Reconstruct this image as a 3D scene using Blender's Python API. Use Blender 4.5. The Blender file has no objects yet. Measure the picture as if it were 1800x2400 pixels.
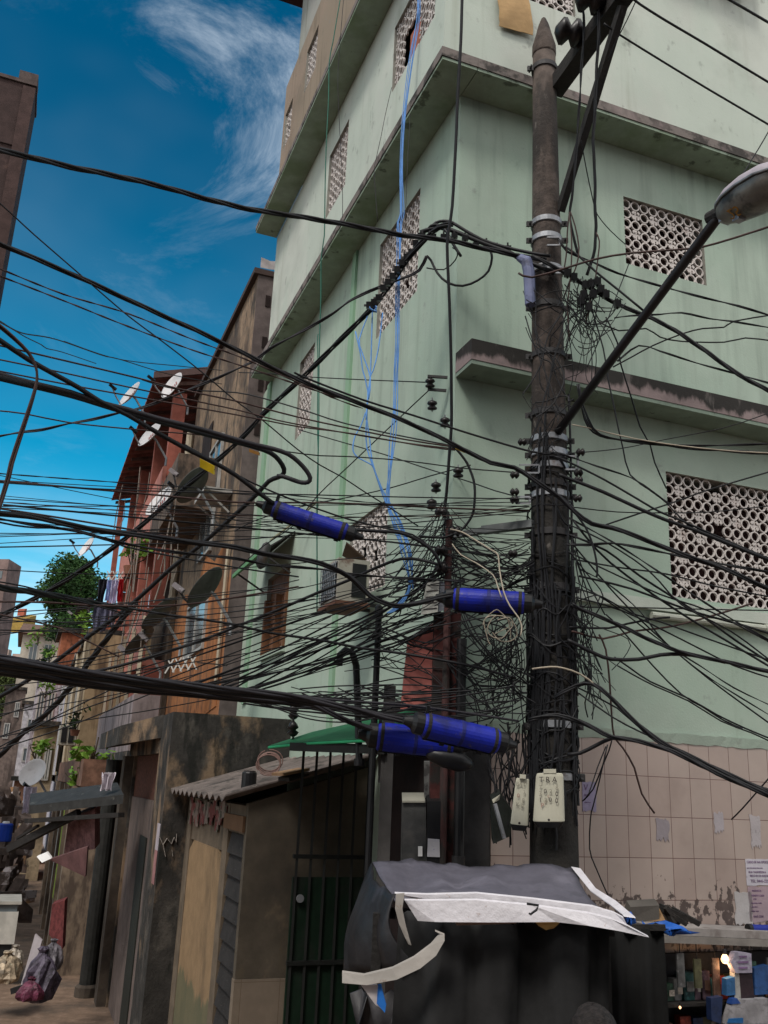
import bpy, math, random
from mathutils import Vector, Matrix
rnd = random.Random(7)
S = bpy.context.scene
COL = S.collection
V = Vector
# ------------------------------------------------------------------ camera
F = 2130.0; CX, CY = 900.0, 1200.0           # focal length and centre, in pixels of the 1800x2400 photo
PITCH = math.atan(640.5 / F); ROLL = math.atan(.0423)
zc = V((math.sin(ROLL)*math.cos(PITCH), math.cos(ROLL)*math.cos(PITCH), math.sin(PITCH)))
yc = (V((0, 0, 1)) - zc * zc.z).normalized()
xc = yc.cross(zc)
if xc.x < 0: xc = -xc
EYE = V((0, 0, 2.9))
RIGHT = V((xc.x, yc.x, zc.x)); UP = V((xc.y, yc.y, zc.y)); FWD = V((xc.z, yc.z, zc.z))
cam = bpy.data.cameras.new('camera'); camo = bpy.data.objects.new('camera', cam); COL.objects.link(camo)
camo.matrix_world = Matrix(((RIGHT.x, UP.x, -FWD.x, EYE.x), (RIGHT.y, UP.y, -FWD.y, EYE.y), (RIGHT.z, UP.z, -FWD.z, EYE.z), (0, 0, 0, 1)))
cam.sensor_fit = 'VERTICAL'; cam.sensor_height = 24; cam.lens = F / 2400 * 24; cam.clip_end = 2000; cam.clip_start = .05
S.camera = camo
def ray(x, y):
    c = V((x - CX, CY - y, F)); return V((c.dot(xc), c.dot(yc), c.dot(zc)))
def at(x, y, d):                              # the point seen at pixel x, y at horizontal distance d
    r = ray(x, y); return EYE + r * (d / math.hypot(r.x, r.y))
def atz(x, y, z):
    r = ray(x, y); return EYE + r * ((z - EYE.z) / r.z)
class Fr:                                     # a facade's own frame: along, outward, height
    def __init__(s, o, e, n): s.o, s.e, s.n = V((o[0], o[1], 0)), e, n
    def p(s, a, o, z): return s.o + s.e*a + s.n*o + V((0, 0, z))
    def hit(s, x, y, o=0.0):                  # pixel -> (along, height) on the plane at outward distance o
        r = ray(x, y); P = s.o + s.n*o; q = EYE + r*((P-EYE).dot(s.n)/r.dot(s.n)); return (q-s.o).dot(s.e), q.z
    def side(s, x, y, a):                     # pixel -> (outward, height) on the plane at along distance a
        r = ray(x, y); P = s.o + s.e*a; q = EYE + r*((P-EYE).dot(s.e)/r.dot(s.e)); return (q-s.o).dot(s.n), q.z
rd = ray(6791, 2090); rd = V((rd.x, rd.y, 0)).normalized()
nR = V((rd.y, -rd.x, 0)); nL = -rd; ld = -nR
R = Fr((.52, 6.61), rd, nR); L = Fr((.52, 6.61), ld, nL)
# ------------------------------------------------------------------ mesh helper
class MB:
    def __init__(s): s.v, s.f = [], []
    def quad(s, *p):
        b = len(s.v); s.v += [V(q) for q in p]; s.f.append(tuple(range(b, b+len(p)))); return s
    def hexa(s, p):                           # 8 corners: bottom four, top four
        b = len(s.v); s.v += [V(q) for q in p]
        for f in ((3,2,1,0),(4,5,6,7),(0,1,5,4),(1,2,6,5),(2,3,7,6),(3,0,4,7)): s.f.append(tuple(b+i for i in f))
        return s
    def fbox(s, fr, a0, a1, o0, o1, z0, z1):
        return s.hexa([fr.p(a0,o0,z0), fr.p(a1,o0,z0), fr.p(a1,o1,z0), fr.p(a0,o1,z0), fr.p(a0,o0,z1), fr.p(a1,o0,z1), fr.p(a1,o1,z1), fr.p(a0,o1,z1)])
    def obox(s, c, ux, uy, uz, sx, sy, sz):
        c = V(c); x, y, z = V(ux)*sx/2, V(uy)*sy/2, V(uz)*sz/2
        return s.hexa([c-x-y-z, c+x-y-z, c+x+y-z, c-x+y-z, c-x-y+z, c+x-y+z, c+x+y+z, c-x+y+z])
    def bar(s, a, b, w, h=None, up=V((0,0,1))):
        a, b = V(a), V(b); d = (b-a).normalized(); n = d.cross(up)
        if n.length < 1e-3: n = d.cross(V((1,0,0)))
        n.normalize(); return s.obox((a+b)/2, d, n, n.cross(d), (b-a).length, w, h or w)
    def tube(s, pts, r, n=6, cap=True):
        pts = [V(p) for p in pts]; m = len(pts)
        if m < 2: return s
        b0 = len(s.v); d = (pts[1]-pts[0]).normalized(); u = d.orthogonal().normalized()
        for i, p in enumerate(pts):
            t = (pts[min(i+1, m-1)] - pts[max(i-1, 0)])
            if t.length < 1e-9: t = d.copy()
            t.normalize(); u = u - t*u.dot(t)
            if u.length < 1e-6: u = t.orthogonal()
            u.normalize(); w = t.cross(u); ri = r[i] if isinstance(r, (list, tuple)) else r
            for k in range(n):
                a = 2*math.pi*k/n; s.v.append(p + (u*math.cos(a) + w*math.sin(a))*ri)
        for i in range(m-1):
            for k in range(n):
                a, b = b0+i*n+k, b0+i*n+(k+1) % n; s.f.append((a, b, b+n, a+n))
        if cap:
            s.f.append(tuple(b0+k for k in range(n-1, -1, -1))); s.f.append(tuple(b0+(m-1)*n+k for k in range(n)))
        return s
    def lathe(s, o, ax, prof, n=16, ref=None):  # prof: (radius, height along axis)
        o, ax = V(o), V(ax).normalized(); u = (V(ref) - ax*V(ref).dot(ax)).normalized() if ref else ax.orthogonal().normalized(); w = ax.cross(u); b0 = len(s.v)
        for r, h in prof:
            for k in range(n):
                a = 2*math.pi*k/n; s.v.append(o + ax*h + (u*math.cos(a)+w*math.sin(a))*max(r, 1e-4))
        for i in range(len(prof)-1):
            for k in range(n):
                a, b = b0+i*n+k, b0+i*n+(k+1) % n; s.f.append((a, b, b+n, a+n))
        s.f.append(tuple(b0+k for k in range(n-1, -1, -1))); s.f.append(tuple(b0+(len(prof)-1)*n+k for k in range(n)))
        return s
    def plate(s, pts, off):                   # a flat outline given a thickness
        pts = [V(p) for p in pts]; off = V(off); n = len(pts); b = len(s.v); s.v += pts + [p+off for p in pts]
        s.f.append(tuple(b+i for i in range(n))); s.f.append(tuple(b+n+i for i in range(n-1, -1, -1)))
        for i in range(n): j = (i+1) % n; s.f.append((b+j, b+i, b+n+i, b+n+j))
        return s
    def sheet(s, grid, th=0.0, n=None):       # grid of points -> surface, with thickness th along n
        h, w = len(grid), len(grid[0]); b = len(s.v)
        for row in grid: s.v += [V(p) for p in row]
        for i in range(h-1):
            for j in range(w-1): a = b+i*w+j; s.f.append((a, a+1, a+w+1, a+w))
        if th:
            c = len(s.v); off = V(n)*th
            for row in grid: s.v += [V(p)+off for p in row]
            for i in range(h-1):
                for j in range(w-1): a = c+i*w+j; s.f.append((a, a+w, a+w+1, a+1))
            rim = [j for j in range(w)] + [i*w+w-1 for i in range(1, h)] + [(h-1)*w+j for j in range(w-2, -1, -1)] + [i*w for i in range(h-2, 0, -1)]
            for i in range(len(rim)):
                p, q = rim[i], rim[(i+1) % len(rim)]; s.f.append((b+q, b+p, c+p, c+q))
        return s
    def obj(s, name, mat, parent=None, smooth=False):
        me = bpy.data.meshes.new(name); me.from_pydata(s.v, [], s.f)
        if smooth: me.polygons.foreach_set('use_smooth', [True]*len(me.polygons))
        me.materials.append(mat); me.update()
        o = bpy.data.objects.new(name, me); COL.objects.link(o)
        if parent:
            o.parent = parent
            if parent.type == 'EMPTY': o.matrix_parent_inverse = Matrix.Translation(-parent.location)
        return o
def tag(o, label=None, cat=None, group=None, kind=None):
    for k, x in (('label', label), ('category', cat), ('group', group), ('kind', kind)):
        if x: o[k] = x
    return o
def thing(name, label, cat, loc=(0,0,0), group=None):
    o = bpy.data.objects.new(name, None); o.empty_display_size = .1; o.location = loc; COL.objects.link(o)
    return tag(o, label, cat, group)
def copy_tree(o, parent=None):
    c = o.copy(); COL.objects.link(c); c.parent = parent
    for ch in [x for x in bpy.data.objects if x.parent == o]: copy_tree(ch, c)
    return c
# ------------------------------------------------------------------ materials
def N(t, kind, **kw):
    n = t.nodes.new(kind)
    for k, x in kw.items(): setattr(n, k, x)
    return n
def ln(t, a, b): t.links.new(a, b)
def mat(name, col, rough=.8, stains=(), var=.12, vscale=6, bump=.15, bscale=30, metal=0, spec=.3, extra=None, transm=0):
    m = bpy.data.materials.new(name); m.use_nodes = True; t = m.node_tree; b = t.nodes['Principled BSDF']
    b.inputs['Roughness'].default_value = rough; b.inputs['Metallic'].default_value = metal
    b.inputs['Specular IOR Level'].default_value = spec
    g = N(t, 'ShaderNodeNewGeometry'); pos = g.outputs['Position']
    def noise(scale, stretch=(1,1,1), det=6, rg=.6):
        mp = N(t, 'ShaderNodeMapping'); mp.inputs['Scale'].default_value = stretch; ln(t, pos, mp.inputs[0])
        n = N(t, 'ShaderNodeTexNoise'); n.inputs['Scale'].default_value = scale; n.inputs['Detail'].default_value = det; n.inputs['Roughness'].default_value = rg
        ln(t, mp.outputs[0], n.inputs['Vector']); return n.outputs[0]
    def rng(x, a, b_, c=0., d=1.):
        r = N(t, 'ShaderNodeMapRange'); r.interpolation_type = 'SMOOTHSTEP'; ln(t, x, r.inputs[0])
        for i, q in enumerate((a, b_, c, d)): r.inputs[i+1].default_value = q
        return r.outputs[0]
    def mix(f, A, B, blend='MIX'):
        x = N(t, 'ShaderNodeMix', data_type='RGBA', blend_type=blend)
        for i, q in ((0, f), (6, A), (7, B)):
            if hasattr(q, 'is_linked'): ln(t, q, x.inputs[i])
            else: x.inputs[i].default_value = q if i == 0 else (*q[:3], 1)
        return x.outputs[2]
    def math_(op, a, c=None):
        x = N(t, 'ShaderNodeMath', operation=op)
        for i, q in enumerate((a, c)):
            if q is None: continue
            if hasattr(q, 'is_linked'): ln(t, q, x.inputs[i])
            else: x.inputs[i].default_value = q
        return x.outputs[0]
    def along(d):
        x = N(t, 'ShaderNodeVectorMath', operation='DOT_PRODUCT'); ln(t, pos, x.inputs[0]); x.inputs[1].default_value = d; return x.outputs['Value']
    c = None
    if extra: c = extra(t, along, mix, noise, rng)
    if c is None:
        c = N(t, 'ShaderNodeRGB').outputs[0]; c.default_value = (*col, 1)
    if var:
        c = mix(1.0, c, mix(rng(noise(vscale), .3, .7), (1-var,)*3, (1+var,)*3), 'MULTIPLY')
    for s in stains:                          # (colour, scale, stretch, lo, hi, strength[, z0, z1])
        f = noise(s[1], s[2])
        if len(s) > 6:                        # weathering that creeps from an edge: the noise is biased by height
            f = math_('ADD', f, rng(along(s[9] if len(s) > 9 else (0,0,1)), s[6], s[7], -.35, s[8] if len(s) > 8 else .35))
        c = mix(rng(f, s[3], s[4], 0., s[5]), c, s[0])
    ln(t, c, b.inputs['Base Color'])
    if bump:
        bp = N(t, 'ShaderNodeBump'); bp.inputs['Strength'].default_value = bump; bp.inputs['Distance'].default_value = .02
        ln(t, noise(bscale, det=4), bp.inputs['Height']); ln(t, bp.outputs[0], b.inputs['Normal'])
    if transm:
        b.inputs['Transmission Weight'].default_value = transm
    return m
def emat(name, col, st):
    m = bpy.data.materials.new(name); m.use_nodes = True; b = m.node_tree.nodes['Principled BSDF']
    b.inputs['Emission Color'].default_value = (*col, 1); b.inputs['Emission Strength'].default_value = st; return m
GREYMOLD = (.07,.075,.065); DARK = (.025,.024,.022)
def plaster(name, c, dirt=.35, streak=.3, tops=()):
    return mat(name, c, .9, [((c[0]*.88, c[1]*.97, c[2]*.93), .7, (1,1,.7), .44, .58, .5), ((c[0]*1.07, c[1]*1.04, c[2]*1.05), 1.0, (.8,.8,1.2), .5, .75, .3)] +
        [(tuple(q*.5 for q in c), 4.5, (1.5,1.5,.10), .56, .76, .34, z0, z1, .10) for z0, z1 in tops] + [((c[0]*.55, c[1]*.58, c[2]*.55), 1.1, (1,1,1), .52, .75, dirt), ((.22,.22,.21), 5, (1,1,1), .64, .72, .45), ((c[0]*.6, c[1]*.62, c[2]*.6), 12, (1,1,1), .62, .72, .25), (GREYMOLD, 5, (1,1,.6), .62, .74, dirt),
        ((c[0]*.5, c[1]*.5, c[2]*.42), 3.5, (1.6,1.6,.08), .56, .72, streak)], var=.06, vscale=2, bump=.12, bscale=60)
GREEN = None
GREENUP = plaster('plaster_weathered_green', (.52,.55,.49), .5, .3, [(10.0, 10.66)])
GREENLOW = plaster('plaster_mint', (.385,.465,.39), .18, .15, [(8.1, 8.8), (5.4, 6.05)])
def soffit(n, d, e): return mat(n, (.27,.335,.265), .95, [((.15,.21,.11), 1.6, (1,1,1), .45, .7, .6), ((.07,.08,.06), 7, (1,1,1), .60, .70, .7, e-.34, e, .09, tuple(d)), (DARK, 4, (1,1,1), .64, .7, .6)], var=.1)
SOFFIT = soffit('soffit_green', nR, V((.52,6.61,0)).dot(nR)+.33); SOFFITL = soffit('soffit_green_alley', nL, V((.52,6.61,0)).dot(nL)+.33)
FASCIA = mat('fascia_mouldy', (.21,.18,.165), .95, [(DARK, 6, (1,1,1), .45, .6, .85), ((.34,.27,.26), 3, (1,1,1), .55, .7, .6)], var=.2)
SLABEDGE = mat('slab_edge_weathered', (.25,.195,.19), .95, [(DARK, 4, (1,1,.35), .42, .56, .97, 5.93, 6.34), ((.18,.16,.15), 9, (1,1,.3), .55, .7, .6)], var=.15)
TAN = plaster('plaster_tan', (.29,.22,.165), .7, .7)
GREYPL = plaster('plaster_raw_grey', (.34,.33,.30), .6, .7)
COBOGO = mat('cobogo_white', (.62,.57,.54), .85, [((.30,.2,.17), 8, (1,1,1), .55, .75, .5)], var=.1)
MAROON = mat('maroon_inside', (.022,.006,.005), .9, var=.3)  # near-black maroon paints in the darkness of unlit rooms
REVEAL = mat('reveal_grey', (.27,.26,.23), .9, [(DARK, 5, (1,1,1), .55, .75, .5)])
WOOD = mat('wood_brown', (.17,.075,.035), .7, [((.05,.025,.015), 5, (6,6,.4), .5, .7, .7)], var=.25)
GLASS = mat('window_glass_dark', (.10,.12,.13), .12, var=.1, bump=0, spec=.6)
WHITE = mat('white_paint', (.75,.74,.73), .6, [((.4,.36,.33), 6, (1,1,1), .6, .8, .5)], var=.05)
CONC = mat('pole_concrete', (.080,.062,.053), .9, [((.026,.022,.02), 4, (1,1,.3), .46, .6, .85), (DARK, 3, (1,1,.5), .42, .58, .9, 6.3, 4.2), ((.2,.18,.16), 14, (1,1,.5), .62, .72, .5)], var=.3, vscale=14, bump=.5, bscale=40)
STEEL = mat('galvanised_steel', (.30,.31,.33), .5, [((.12,.08,.06), 12, (1,1,1), .55, .7, .7)], metal=.4, var=.2)
DARKSTEEL = mat('dark_steel', (.035,.033,.034), .6, [((.10,.05,.03), 9, (1,1,1), .58, .7, .5)], var=.3)
TIMBER = mat('timber_black', (.022,.02,.019), .8, [((.06,.05,.045), 8, (1,1,1), .55, .75, .6)], bump=.4)
PVC = mat('cable_black', (.010,.010,.012), .55, var=.3, bump=0, spec=.3)
PVCG = mat('cable_faded_black', (.024,.022,.026), .55, var=.3, bump=0, spec=.3)
PVCB = mat('cable_brown', (.055,.03,.026), .6, var=.3, bump=0)
BLUEW = mat('cable_blue', (.10,.27,.62), .5, var=.2, bump=0)
GREENW = mat('cord_green', (.02,.13,.09), .6, var=.2, bump=0)
TANW = mat('cable_beige', (.36,.31,.24), .6, var=.2, bump=0)
SLEEVE = mat('sleeve_blue', (.006,.016,.30), .5, [((.05,.045,.10), 16, (1,1,1), .57, .68, .7), ((.006,.008,.04), 3, (1,1,1), .46, .62, .75), ((.12,.10,.10), 30, (1,1,1), .66, .7, .6)], var=.15, bump=.12, bscale=60, spec=.35)
BLACKP = mat('plastic_black', (.014,.014,.015), .4, var=.3, bump=.05)
CERAM = mat('insulator_black', (.016,.013,.013), .35, var=.2, bump=0)
CREAM = mat('box_cream', (.52,.50,.40), .55, [((.28,.22,.15), 9, (1,1,.6), .6, .76, .5)], var=.06, bump=.05)
INK = mat('ink_dark', (.05,.04,.04), .8, var=.3, bump=0)
INKP = mat('ink_purple', (.17,.10,.20), .8, var=.3, bump=0)
# ------------------------------------------------------------------ walls with openings
def wall(fr, o, a0, a1, z0, z1, holes=(), depth=.12):
    m = MB(); rs = []
    xs = sorted({a0, a1, *[h[i] for h in holes for i in (0, 1)]}); zs = sorted({z0, z1, *[h[i] for h in holes for i in (2, 3)]})
    for i in range(len(xs)-1):
        for j in range(len(zs)-1):
            cx, cz = (xs[i]+xs[i+1])/2, (zs[j]+zs[j+1])/2
            if any(h[0] < cx < h[1] and h[2] < cz < h[3] for h in holes): continue
            m.quad(fr.p(xs[i], o, zs[j]), fr.p(xs[i+1], o, zs[j]), fr.p(xs[i+1], o, zs[j+1]), fr.p(xs[i], o, zs[j+1]))
    for h in holes:
        r = MB(); rs.append(r); c = [(h[0], h[2]), (h[1], h[2]), (h[1], h[3]), (h[0], h[3])]
        for k in range(4):
            p, q = c[k], c[(k+1) % 4]; r.quad(fr.p(p[0], o, p[1]), fr.p(q[0], o, q[1]), fr.p(q[0], o-depth, q[1]), fr.p(p[0], o-depth, p[1]))
    return m, rs
def cobogo(parent, fr, o, h, s=.1, skip=None):
    """a window of pierced blocks: rings, and a cross where four blocks meet"""
    a0, a1, z0, z1 = h; w = thing('cobogo_window', None, None); w.parent = parent; w.matrix_parent_inverse = Matrix.Translation(-parent.location)
    nx = max(2, round((a1-a0)/s)); nz = max(2, round((z1-z0)/s)); sx = (a1-a0)/nx; sz = (z1-z0)/nz
    m = MB(); od = o-.05; of = o-.03
    for i in range(nx):
        for j in range(nz):
            cx, cz = a0+(i+.5)*sx, z0+(j+.5)*sz
            if skip and skip(i, j, nx, nz) or rnd.random() < .012: continue
            if i % 2 and j % 2:
                m.fbox(fr, cx-sx*.5, cx+sx*.5, od, of-.004, cz-.009, cz+.009); m.fbox(fr, cx-.009, cx+.009, od, of-.002, cz-sz*.5, cz-.0095); m.fbox(fr, cx-.009, cx+.009, od, of-.002, cz+.0095, cz+sz*.5)
                for q in (-1, 1):
                    for k in (-1, 1): m.bar(fr.p(cx+q*.02, od+.02, cz+k*.02), fr.p(cx+q*sx*.36, od+.02, cz+k*sz*.36), .012, .03)
                continue
            n = 14; b = len(m.v); cx += rnd.gauss(0, .0016); cz += rnd.gauss(0, .0016); e_ = rnd.gauss(0, .006)
            for k in range(n):
                an = 2*math.pi*k/n; c, sn = math.cos(an), math.sin(an)
                for rr, oo in ((.50, of), (.385+e_, of), (.385+e_, od), (.50, od)): m.v.append(fr.p(cx+c*sx*rr, oo, cz+sn*sz*rr))
            for k in range(n):
                p, q = b+4*k, b+4*((k+1) % n)
                for e in range(4): f = (e+1) % 4; m.f.append((p+e, q+e, q+f, p+f))
    lat = m.obj('lattice', COBOGO); lat.parent = w; lat.matrix_parent_inverse = Matrix.Identity(4)
    bk = MB().fbox(fr, a0-.02, a1+.02, o-.32, o-.30, z0-.02, z1+.02).obj('dark_opening', MAROON); bk.parent = w  # solid dark panel stands in for the unlit interior behind the lattice
    for q in (lat, bk): q.matrix_parent_inverse = Matrix.Identity(4)
    return w
def sub(parent, o):
    o.parent = parent; o.matrix_parent_inverse = Matrix.Translation(-parent.location) if parent.type == 'EMPTY' and not parent.parent else Matrix.Identity(4); return o
# ------------------------------------------------------------------ ground
GROUND = mat('ground_dirt', (.20,.135,.095), .95, [((.09,.07,.055), 1.2, (1,1,1), .45, .65, .7), ((.30,.24,.19), 6, (1,1,1), .6, .72, .5)], var=.25, bump=.5, bscale=18)
PAVE = mat('pavement_concrete', (.20,.17,.15), .9, [((.08,.07,.06), 2, (1,1,1), .5, .7, .6)], var=.2)
tag(MB().quad((-400,-60,0), (400,-60,0), (400,600,0), (-400,600,0)).obj('ground', GROUND), kind='structure')
tag(MB().fbox(R, -.6, 9, .02, 1.1, .0, .13).obj('pavement', PAVE), kind='structure')
# ------------------------------------------------------------------ the green corner building
B = thing('apartment_building', 'pale green corner apartment building with pierced block windows and mouldy ledges', 'building', L.p(0, 0, 0))
RW = [(1.68, 2.58, 7.51, 8.22), (2.0, 3.6, 4.48, 5.57)]
LW = [(.86, 1.93, 7.27, 8.38), (4.27, 4.95, 7.21, 8.34), (1.38, 2.42, 4.6, 5.41), (4.70, 5.82, 4.46, 5.5)]
RU = [(.25, 1.0, 9.73, 10.4)]
LU = [(2.33, 3.05, 9.31, 10.2), (-.09, .93, 9.42, 10.21)]
LT = []
def add(name, m, material): return sub(B, m.obj(name, material))
lowL, rv1 = wall(L, 0, 0, 7.12, 0, 8.75, LW); lowR, rv2 = wall(R, 0, 0, 8, 3.33, 8.75, RW)
add('alley_wall', lowL, GREENLOW); add('street_wall', lowR, GREENLOW)
upL, rv3 = wall(L, .31, -.31, 5.66, 8.87, 10.65, LU); upR, rv4 = wall(R, .31, -.31, 8, 8.87, 12.6, RU)
add('upper_alley_wall', upL, GREENUP); add('upper_street_wall', upR, GREENUP)
for q in rv1+rv2+rv3+rv4: add('window_reveal', q, REVEAL)
core = MB().fbox(L, .36, 7.12, -8, -.36, .02, 12.5); core.fbox(L, 7.04, 7.115, -.36, -.002, .02, 8.74)
core.fbox(L, .06, 5.6, -7.9, -.06, 8.9, 12.4); core.fbox(L, 5.6, 5.655, -.02, .305, 8.9, 10.6); add('inner_core', core, GREYPL)
add('roof_slab', MB().fbox(L, -.2, 5.6, -8, .1, 12.62, 12.8), GREYPL)
# projecting slabs
add('ledge', MB().fbox(L, -.335, 6.6, 0, .335, 8.775, 8.868), FASCIA); add('ledge', MB().fbox(R, .002, 8, 0.002, .335, 8.775, 8.868), FASCIA)
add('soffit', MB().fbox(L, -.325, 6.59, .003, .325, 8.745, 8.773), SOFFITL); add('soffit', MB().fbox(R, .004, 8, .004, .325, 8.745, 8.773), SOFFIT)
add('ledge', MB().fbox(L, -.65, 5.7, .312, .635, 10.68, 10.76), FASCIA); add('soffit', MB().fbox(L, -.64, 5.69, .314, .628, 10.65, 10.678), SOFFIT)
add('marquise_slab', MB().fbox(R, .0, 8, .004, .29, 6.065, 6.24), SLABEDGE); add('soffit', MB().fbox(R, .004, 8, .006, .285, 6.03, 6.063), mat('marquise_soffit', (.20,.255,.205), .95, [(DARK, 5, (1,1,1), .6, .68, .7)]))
tl, rt = wall(L, .61, -.6, 4.5, 10.76, 12.3, [(2.9, 3.4, 11.3, 11.95), (4.02, 4.4, 11.15, 11.75)])
add('tan_storey_wall', tl, TAN); [add('window_reveal', q, REVEAL) for q in rt]
add('tan_storey_core', MB().fbox(L, -.5, 4.49, -3, .29, 10.77, 12.29), TAN)
add('rooftop_wall', MB().fbox(L, -.6, 4.12, -3, .56, 12.31, 13.75), GREYPL); add('roof', MB().fbox(L, -.8, 4.5, -3, 1.05, 13.76, 13.86), mat('roof_dark_tile', (.05,.02,.022), .9))
PIL = plaster('plaster_green_drip', (.26,.40,.28), .2, .4)
add('drip_band', MB().fbox(L, 2.66, 2.78, 0, .03, 3.3, 8.74), PIL); add('drip_band', MB().fbox(L, 6.55, 6.75, 0, .03, 3.9, 8.74), PIL)
for h in RW: cobogo(B, R, 0, h)
for h in LW[:3]: cobogo(B, L, 0, h)
cobogo(B, R, .31, RU[0])
cobogo(B, L, .31, LU[0]); cw = cobogo(B, L, .31, LU[1], skip=lambda i, j, nx, nz: nx*.35 < i < nx*.75 and j < nz*.62 and j > 0)
pl_ = MB().fbox(L, .27, .52, .2, .23, 9.47, 9.92); pl_.fbox(L, .36, .62, .235, .255, 9.44, 9.86)
o_ = pl_.obj('board', mat('board_red_brown', (.30,.10,.06), .8, var=.3)); o_.parent = cw
cobogo(B, L, .61, (2.9, 3.4, 11.3, 11.95), s=.09); cobogo(B, L, .61, (4.02, 4.4, 11.15, 11.75), s=.09)
# tiled dado, its cap, the moulding above
def tiles(t, along, mix, noise, rng):
    cb = N(t, 'ShaderNodeCombineXYZ'); ln(t, along(tuple(rd)), cb.inputs[0]); ln(t, along((0,0,1)), cb.inputs[1])
    mp = N(t, 'ShaderNodeMapping'); mp.inputs['Location'].default_value = (-(V((.52,6.61,0)).dot(rd)+1.29), -2.757, 0); ln(t, cb.outputs[0], mp.inputs[0])
    br = N(t, 'ShaderNodeTexBrick'); br.offset = 0; br.squash = 1; ln(t, mp.outputs[0], br.inputs['Vector'])
    for k, x in (('Scale', 1), ('Mortar Size', .0026), ('Mortar Smooth', .2), ('Brick Width', .1945), ('Row Height', .292), ('Bias', 0)): br.inputs[k].default_value = x
    br.inputs['Color1'].default_value = (.39,.30,.26,1); br.inputs['Color2'].default_value = (.43,.345,.30,1); br.inputs['Mortar'].default_value = (.10,.035,.03,1)
    return br.outputs[0]
TILE = mat('tile_beige', (1,1,1), .35, [((.055,.035,.03), 13, (1,1,.8), .58, .63, .92, 2.75, 2.05, .10), ((.50,.47,.46), 6, (1,1,1), .69, .73, .5, 2.8, 2.1, .03), ((.25,.18,.15), 2, (1,1,1), .55, .8, .4)], var=.08, vscale=1.5, bump=.03, spec=.45, extra=tiles)
add('tile_dado', MB().fbox(R, .34, 8, -.1, .012, 0, 3.31), TILE)
cap_ = MB(); rr = random.Random(3)
cap_.sheet([[R.p(.34+i*.06, .014 + (.012 if j else 0)+rr.random()*.006, 3.30+j*.075+rr.random()*.012) for i in range(128)] for j in range(2)], .02, -nR); add('dado_cap', cap_, GREENLOW)
add('corner_jamb', MB().fbox(R, -.002, .338, -.1, .006, 0, 3.31), mat('jamb_grey', (.05,.047,.047), .85, var=.3))
add('moulding', MB().fbox(R, .9, 8, .002, .05, 4.34, 4.43), GREENUP)
pp = MB().tube([R.p(1.75, .045, 4.295), R.p(3.0, .045, 4.30), R.p(3.05, .045, 4.30)], .028, 10); pp.tube([R.p(2.9, .045, 4.3), R.p(3.0, .045, 4.3)], .036, 10); add('pipe', pp, mat('pipe_offwhite', (.45,.47,.40), .5))
# the wooden window in the alley wall
wf = sub(B, MB().fbox(L, 4.70, 5.82, -.10, -.06, 5.2, 5.49).fbox(L, 4.70, 4.78, -.1, .03, 4.47, 5.2).fbox(L, 5.74, 5.82, -.1, .03, 4.47, 5.2).fbox(L, 5.22, 5.30, -.1, .02, 4.47, 5.2).obj('window', WOOD))
for a in (4.79, 5.31):
    sh = MB().fbox(L, a, a+.42, -.09, -.06, 4.5, 5.19)
    for k in range(4): sh.fbox(L, a+.05, a+.37, -.06, -.045, 4.55+k*.16, 4.65+k*.16)
    sub(wf, sh.obj('shutter', WOOD))
sub(wf, MB().fbox(L, 4.8, 5.72, -.14, -.11, 4.48, 5.2).obj('pane', GLASS)); sub(wf, MB().fbox(L, 4.68, 5.84, .001, .05, 4.40, 4.458).obj('sill', GREENLOW))
add('inside_dark', MB().fbox(L, 4.65, 5.86, -.33, -.3, 4.4, 5.52), MAROON)  # dark panel in place of the unlit room behind the window
aw = thing('window_awning', 'small dark awning with green edge over the wooden window', 'awning', L.p(5.2, 0, 5.6))
sub(aw, MB().plate([L.p(4.55, .01, 5.86), L.p(6.0, .01, 5.86), L.p(6.05, .42, 5.55), L.p(4.55, .42, 5.55)], (0,0,.02)).obj('sheet', DARKSTEEL))
sub(aw, MB().bar(L.p(4.53, .43, 5.545), L.p(6.07, .43, 5.545), .03, .05).obj('front_edge', mat('edge_green', (.12,.28,.13), .7)))
for a in (4.6, 5.95): sub(aw, MB().bar(L.p(a, .02, 5.35), L.p(a, .40, 5.56), .02).obj('bracket', DARKSTEEL))
lm = thing('wall_lamp', 'rusty lamp on a bent arm beside the window awning', 'lamp', L.p(4.2, 0, 5.7))
sub(lm, MB().tube([L.p(3.6, .02, 6.0), L.p(4.0, .2, 5.8), L.p(4.35, .36, 5.66)], .014).obj('arm', mat('arm_olive', (.28,.28,.19), .7)))
sub(lm, MB().lathe(L.p(4.4, .38, 5.64), (-.2,-.1,-1), [(.02,0),(.05,.03),(.075,.18),(.06,.3),(.02,.34)], 12).obj('lamp_head', DARKSTEEL, smooth=True))
# air conditioner hung in the alley wall
ac = thing('air_conditioner', 'boxy beige window air conditioner hung below the blue wires', 'air conditioner', L.p(1.6, 0, 4.4))
BEIGE = mat('casing_beige', (.36,.34,.29), .6, [((.14,.07,.05), 5, (1,1,1), .58, .7, .8)], var=.15)
sub(ac, MB().bar(L.p(1.5,.0,4.43), L.p(1.5,.2,4.43), .03).bar(L.p(1.75,0,4.43), L.p(1.75,.2,4.43), .03).obj('bracket', DARKSTEEL)); sub(ac, MB().fbox(L, 1.38, 1.86, .15, .44, 4.42, 4.80).obj('casing', BEIGE))
g = MB().fbox(L, 1.41, 1.83, .441, .446, 4.45, 4.77)
sub(ac, g.obj('grille_back', BLACKP)); g = MB()
for k in range(7): g.fbox(L, 1.40, 1.84, .447, .456, 4.455+k*.05, 4.463+k*.05)
for k in range(9): g.fbox(L, 1.41+k*.052, 1.417+k*.052, .457, .463, 4.45, 4.77)
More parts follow.
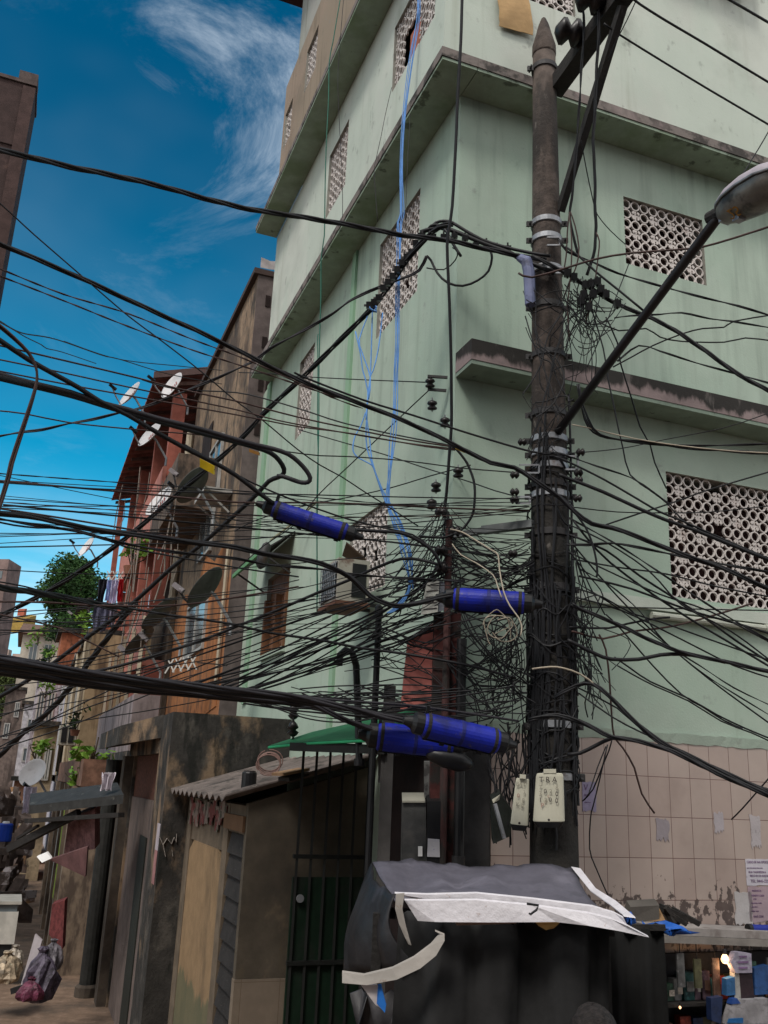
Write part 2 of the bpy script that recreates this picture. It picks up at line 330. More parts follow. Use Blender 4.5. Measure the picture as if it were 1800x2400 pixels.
sub(ac, g.obj('grille', STEEL)); sub(ac, MB().fbox(L, 1.372, 1.379, .18, .31, 4.46, 4.76).obj('side_vent', BLACKP))
sub(ac, MB().fbox(L, 1.36, 1.88, .14, .46, 4.385, 4.418).obj('tray', mat('tray_rusty', (.13,.06,.04), .8)))
pc = thing('junk_heap', 'brown cardboard scrap lying on top of the air conditioner', 'scrap', L.p(1.5, .2, 4.8))
sub(pc, MB().plate([L.p(1.40,.18,4.81), L.p(1.62,.16,4.81), L.p(1.60,.34,4.87), L.p(1.44,.36,4.95)], (0,0,.015)).obj('cardboard', mat('cardboard_dark', (.07,.045,.03), .9)))
cb = thing('cardboard_panel', 'tan cardboard sheet hung on the upper wall beside a pierced window', 'cardboard', R.p(.1, .33, 9.6))
c4 = [R.hit(x, y, .34) for x, y in ((1165, -12), (1236, -6), (1248, 85), (1170, 62))]
rr = random.Random(5); rows = []
for j in range(9):
    t = j/8; A = V(c4[0]).lerp(V(c4[3]), t) if 0 else (c4[0][0]+(c4[3][0]-c4[0][0])*t, c4[0][1]+(c4[3][1]-c4[0][1])*t); Bq = (c4[1][0]+(c4[2][0]-c4[1][0])*t, c4[1][1]+(c4[2][1]-c4[1][1])*t)
    rows.append([R.p(A[0]+(Bq[0]-A[0])*i/8+rr.uniform(-.004,.004)*(i in (0,8)), .335+.02*math.sin(t*3)+.01*(i/8), A[1]+(Bq[1]-A[1])*i/8+rr.uniform(-.006,.006)*(j == 8)) for i in range(9)])
sub(cb, MB().sheet(rows, .006, nR).obj('panel', mat('cardboard_tan', (.42,.27,.13), .9, var=.15)))
# ------------------------------------------------------------------ the low annex below the alley wall
GRIME = mat('render_grimy', (.07,.055,.043), .95, [(DARK, 2.2, (1,1,.6), .5, .68, .8), ((.20,.16,.11), 3, (1,1,.5), .58, .7, .6)], var=.25, bump=.3)
MOULD = mat('render_black_mould', (.036,.033,.030), .95, [((.24,.165,.105), 1.6, (1,1,.6), .50, .62, .9), ((.10,.09,.078), 4.5, (1,1,.7), .5, .68, .7), ((.013,.014,.012), 6, (1,1,.3), .5, .62, .8)], var=.3, bump=.4)
PANEL = mat('render_ochre', (.27,.18,.10), .9, [((.08,.06,.04), 2, (1,1,.4), .5, .7, .6), ((.08,.10,.06), 6, (1,1,.4), .52, .66, .7, 1.35, .9)], var=.12)
A = thing('annex_house', 'low soot blackened annex with a steel shutter door at the foot of the green building', 'house', L.p(4, 1, 0))
def addA(n, m, k): return sub(A, m.obj(n, k))
pier = mat('plaster_khaki_pier', (.145,.112,.08), .95, [((.05,.045,.035), 3, (1,1,.3), .52, .7, .7)], var=.2)
fw = MB(); fw.hexa([L.p(1.42,.005,1.46), L.p(1.42,1.06,1.46), L.p(1.5,1.06,1.46), L.p(1.5,.005,1.46), L.p(1.42,.005,3.06), L.p(1.42,1.06,2.72), L.p(1.5,1.06,2.72), L.p(1.5,.005,3.06)])
addA('front_wall', fw, mat('render_grey_khaki', (.105,.086,.064), .95, [((.12,.095,.06), 7, (1,1,.6), .58, .7, .5), ((.045,.04,.035), 1.6, (1,1,.7), .48, .7, .8), ((.23,.17,.11), 4, (1,1,1), .6, .75, .5)], var=.15))
dt = MB().fbox(L, 1.41, 1.5, .005, 1.065, 0, 1.458)
def tiles2(t, along, mix, noise, rng):
    cbn = N(t, 'ShaderNodeCombineXYZ'); ln(t, along(tuple(rd)), cbn.inputs[0]); ln(t, along((0,0,1)), cbn.inputs[1])
    br = N(t, 'ShaderNodeTexBrick'); br.offset = 0; ln(t, cbn.outputs[0], br.inputs['Vector'])
    for k, x in (('Scale', 1), ('Mortar Size', .002), ('Brick Width', .3), ('Row Height', .36)): br.inputs[k].default_value = x
    br.inputs['Color1'].default_value = (.22,.175,.13,1); br.inputs['Color2'].default_value = (.24,.19,.145,1); br.inputs['Mortar'].default_value = (.14,.10,.07,1); return br.outputs[0]
addA('tiled_base', dt, mat('tile_cream', (1,1,1), .5, var=.1, bump=.03, extra=tiles2))
LE = dict(a=1.42)
sh0, sh1 = 1.52, 2.10
side = MB().fbox(L, 1.502, sh0, .9, 1.03, 0, 2.7).fbox(L, sh0, sh1, .9, 1.055, 2.48, 2.7).fbox(L, sh1, 2.3, .9, 1.06, 0, 2.7).fbox(L, 2.3, 3.9, .9, 1.045, 2.30, 2.7).fbox(L, 3.9, 4.15, .9, 1.06, 0, 2.7)
addA('alley_front', side, pier)
arch = [L.p(2.3, 1.0, 0), L.p(3.9, 1.0, 0), L.p(3.9, 1.0, 2.2), L.p(3.7, 1.0, 2.3), L.p(2.5, 1.0, 2.3), L.p(2.3, 1.0, 2.2)]
addA('blocked_bay', MB().plate(arch, nL*.052), PANEL)
s_ = MB()
for k in range(15): z = k*.165; s_.hexa([L.p(sh0-.01,.97,z), L.p(sh1-.02,.97,z), L.p(sh1-.02,1.06,z), L.p(sh0-.01,1.06,z), L.p(sh0-.01,.97,z+.16), L.p(sh1-.02,.97,z+.16), L.p(sh1-.02,1.03,z+.16), L.p(sh0-.01,1.03,z+.16)])
dr = addA('shutter_door', s_, mat('shutter_slate', (.034,.031,.030), .85, [((.15,.14,.13), 20, (1,1,6), .62, .7, .5)], var=.2)); 
addA('door_lintel', MB().fbox(L, sh0-.05, sh1+.1, 1.062, 1.085, 2.50, 2.62), mat('lintel_wood', (.16,.09,.05), .9))
# corrugated lean-to roof
def corr(a0, a1, o0, z0_, o1, z1_, n=11, amp=.022):
    k = n*8; rows = []
    for j in range(5):
        t = j/4; rows.append([L.p(a0+(a1-a0)*i/k, o0+(o1-o0)*t, z0_+(z1_-z0_)*t+amp*math.cos(2*math.pi*n*i/k)) for i in range(k+1)])
    return MB().sheet(rows, -.012, (0,0,1))
FIBRO = mat('fibre_cement_grey', (.14,.115,.105), .95, [(DARK, 4, (1,1,1), .5, .65, .7), ((.30,.25,.22), 7, (1,1,1), .6, .7, .5)], var=.2)
addA('corrugated_roof', corr(1.33, 4.12, 1.27, 2.76, .01, 3.14), FIBRO)
# taller mouldy block
bk = MB().fbox(L, 4.15, 4.95, .002, 1.32, 0, 3.57); bk.fbox(L, 4.95, 8.0, .002, 1.32, 3.15, 3.57); bk.fbox(L, 7.5, 8.0, .9, 1.30, 0, 3.15)
addA('upper_block', bk, MOULD)
addA('canopy_slab', MB().plate([L.p(4.5,1.321,3.58), L.p(8.1,1.321,3.58), L.p(8.3,1.75,3.55), L.p(8.3,1.75,3.3), L.p(8.1,1.321,3.2), L.p(4.5,1.321,3.2)], (0,0,.002)) if 0 else MB().hexa([L.p(4.9,1.322,3.32), L.p(8.2,1.322,3.32), L.p(8.4,1.72,3.24), L.p(5.6,1.72,3.24), L.p(4.9,1.322,3.58), L.p(8.2,1.322,3.58), L.p(8.4,1.72,3.46), L.p(5.6,1.72,3.46)]), MOULD)
addA('recess', MB().fbox(L, 4.955, 7.5, .9, 1.27, 0, 2.62), mat('plaster_dusty_mauve', (.14,.108,.096), .95, [((.06,.05,.05), 4, (1,1,.3), .52, .7, .7)], var=.15))
addA('narrow_door', MB().fbox(L, 5.5, 6.1, 1.271, 1.285, 0, 2.2), mat('door_black_green', (.018,.02,.016), .7))
addA('brick_infill', MB().fbox(L, 4.955, 7.5, .9, 1.255, 2.622, 3.148), mat('brick_dark', (.09,.035,.022), .95, var=.4, vscale=25))
addA('pillar', MB().fbox(L, 7.55, 7.9, 1.302, 1.42, 0, 3.15), GRIME)
for k, (x, y, w, h, c) in enumerate(((357, 1955, 14, 48, (.42,.38,.42)), (345, 2020, 9, 60, (.30,.15,.15)))):
    a, z = L.hit(x, y, 1.325)
    tag(sub(thing('poster', ('pale lilac bill pasted on the mouldy annex pillar', 'torn reddish bill below the lilac bill on the annex pillar')[k], 'poster', L.p(4.5, 1.33, z)), MB().fbox(L, 4.22+k*.02, 4.42, 1.322, 1.326, z-h/2*.0055, z+h/2*.0055).obj('paper', mat('paper_%d' % k, c, .9, var=.2))))
gm = MB(); GQ = lambda x, y: L.p(L.hit(x, y, 1.328)[0], 1.328, L.hit(x, y, 1.328)[1])
gq = lambda x, y: L.p(4.14, L.side(x, y, 4.14)[0], L.side(x, y, 4.14)[1])
for pts in (((374,1962),(382,1980),(392,1964)), ((382,1980),(388,2008)), ((394,1968),(402,1978),(408,1962),(413,1974),(414,1954)), ((403,1992),(405,2007))):
    for p_, q_ in zip(pts, pts[1:]): gm.bar(gq(*p_), gq(*q_), .004, .022, ld)
addA('graffiti', gm, mat('paint_white_worn', (.34,.30,.27), .9, [((.08,.07,.06), 20, (1,1,1), .5, .62, .8)]))
pm = MB(); rr = random.Random(6)
for k in range(26):
    x, y = 445+k*3.3, rr.uniform(1885, 1925); a, z = L.hit(x, y, 1.064); pm.fbox(L, a-.09, a+rr.uniform(.03,.09), 1.0605, 1.064+k*.0003, z-rr.uniform(.03,.09), z+rr.uniform(.03,.09))
addA('peeling_bills', pm, mat('paper_peeling_red', (.16,.05,.045), .9, [((.24,.20,.17), 6, (1,1,1), .5, .56, .9), ((.05,.06,.04), 9, (1,1,1), .55, .6, .9)], var=.4, vscale=8))
# things on the lean-to roof
t = thing('timber_offcut', 'flat orange timber offcut lying on the corrugated roof', 'timber', at(680, 1812, 7.6)); p0 = at(650, 1815, 7.55); p1 = at(712, 1803, 7.7)
sub(t, MB().bar(p0, p1, .16, .022).obj('board', mat('timber_raw', (.30,.18,.10), .85, var=.2))); sub(t, MB().bar(p0+V((.05,.02,-.035)), p1+V((0,.03,-.03)), .12, .03).obj('lower_board', TIMBER))
co = thing('wire_coil', 'loose coil of pale wire on the corrugated roof beside the timber', 'wire coil', at(628, 1800, 7.8)); c0 = at(628, 1802, 7.8); m = MB()
for k in range(5):
    ph = rnd.uniform(0, 6); r_ = .07+.02*rnd.random(); m.tube([c0+V((math.cos(ph+q*.33)*r_*1.2, .03*k, .03+math.sin(ph+q*.33)*r_+.01*k)) for q in range(19)], .005, 5)
sub(co, m.obj('loop', mat('wire_rusty', (.22,.13,.11), .7)))
tk = at(583, 1836, 7.9); t = thing('paint_can', 'small black can standing on the corrugated roof edge', 'can', tk)
sub(t, MB().lathe(tk-V((0,0,.05)), (0,0,1), [(.06,0),(.062,.01),(.062,.13),(.058,.14)], 14).obj('body', BLACKP)); sub(t, MB().lathe(tk+V((0,0,.091)), (0,0,1), [(.05,0),(.05,.01)], 14).obj('lid', DARKSTEEL))
# ------------------------------------------------------------------ gate and green sheet canopy between annex and corner
G = thing('barred_gate', 'dark green barred gate with a sheet steel bottom beside the annex', 'gate', L.p(1.2, .45, 0))
GM = mat('gate_black', (.012,.013,.012), .6, var=.2); GP = mat('gate_green_sheet', (.006,.020,.010), .6, [(DARK, 5, (1,1,.4), .5, .7, .6)], var=.3)
for k in range(6): o = .70-k*.112; sub(G, MB().bar(L.p(1.2, o, .1), L.p(1.2, o, 3.22), .02).obj('bar', GM))
for z in (.1, 1.6, 2.35, 3.2): sub(G, MB().bar(L.p(1.2, .73, z), L.p(1.2, -.1 if z > 3 else .1, z), .035, .03).obj('rail', GM))
sub(G, MB().fbox(L, 1.215, 1.235, .1, .72, .08, 2.2).obj('panel', GP)); sub(G, MB().lathe(L.p(1.19, .66, 2.05), nR, [(.03,0),(.03,.012)], 12).obj('lock', STEEL))
cn = thing('sheet_canopy', 'bright green translucent sheet canopy above the barred gate', 'canopy', at(760, 1725, 7.2))
q = [at(630, 1752, 7.35), at(730, 1720, 7.7), at(868, 1690, 7.5), at(1005, 1658, 7.15), at(1000, 1690, 6.75), at(872, 1736, 6.7), at(722, 1743, 7.0)]
GS = mat('sheet_green', (.012,.11,.045), .6, [((.01,.05,.03), 3, (1,1,1), .5, .7, .7)], var=.2)
rows = [[q[0].lerp(q[6], t/2*1.0).lerp(q[1].lerp(q[6], t/2), 0) if 0 else q[0].lerp(q[1], s/3).lerp(q[0].lerp(q[6], s/3), t/4) for s in range(4)] for t in range(5)]
up_ = V((0,0,1)); m = MB()
m.plate([q[0], q[1], q[6]], up_*.015); m.plate([q[1], q[2], q[5], q[6]], up_*.016); m.plate([q[2], q[3], q[4], q[5]], up_*.015)
sub(cn, m.obj('sheet', GS)); e = MB(); e.tube([q[0], q[1], q[2], q[3]], .012); e.tube([q[0], q[6], q[5]], .010); sub(cn, e.obj('edge_tube', mat('edge_bright_green', (.03,.33,.14), .5)))
sub(cn, MB().bar(at(683, 1750, 7.1), at(905, 1758, 6.7), .05, .06).obj('support_beam', GM))
# ------------------------------------------------------------------ houses of the alley (same side as the green building)
def flat(n, c, **k): return mat(n, c, .85, var=.2, **k)
BROWNW = mat('render_brown_stained', (.27,.185,.12), .95, [((.065,.045,.035), 1.3, (1,1,.55), .44, .62, .9), (DARK, 3.5, (1,1,.4), .52, .66, .85), ((.10,.085,.07), 9, (1,1,1), .5, .65, .6), ((.33,.26,.18), 1.2, (1,1,.5), .6, .7, .5), ((.38,.15,.055), .9, (1,1,.4), .5, .62, .75, 6.8, 5.2)], var=.2)
ENDW = mat('render_purple_grey', (.125,.10,.095), .95, [((.07,.055,.05), 2, (1,1,.5), .5, .66, .8)], var=.2)
REDW = mat('render_brick_red', (.34,.11,.08), .9, [((.20,.07,.055), 2, (1,1,.5), .5, .7, .6)], var=.15)
PINKW = mat('render_pink_red', (.45,.18,.14), .9, [((.25,.12,.10), 2, (1,1,.4), .55, .75, .5)], var=.15)
ROOFT = mat('roof_tile_red', (.20,.07,.055), .9, [((.09,.04,.035), 4, (1,1,1), .5, .7, .7)], var=.3)
UNDER = mat('roof_underside', (.10,.055,.045), .95, var=.3)
PIPEC = mat('pipe_cream', (.42,.36,.27), .7, [((.2,.15,.1), 6, (1,1,.4), .55, .7, .6)])
LILAC = mat('render_lilac_grey', (.27,.22,.22), .95, [((.08,.065,.06), 3, (1,1,.25), .46, .66, .85)], var=.12)
CREAMW = mat('render_cream', (.33,.25,.15), .95, [((.10,.065,.04), 3, (1,1,.18), .44, .62, .92), (DARK, 2, (1,1,.3), .58, .7, .8)], var=.15)
ORANGE = mat('brick_orange', (.45,.15,.07), .95, [((.25,.10,.06), 3, (1,1,1), .55, .7, .6)], var=.15, vscale=20)
DARKIN = mat('dark_interior', (.02,.012,.011), .95, var=.3)  # near-black colour paints in the shade of unlit interiors and holes
FRAME = mat('frame_dull_white', (.36,.35,.33), .7, [((.15,.12,.1), 5, (1,1,1), .5, .7, .6)])
def win(parent, fr, o, a0, a1, z0, z1, fm=FRAME, name='window'):
    t = .05; m = MB().fbox(fr, a0, a1, o, o+.05, z0, z0+t).fbox(fr, a0, a1, o, o+.05, z1-t, z1).fbox(fr, a0, a0+t, o, o+.05, z0+t, z1-t).fbox(fr, a1-t, a1, o, o+.05, z0+t, z1-t).fbox(fr, (a0+a1)/2-.02, (a0+a1)/2+.02, o, o+.045, z0+t, z1-t)
    w = sub(parent, m.obj(name, fm)); sub(w, MB().fbox(fr, a0+t, a1-t, o+.005, o+.02, z0+t, z1-t).obj('pane', GLASS)); return w
BB = thing('brown_building', 'tall stained brown building with orange lower wall beside the green building', 'building', L.p(10, 0, 0))
bm = MB().fbox(L, 7.16, 12.7, -6, .25, 0, 10.85); sub(BB, bm.obj('wall', BROWNW))
sub(BB, MB().fbox(L, 7.135, 7.158, -3, .25, 0, 10.85).obj('end_wall', ENDW))
sub(BB, MB().fbox(L, 7.1, 12.7, -6, .33, 10.852, 10.95).obj('roof_edge', mat('roof_edge_dark', (.06,.04,.035), .9)))
fl = MB(); rr = random.Random(2); fl.sheet([[L.p(7.08+rr.random()*.04, -1.2+i*.16, 10.95+j*.08+rr.random()*.05) for i in range(10)] for j in range(3)], .006, -ld); sub(BB, fl.obj('flashing', mat('flashing_foil', (.55,.5,.5), .35, metal=.5)))
for (x0, y0, x1, y1) in ((497, 1062, 512, 1165), (445, 1425, 478, 1520), (478, 1205, 495, 1290)):
    a1, z1 = L.hit(x0, y0, .26); a0, z0 = L.hit(x1, y1, .26); win(BB, L, .255, min(a0, a1-.5), a1, z0, z1)
for k in range(4):
    z = 10.3-k*.75
    for i in range(2): sub(BB, MB().fbox(L, 7.12, 7.134, -.1+i*.12, -.02+i*.12, z, z+.2).obj('vent_block', DARKIN))
sub(BB, MB().tube([L.p(7.3, .30, 6.3), L.p(7.32, .30, 4.2)], .03).obj('pipe', PIPEC)); 
sub(BB, MB().tube([L.p(12.65, .34, 10.0), L.p(12.65, .34, 6.2)], .075, 8).obj('drain_pipe', PIPEC))
rr = random.Random(14); ed = [(7.35,3.9),(9.0,3.75),(11.2,3.85),(12.3,4.0),(12.2,5.2),(12.35,6.0),(11.4,6.25),(10.3,6.05),(9.5,6.6),(8.6,6.3),(7.9,6.45),(7.4,6.1),(7.45,5.0)]
sub(BB, MB().plate([L.p(a, .251, z) for a, z in ed], nL*.012).obj('orange_render', mat('render_orange', (.36,.14,.05), .95, [((.15,.075,.04), 2.2, (1,1,.25), .48, .64, .85), (DARK, 4, (1,1,.3), .57, .68, .8)], var=.2)))
bs_ = MB().fbox(L, 9.2, 12.4, .26, .95, 7.35, 7.47).fbox(L, 9.2, 9.28, .26, .95, 7.47, 8.3).fbox(L, 9.28, 12.4, .87, .95, 7.47, 8.3); sub(BB, bs_.obj('balcony', mat('balcony_taupe', (.14,.10,.075), .95, [(DARK, 3, (1,1,.4), .5, .66, .85)], var=.25)))
sub(BB, MB().fbox(L, 10.2, 11.2, .256, .27, 7.47, 9.4).obj('balcony_door', DARKIN)); sub(BB, MB().fbox(L, 7.6, 8.5, .262, .7, 7.2, 7.26).bar(L.p(7.65,.28,6.9), L.p(7.65,.66,7.2), .03).bar(L.p(8.45,.28,6.9), L.p(8.45,.66,7.2), .03).obj('shelf_bracket', FRAME))
# red house with the tiled roof
RH = thing('red_house', 'brick red house with a deep tiled eave and balconies over the alley', 'house', L.p(17, 0, 0))
A0, A1 = 12.72, 22.6
sub(RH, MB().fbox(L, A0, A1-1, -5, -.35, 0, 11.3).obj('back_wall', DARKIN))
par = MB(); 
for z in (5.0, 8.05): par.fbox(L, A0, A1-1.2, -.35, .82, z, z+.12); par.fbox(L, A0, A1-1.2, .74, .82, z+.12, z+1.15)
sub(RH, par.obj('balcony', PINKW))
for z in (9.05, 6.0, 3.0):
    for a in (A0+.3, A0+3.2, A0+6.2, A1-1.2):
        sub(RH, MB().fbox(L, a, a+.25, .45, .73, z+.004, z+(2.0 if z > 9 else 2.04)).obj('post', REDW))
sub(RH, MB().fbox(L, A0, A1-1.2, -.3, .72, 2.6, 4.998).obj('lower_wall', REDW))
sub(RH, MB().fbox(L, A0, A0+2.6, -.32, -.28, 9.05, 10.4).obj('block_screen', mat('screen_maroon', (.12,.03,.03), .9, var=.6, vscale=18)))
ro = MB(); k = 72; rows = []
for j in range(5):
    tt = j/4; rows.append([L.p(A0-.1+(A1-A0+.2)*i/k, 1.22-tt*2.6, 11.12+tt*.75+.03*math.cos(i*2.1)) for i in range(k+1)])
ro.sheet(rows, .06, (0,0,1)); sub(RH, ro.obj('roof', ROOFT))
ra = MB()
for i in range(12): a = A0+.05+i*.88; ra.hexa([L.p(a,1.1,11.0), L.p(a+.08,1.1,11.0), L.p(a+.08,-.9,11.5), L.p(a,-.9,11.5), L.p(a,1.1,11.08), L.p(a+.08,1.1,11.08), L.p(a+.08,-.9,11.6), L.p(a,-.9,11.6)])
sub(RH, ra.obj('rafter', UNDER)); sub(RH, MB().fbox(L, A1-.5, A1-.35, .85, 1.0, 6.5, 11.05).obj('corner_post', REDW))
rb = MB(); rb.hexa([L.p(A0-.12,1.25,11.1), L.p(A0-.06,1.25,11.1), L.p(A0-.06,-1.0,11.78), L.p(A0-.12,-1.0,11.78), L.p(A0-.12,1.25,11.25), L.p(A0-.06,1.25,11.25), L.p(A0-.06,-1.0,11.95), L.p(A0-.12,-1.0,11.95)]); sub(RH, rb.obj('verge_board', mat('verge_dark', (.09,.055,.05), .9)))
# front balcony block, further houses
def house(name, label, a0, a1, o, z0, z1, m, wins=(), roof=None, depth=4, cat='house'):
    h = thing(name, label, cat, L.p((a0+a1)/2, o-1, 0)); sub(h, MB().fbox(L, a0, a1, o-depth, o, z0, z1).obj('wall', m))
    for w in wins: win(h, L, o+.002, *w)
    if roof:
        sub(h, MB().hexa([L.p(a0-.2,o-depth,z1+.004), L.p(a1+.2,o-depth,z1+.004), L.p(a1+.2,o+.35,z1+.004), L.p(a0-.2,o+.35,z1+.004), L.p(a0-.2,o-depth,z1+.9), L.p(a1+.2,o-depth,z1+.9), L.p(a1+.2,o+.35,z1+.1), L.p(a0-.2,o+.35,z1+.1)]).obj('roof', roof))
    return h
h = house('balcony_house', 'lilac grey rendered house front with a slanting shadowed balcony above the shops', 8.7, 15.4, 1.28, 3.25, 4.1, LILAC, depth=.4)
sub(h, MB().fbox(L, 8.7, 15.4, .26, 1.28, 3.12, 3.246).obj('floor_slab', MOULD)); sub(h, MB().fbox(L, 10.5, 22.4, .27, .87, 4.3, 5.3).obj('inner_wall', DARKIN)) if 0 else None
for k in range(5): sub(h, MB().bar(L.p(9.2+k*1.5, 1.2, 4.1), L.p(9.2+k*1.5, 1.2, 5.4), .06).obj('post', PIPEC))
sub(h, MB().fbox(L, 12.5, 15.4, .26, .35, 4.0, 6.2).obj('rear_wall', mat('render_ochre_dark', (.10,.075,.055), .95, [(DARK, 2, (1,1,.3), .5, .65, .8)], var=.2)))
h = house('orange_house', 'orange brick terrace house with white trim behind the laundry balcony', 23, 31, .95, 0, 7.3, ORANGE, [(25, 26.2, 5.2, 6.4)])
for a in (23.02, 27, 30.9): sub(h, MB().fbox(L, a, a+.15, .952, 1.0, 4.5, 7.3).obj('white_trim', WHITE))
sub(h, MB().fbox(L, 23, 31, .952, 1.1, 7.302, 7.45).obj('cornice', WHITE)); sub(h, MB().fbox(L, 31.02, 31.3, .7, 1.2, 5.5, 7.2).obj('blue_curtain', mat('curtain_blue', (.03,.10,.5), .8)))
h = house('cream_house', 'cream house with long brown drip stains and an air conditioner', 16, 27, 1.62, 2.8, 6.0, CREAMW, [(18, 19, 4.2, 5.3), (22, 23.2, 4.2, 5.4)])
sub(h, MB().fbox(L, 16, 27, .9, 1.7, 6.004, 6.12).obj('roof_slab', MOULD)); sub(h, MB().fbox(L, 15.9, 27, .5, 1.75, 2.62, 2.796).obj('floor_slab', MOULD))
for k in range(3): sub(h, MB().tube([L.p(17+k*3.4, 1.68, 6), L.p(17+k*3.4, 1.68, 2.9)], .05).obj('drain_pipe', PIPEC))
ac2 = thing('air_conditioner', 'small grey air conditioner on the stained cream house', 'air conditioner', L.p(17.5, 1.8, 3.6)); sub(ac2, MB().fbox(L, 16.8, 17.5, 1.63, 2.0, 3.5, 3.95).obj('casing', BEIGE)); sub(ac2, MB().fbox(L, 16.78, 16.797, 1.68, 1.8, 3.55, 3.9).obj('vent', BLACKP)); sub(ac2, MB().fbox(L, 16.78, 16.797, 1.84, 1.96, 3.55, 3.9).obj('vent', BLACKP))
house('white_house', 'narrow white house beyond the cream house in the alley', 33, 46, 1.35, 0, 8.2, mat('render_white', (.42,.40,.44), .9, [((.25,.22,.22), 1.5, (1,1,.3), .5, .7, .6)], var=.1), [(36, 37.5, 5.5, 7), (40, 41.5, 5.5, 7), (36, 37.5, 2.5, 4)])
oa = L.side(52, 1500, 55)[0]; ob_ = L.side(150, 1500, 55)[0]; zt = L.side(100, 1490, 55)[1]
brh = house('brown_roof_house', 'grey beige house under a brown tiled roof beside the round tree', 55, 62, oa, 0, zt, mat('render_grey_beige', (.40,.36,.30), .95, [((.2,.17,.14), 1, (1,1,.4), .5, .7, .6)]), depth=oa-ob_)
sub(brh, MB().hexa([L.p(54.4,ob_-.2,zt+.01), L.p(62,ob_-.2,zt+.01), L.p(62,oa+.3,zt+.01), L.p(54.4,oa+.3,zt+.01), L.p(57,ob_-.2,zt+.95), L.p(60,ob_-.2,zt+.95), L.p(60,oa+.1,zt+.95), L.p(57,oa+.1,zt+.95)]).obj('roof', mat('roof_brown', (.13,.08,.06), .9, var=.3)))
for o0 in (.25, .6): win(brh, Fr(L.p(55,0,0), nL, -ld), .003, ob_+(oa-ob_)*o0, ob_+(oa-ob_)*o0+.5, zt-1.6, zt-.5)
house('clay_house', 'dim clay coloured house deep in the alley', 47, 60, 1.9, 0, 7.5, mat('render_clay', (.24,.14,.11), .95, [((.1,.07,.06), 1, (1,1,.4), .5, .7, .7)], var=.2), [(48.5, 50, 4, 5.6), (53, 54.5, 4, 5.6)])
house('grey_house', 'tall dark grey cluttered house where the alley bends', 62, 75, 3.6, 0, 8.5, mat('render_dark_grey', (.10,.095,.10), .95, [((.22,.2,.2), 2, (1,1,1), .55, .7, .7)], var=.4, vscale=3), [(63, 65, 4, 6), (68, 70, 4, 6)], depth=2.6)
yh = thing('yellow_house', 'small yellow house on the hill crest', 'house', at(50, 1450, 120)); c0 = at(53, 1452, 120)
sub(yh, MB().obox(c0-V((0,0,.5)), RIGHT, FWD, (0,0,1), 1.8, 4, 1.6).obj('wall', mat('render_yellow', (.30,.20,.05), .9, var=.2))); sub(yh, MB().obox(c0+V((-.2,0,.9)), RIGHT, FWD, (0,0,1), .8, .8, .8).obj('tank', mat('tank_red', (.35,.1,.06), .8)))
tw = thing('tower_block', 'distant grey brown tower block at the photo edge', 'tower', at(0, 1500, 90)); c0 = at(-14, 1400, 90)
sub(tw, MB().obox(c0-V((0,0,9)), RIGHT, V((0,1,0)), (0,0,1), 2.9, 3, 24.5).obj('wall', mat('render_tower', (.17,.12,.11), .95, var=.3, vscale=1)))
for k in range(4): sub(tw, MB().obox(c0+V((.6,-1.53,1.8-k*1.5)), RIGHT, V((0,1,0)), (0,0,1), .9, .05, .7).obj('window', GLASS))
# hill with its houses and green
HILL = mat('hill_scrub', (.10,.115,.06), .95, var=.4, vscale=.3)
m = MB(); rows = []
for j in range(12):
    rows.append([V((-260+i*14, 190+j*16, max(-1, 78*math.sin(min(1, j/9)*1.4)*(.66+.16*math.sin(i*.5)+.10*math.sin(i*1.7)) - 1 if j else -1))) for i in range(40)])
m.sheet(rows); HO = tag(m.obj('hill', HILL, smooth=True), kind='structure')
m = MB(); rr = random.Random(11)
for k in range(700):
    i = rr.uniform(0, 38.9); j = rr.uniform(.5, 10); a_, b_ = int(i), int(j); p = rows[b_][a_].lerp(rows[b_][a_+1], i-a_).lerp(rows[b_+1][a_].lerp(rows[b_+1][a_+1], i-a_), j-b_)
    m.obox(p+V((0,0,1)), (1,0,0), (0,1,0), (0,0,1), rr.uniform(2,5), rr.uniform(2,5), rr.uniform(2.5,7))
hs = tag(m.obj('hillside_houses', mat('hillside_render', (.33,.24,.21), .95, [((.12,.20,.30), .12, (1,1,1), .52, .6, .8), ((.42,.2,.13), .2, (1,1,1), .5, .6, .8)], var=.4, vscale=.25)), 'tiny crowded houses covering the far hillside', 'houses', None, 'stuff')
# the opposite side of the alley: one dark building at the photo edge
a_, z_ = L.hit(84, 205, 4.2)
LB = thing('dark_building', 'dark reddish brown building cut by the photo edge under the open sky', 'building', L.p(8, 6, 0))
LBW = mat('render_red_brown_dark', (.045,.028,.026), .95, [((.04,.026,.025), 1.5, (1,1,.4), .48, .66, .8), ((.13,.075,.06), 3, (1,1,1), .6, .72, .5)], var=.2)
sub(LB, MB().fbox(L, a_, a_+.8, 4.2, 10, 0, z_).obj('wall', LBW))
cr = MB().fbox(L, a_-.04, a_+.84, 4.18, 10, z_+.002, z_+.07); cr.fbox(L, a_-.02, a_+.4, 4.19, 4.5, z_+.072, z_+.26); sub(LB, cr.obj('coping', mat('coping_grey', (.075,.055,.05), .9, var=.3)))
for z in (z_-1.3, z_-4.4): sub(LB, MB().fbox(L, a_-.03, a_-.002, 4.19, 10, z, z+.1).obj('string_course', LBW))
sub(LB, MB().fbox(L, a_-.04, a_-.001, 4.195, 4.4, 0, z_-.05).obj('corner_pilaster', mat('pilaster_brown', (.055,.033,.03), .95, var=.2)))
ti = MB()
for k in range(14): ti.tube([L.p(a_-.2, 4.24, z_-5.2-k*.23), L.p(a_, 4.4, z_-5.15-k*.23)], .06, 6)
sub(LB, ti.obj('stepped_edge', ROOFT))
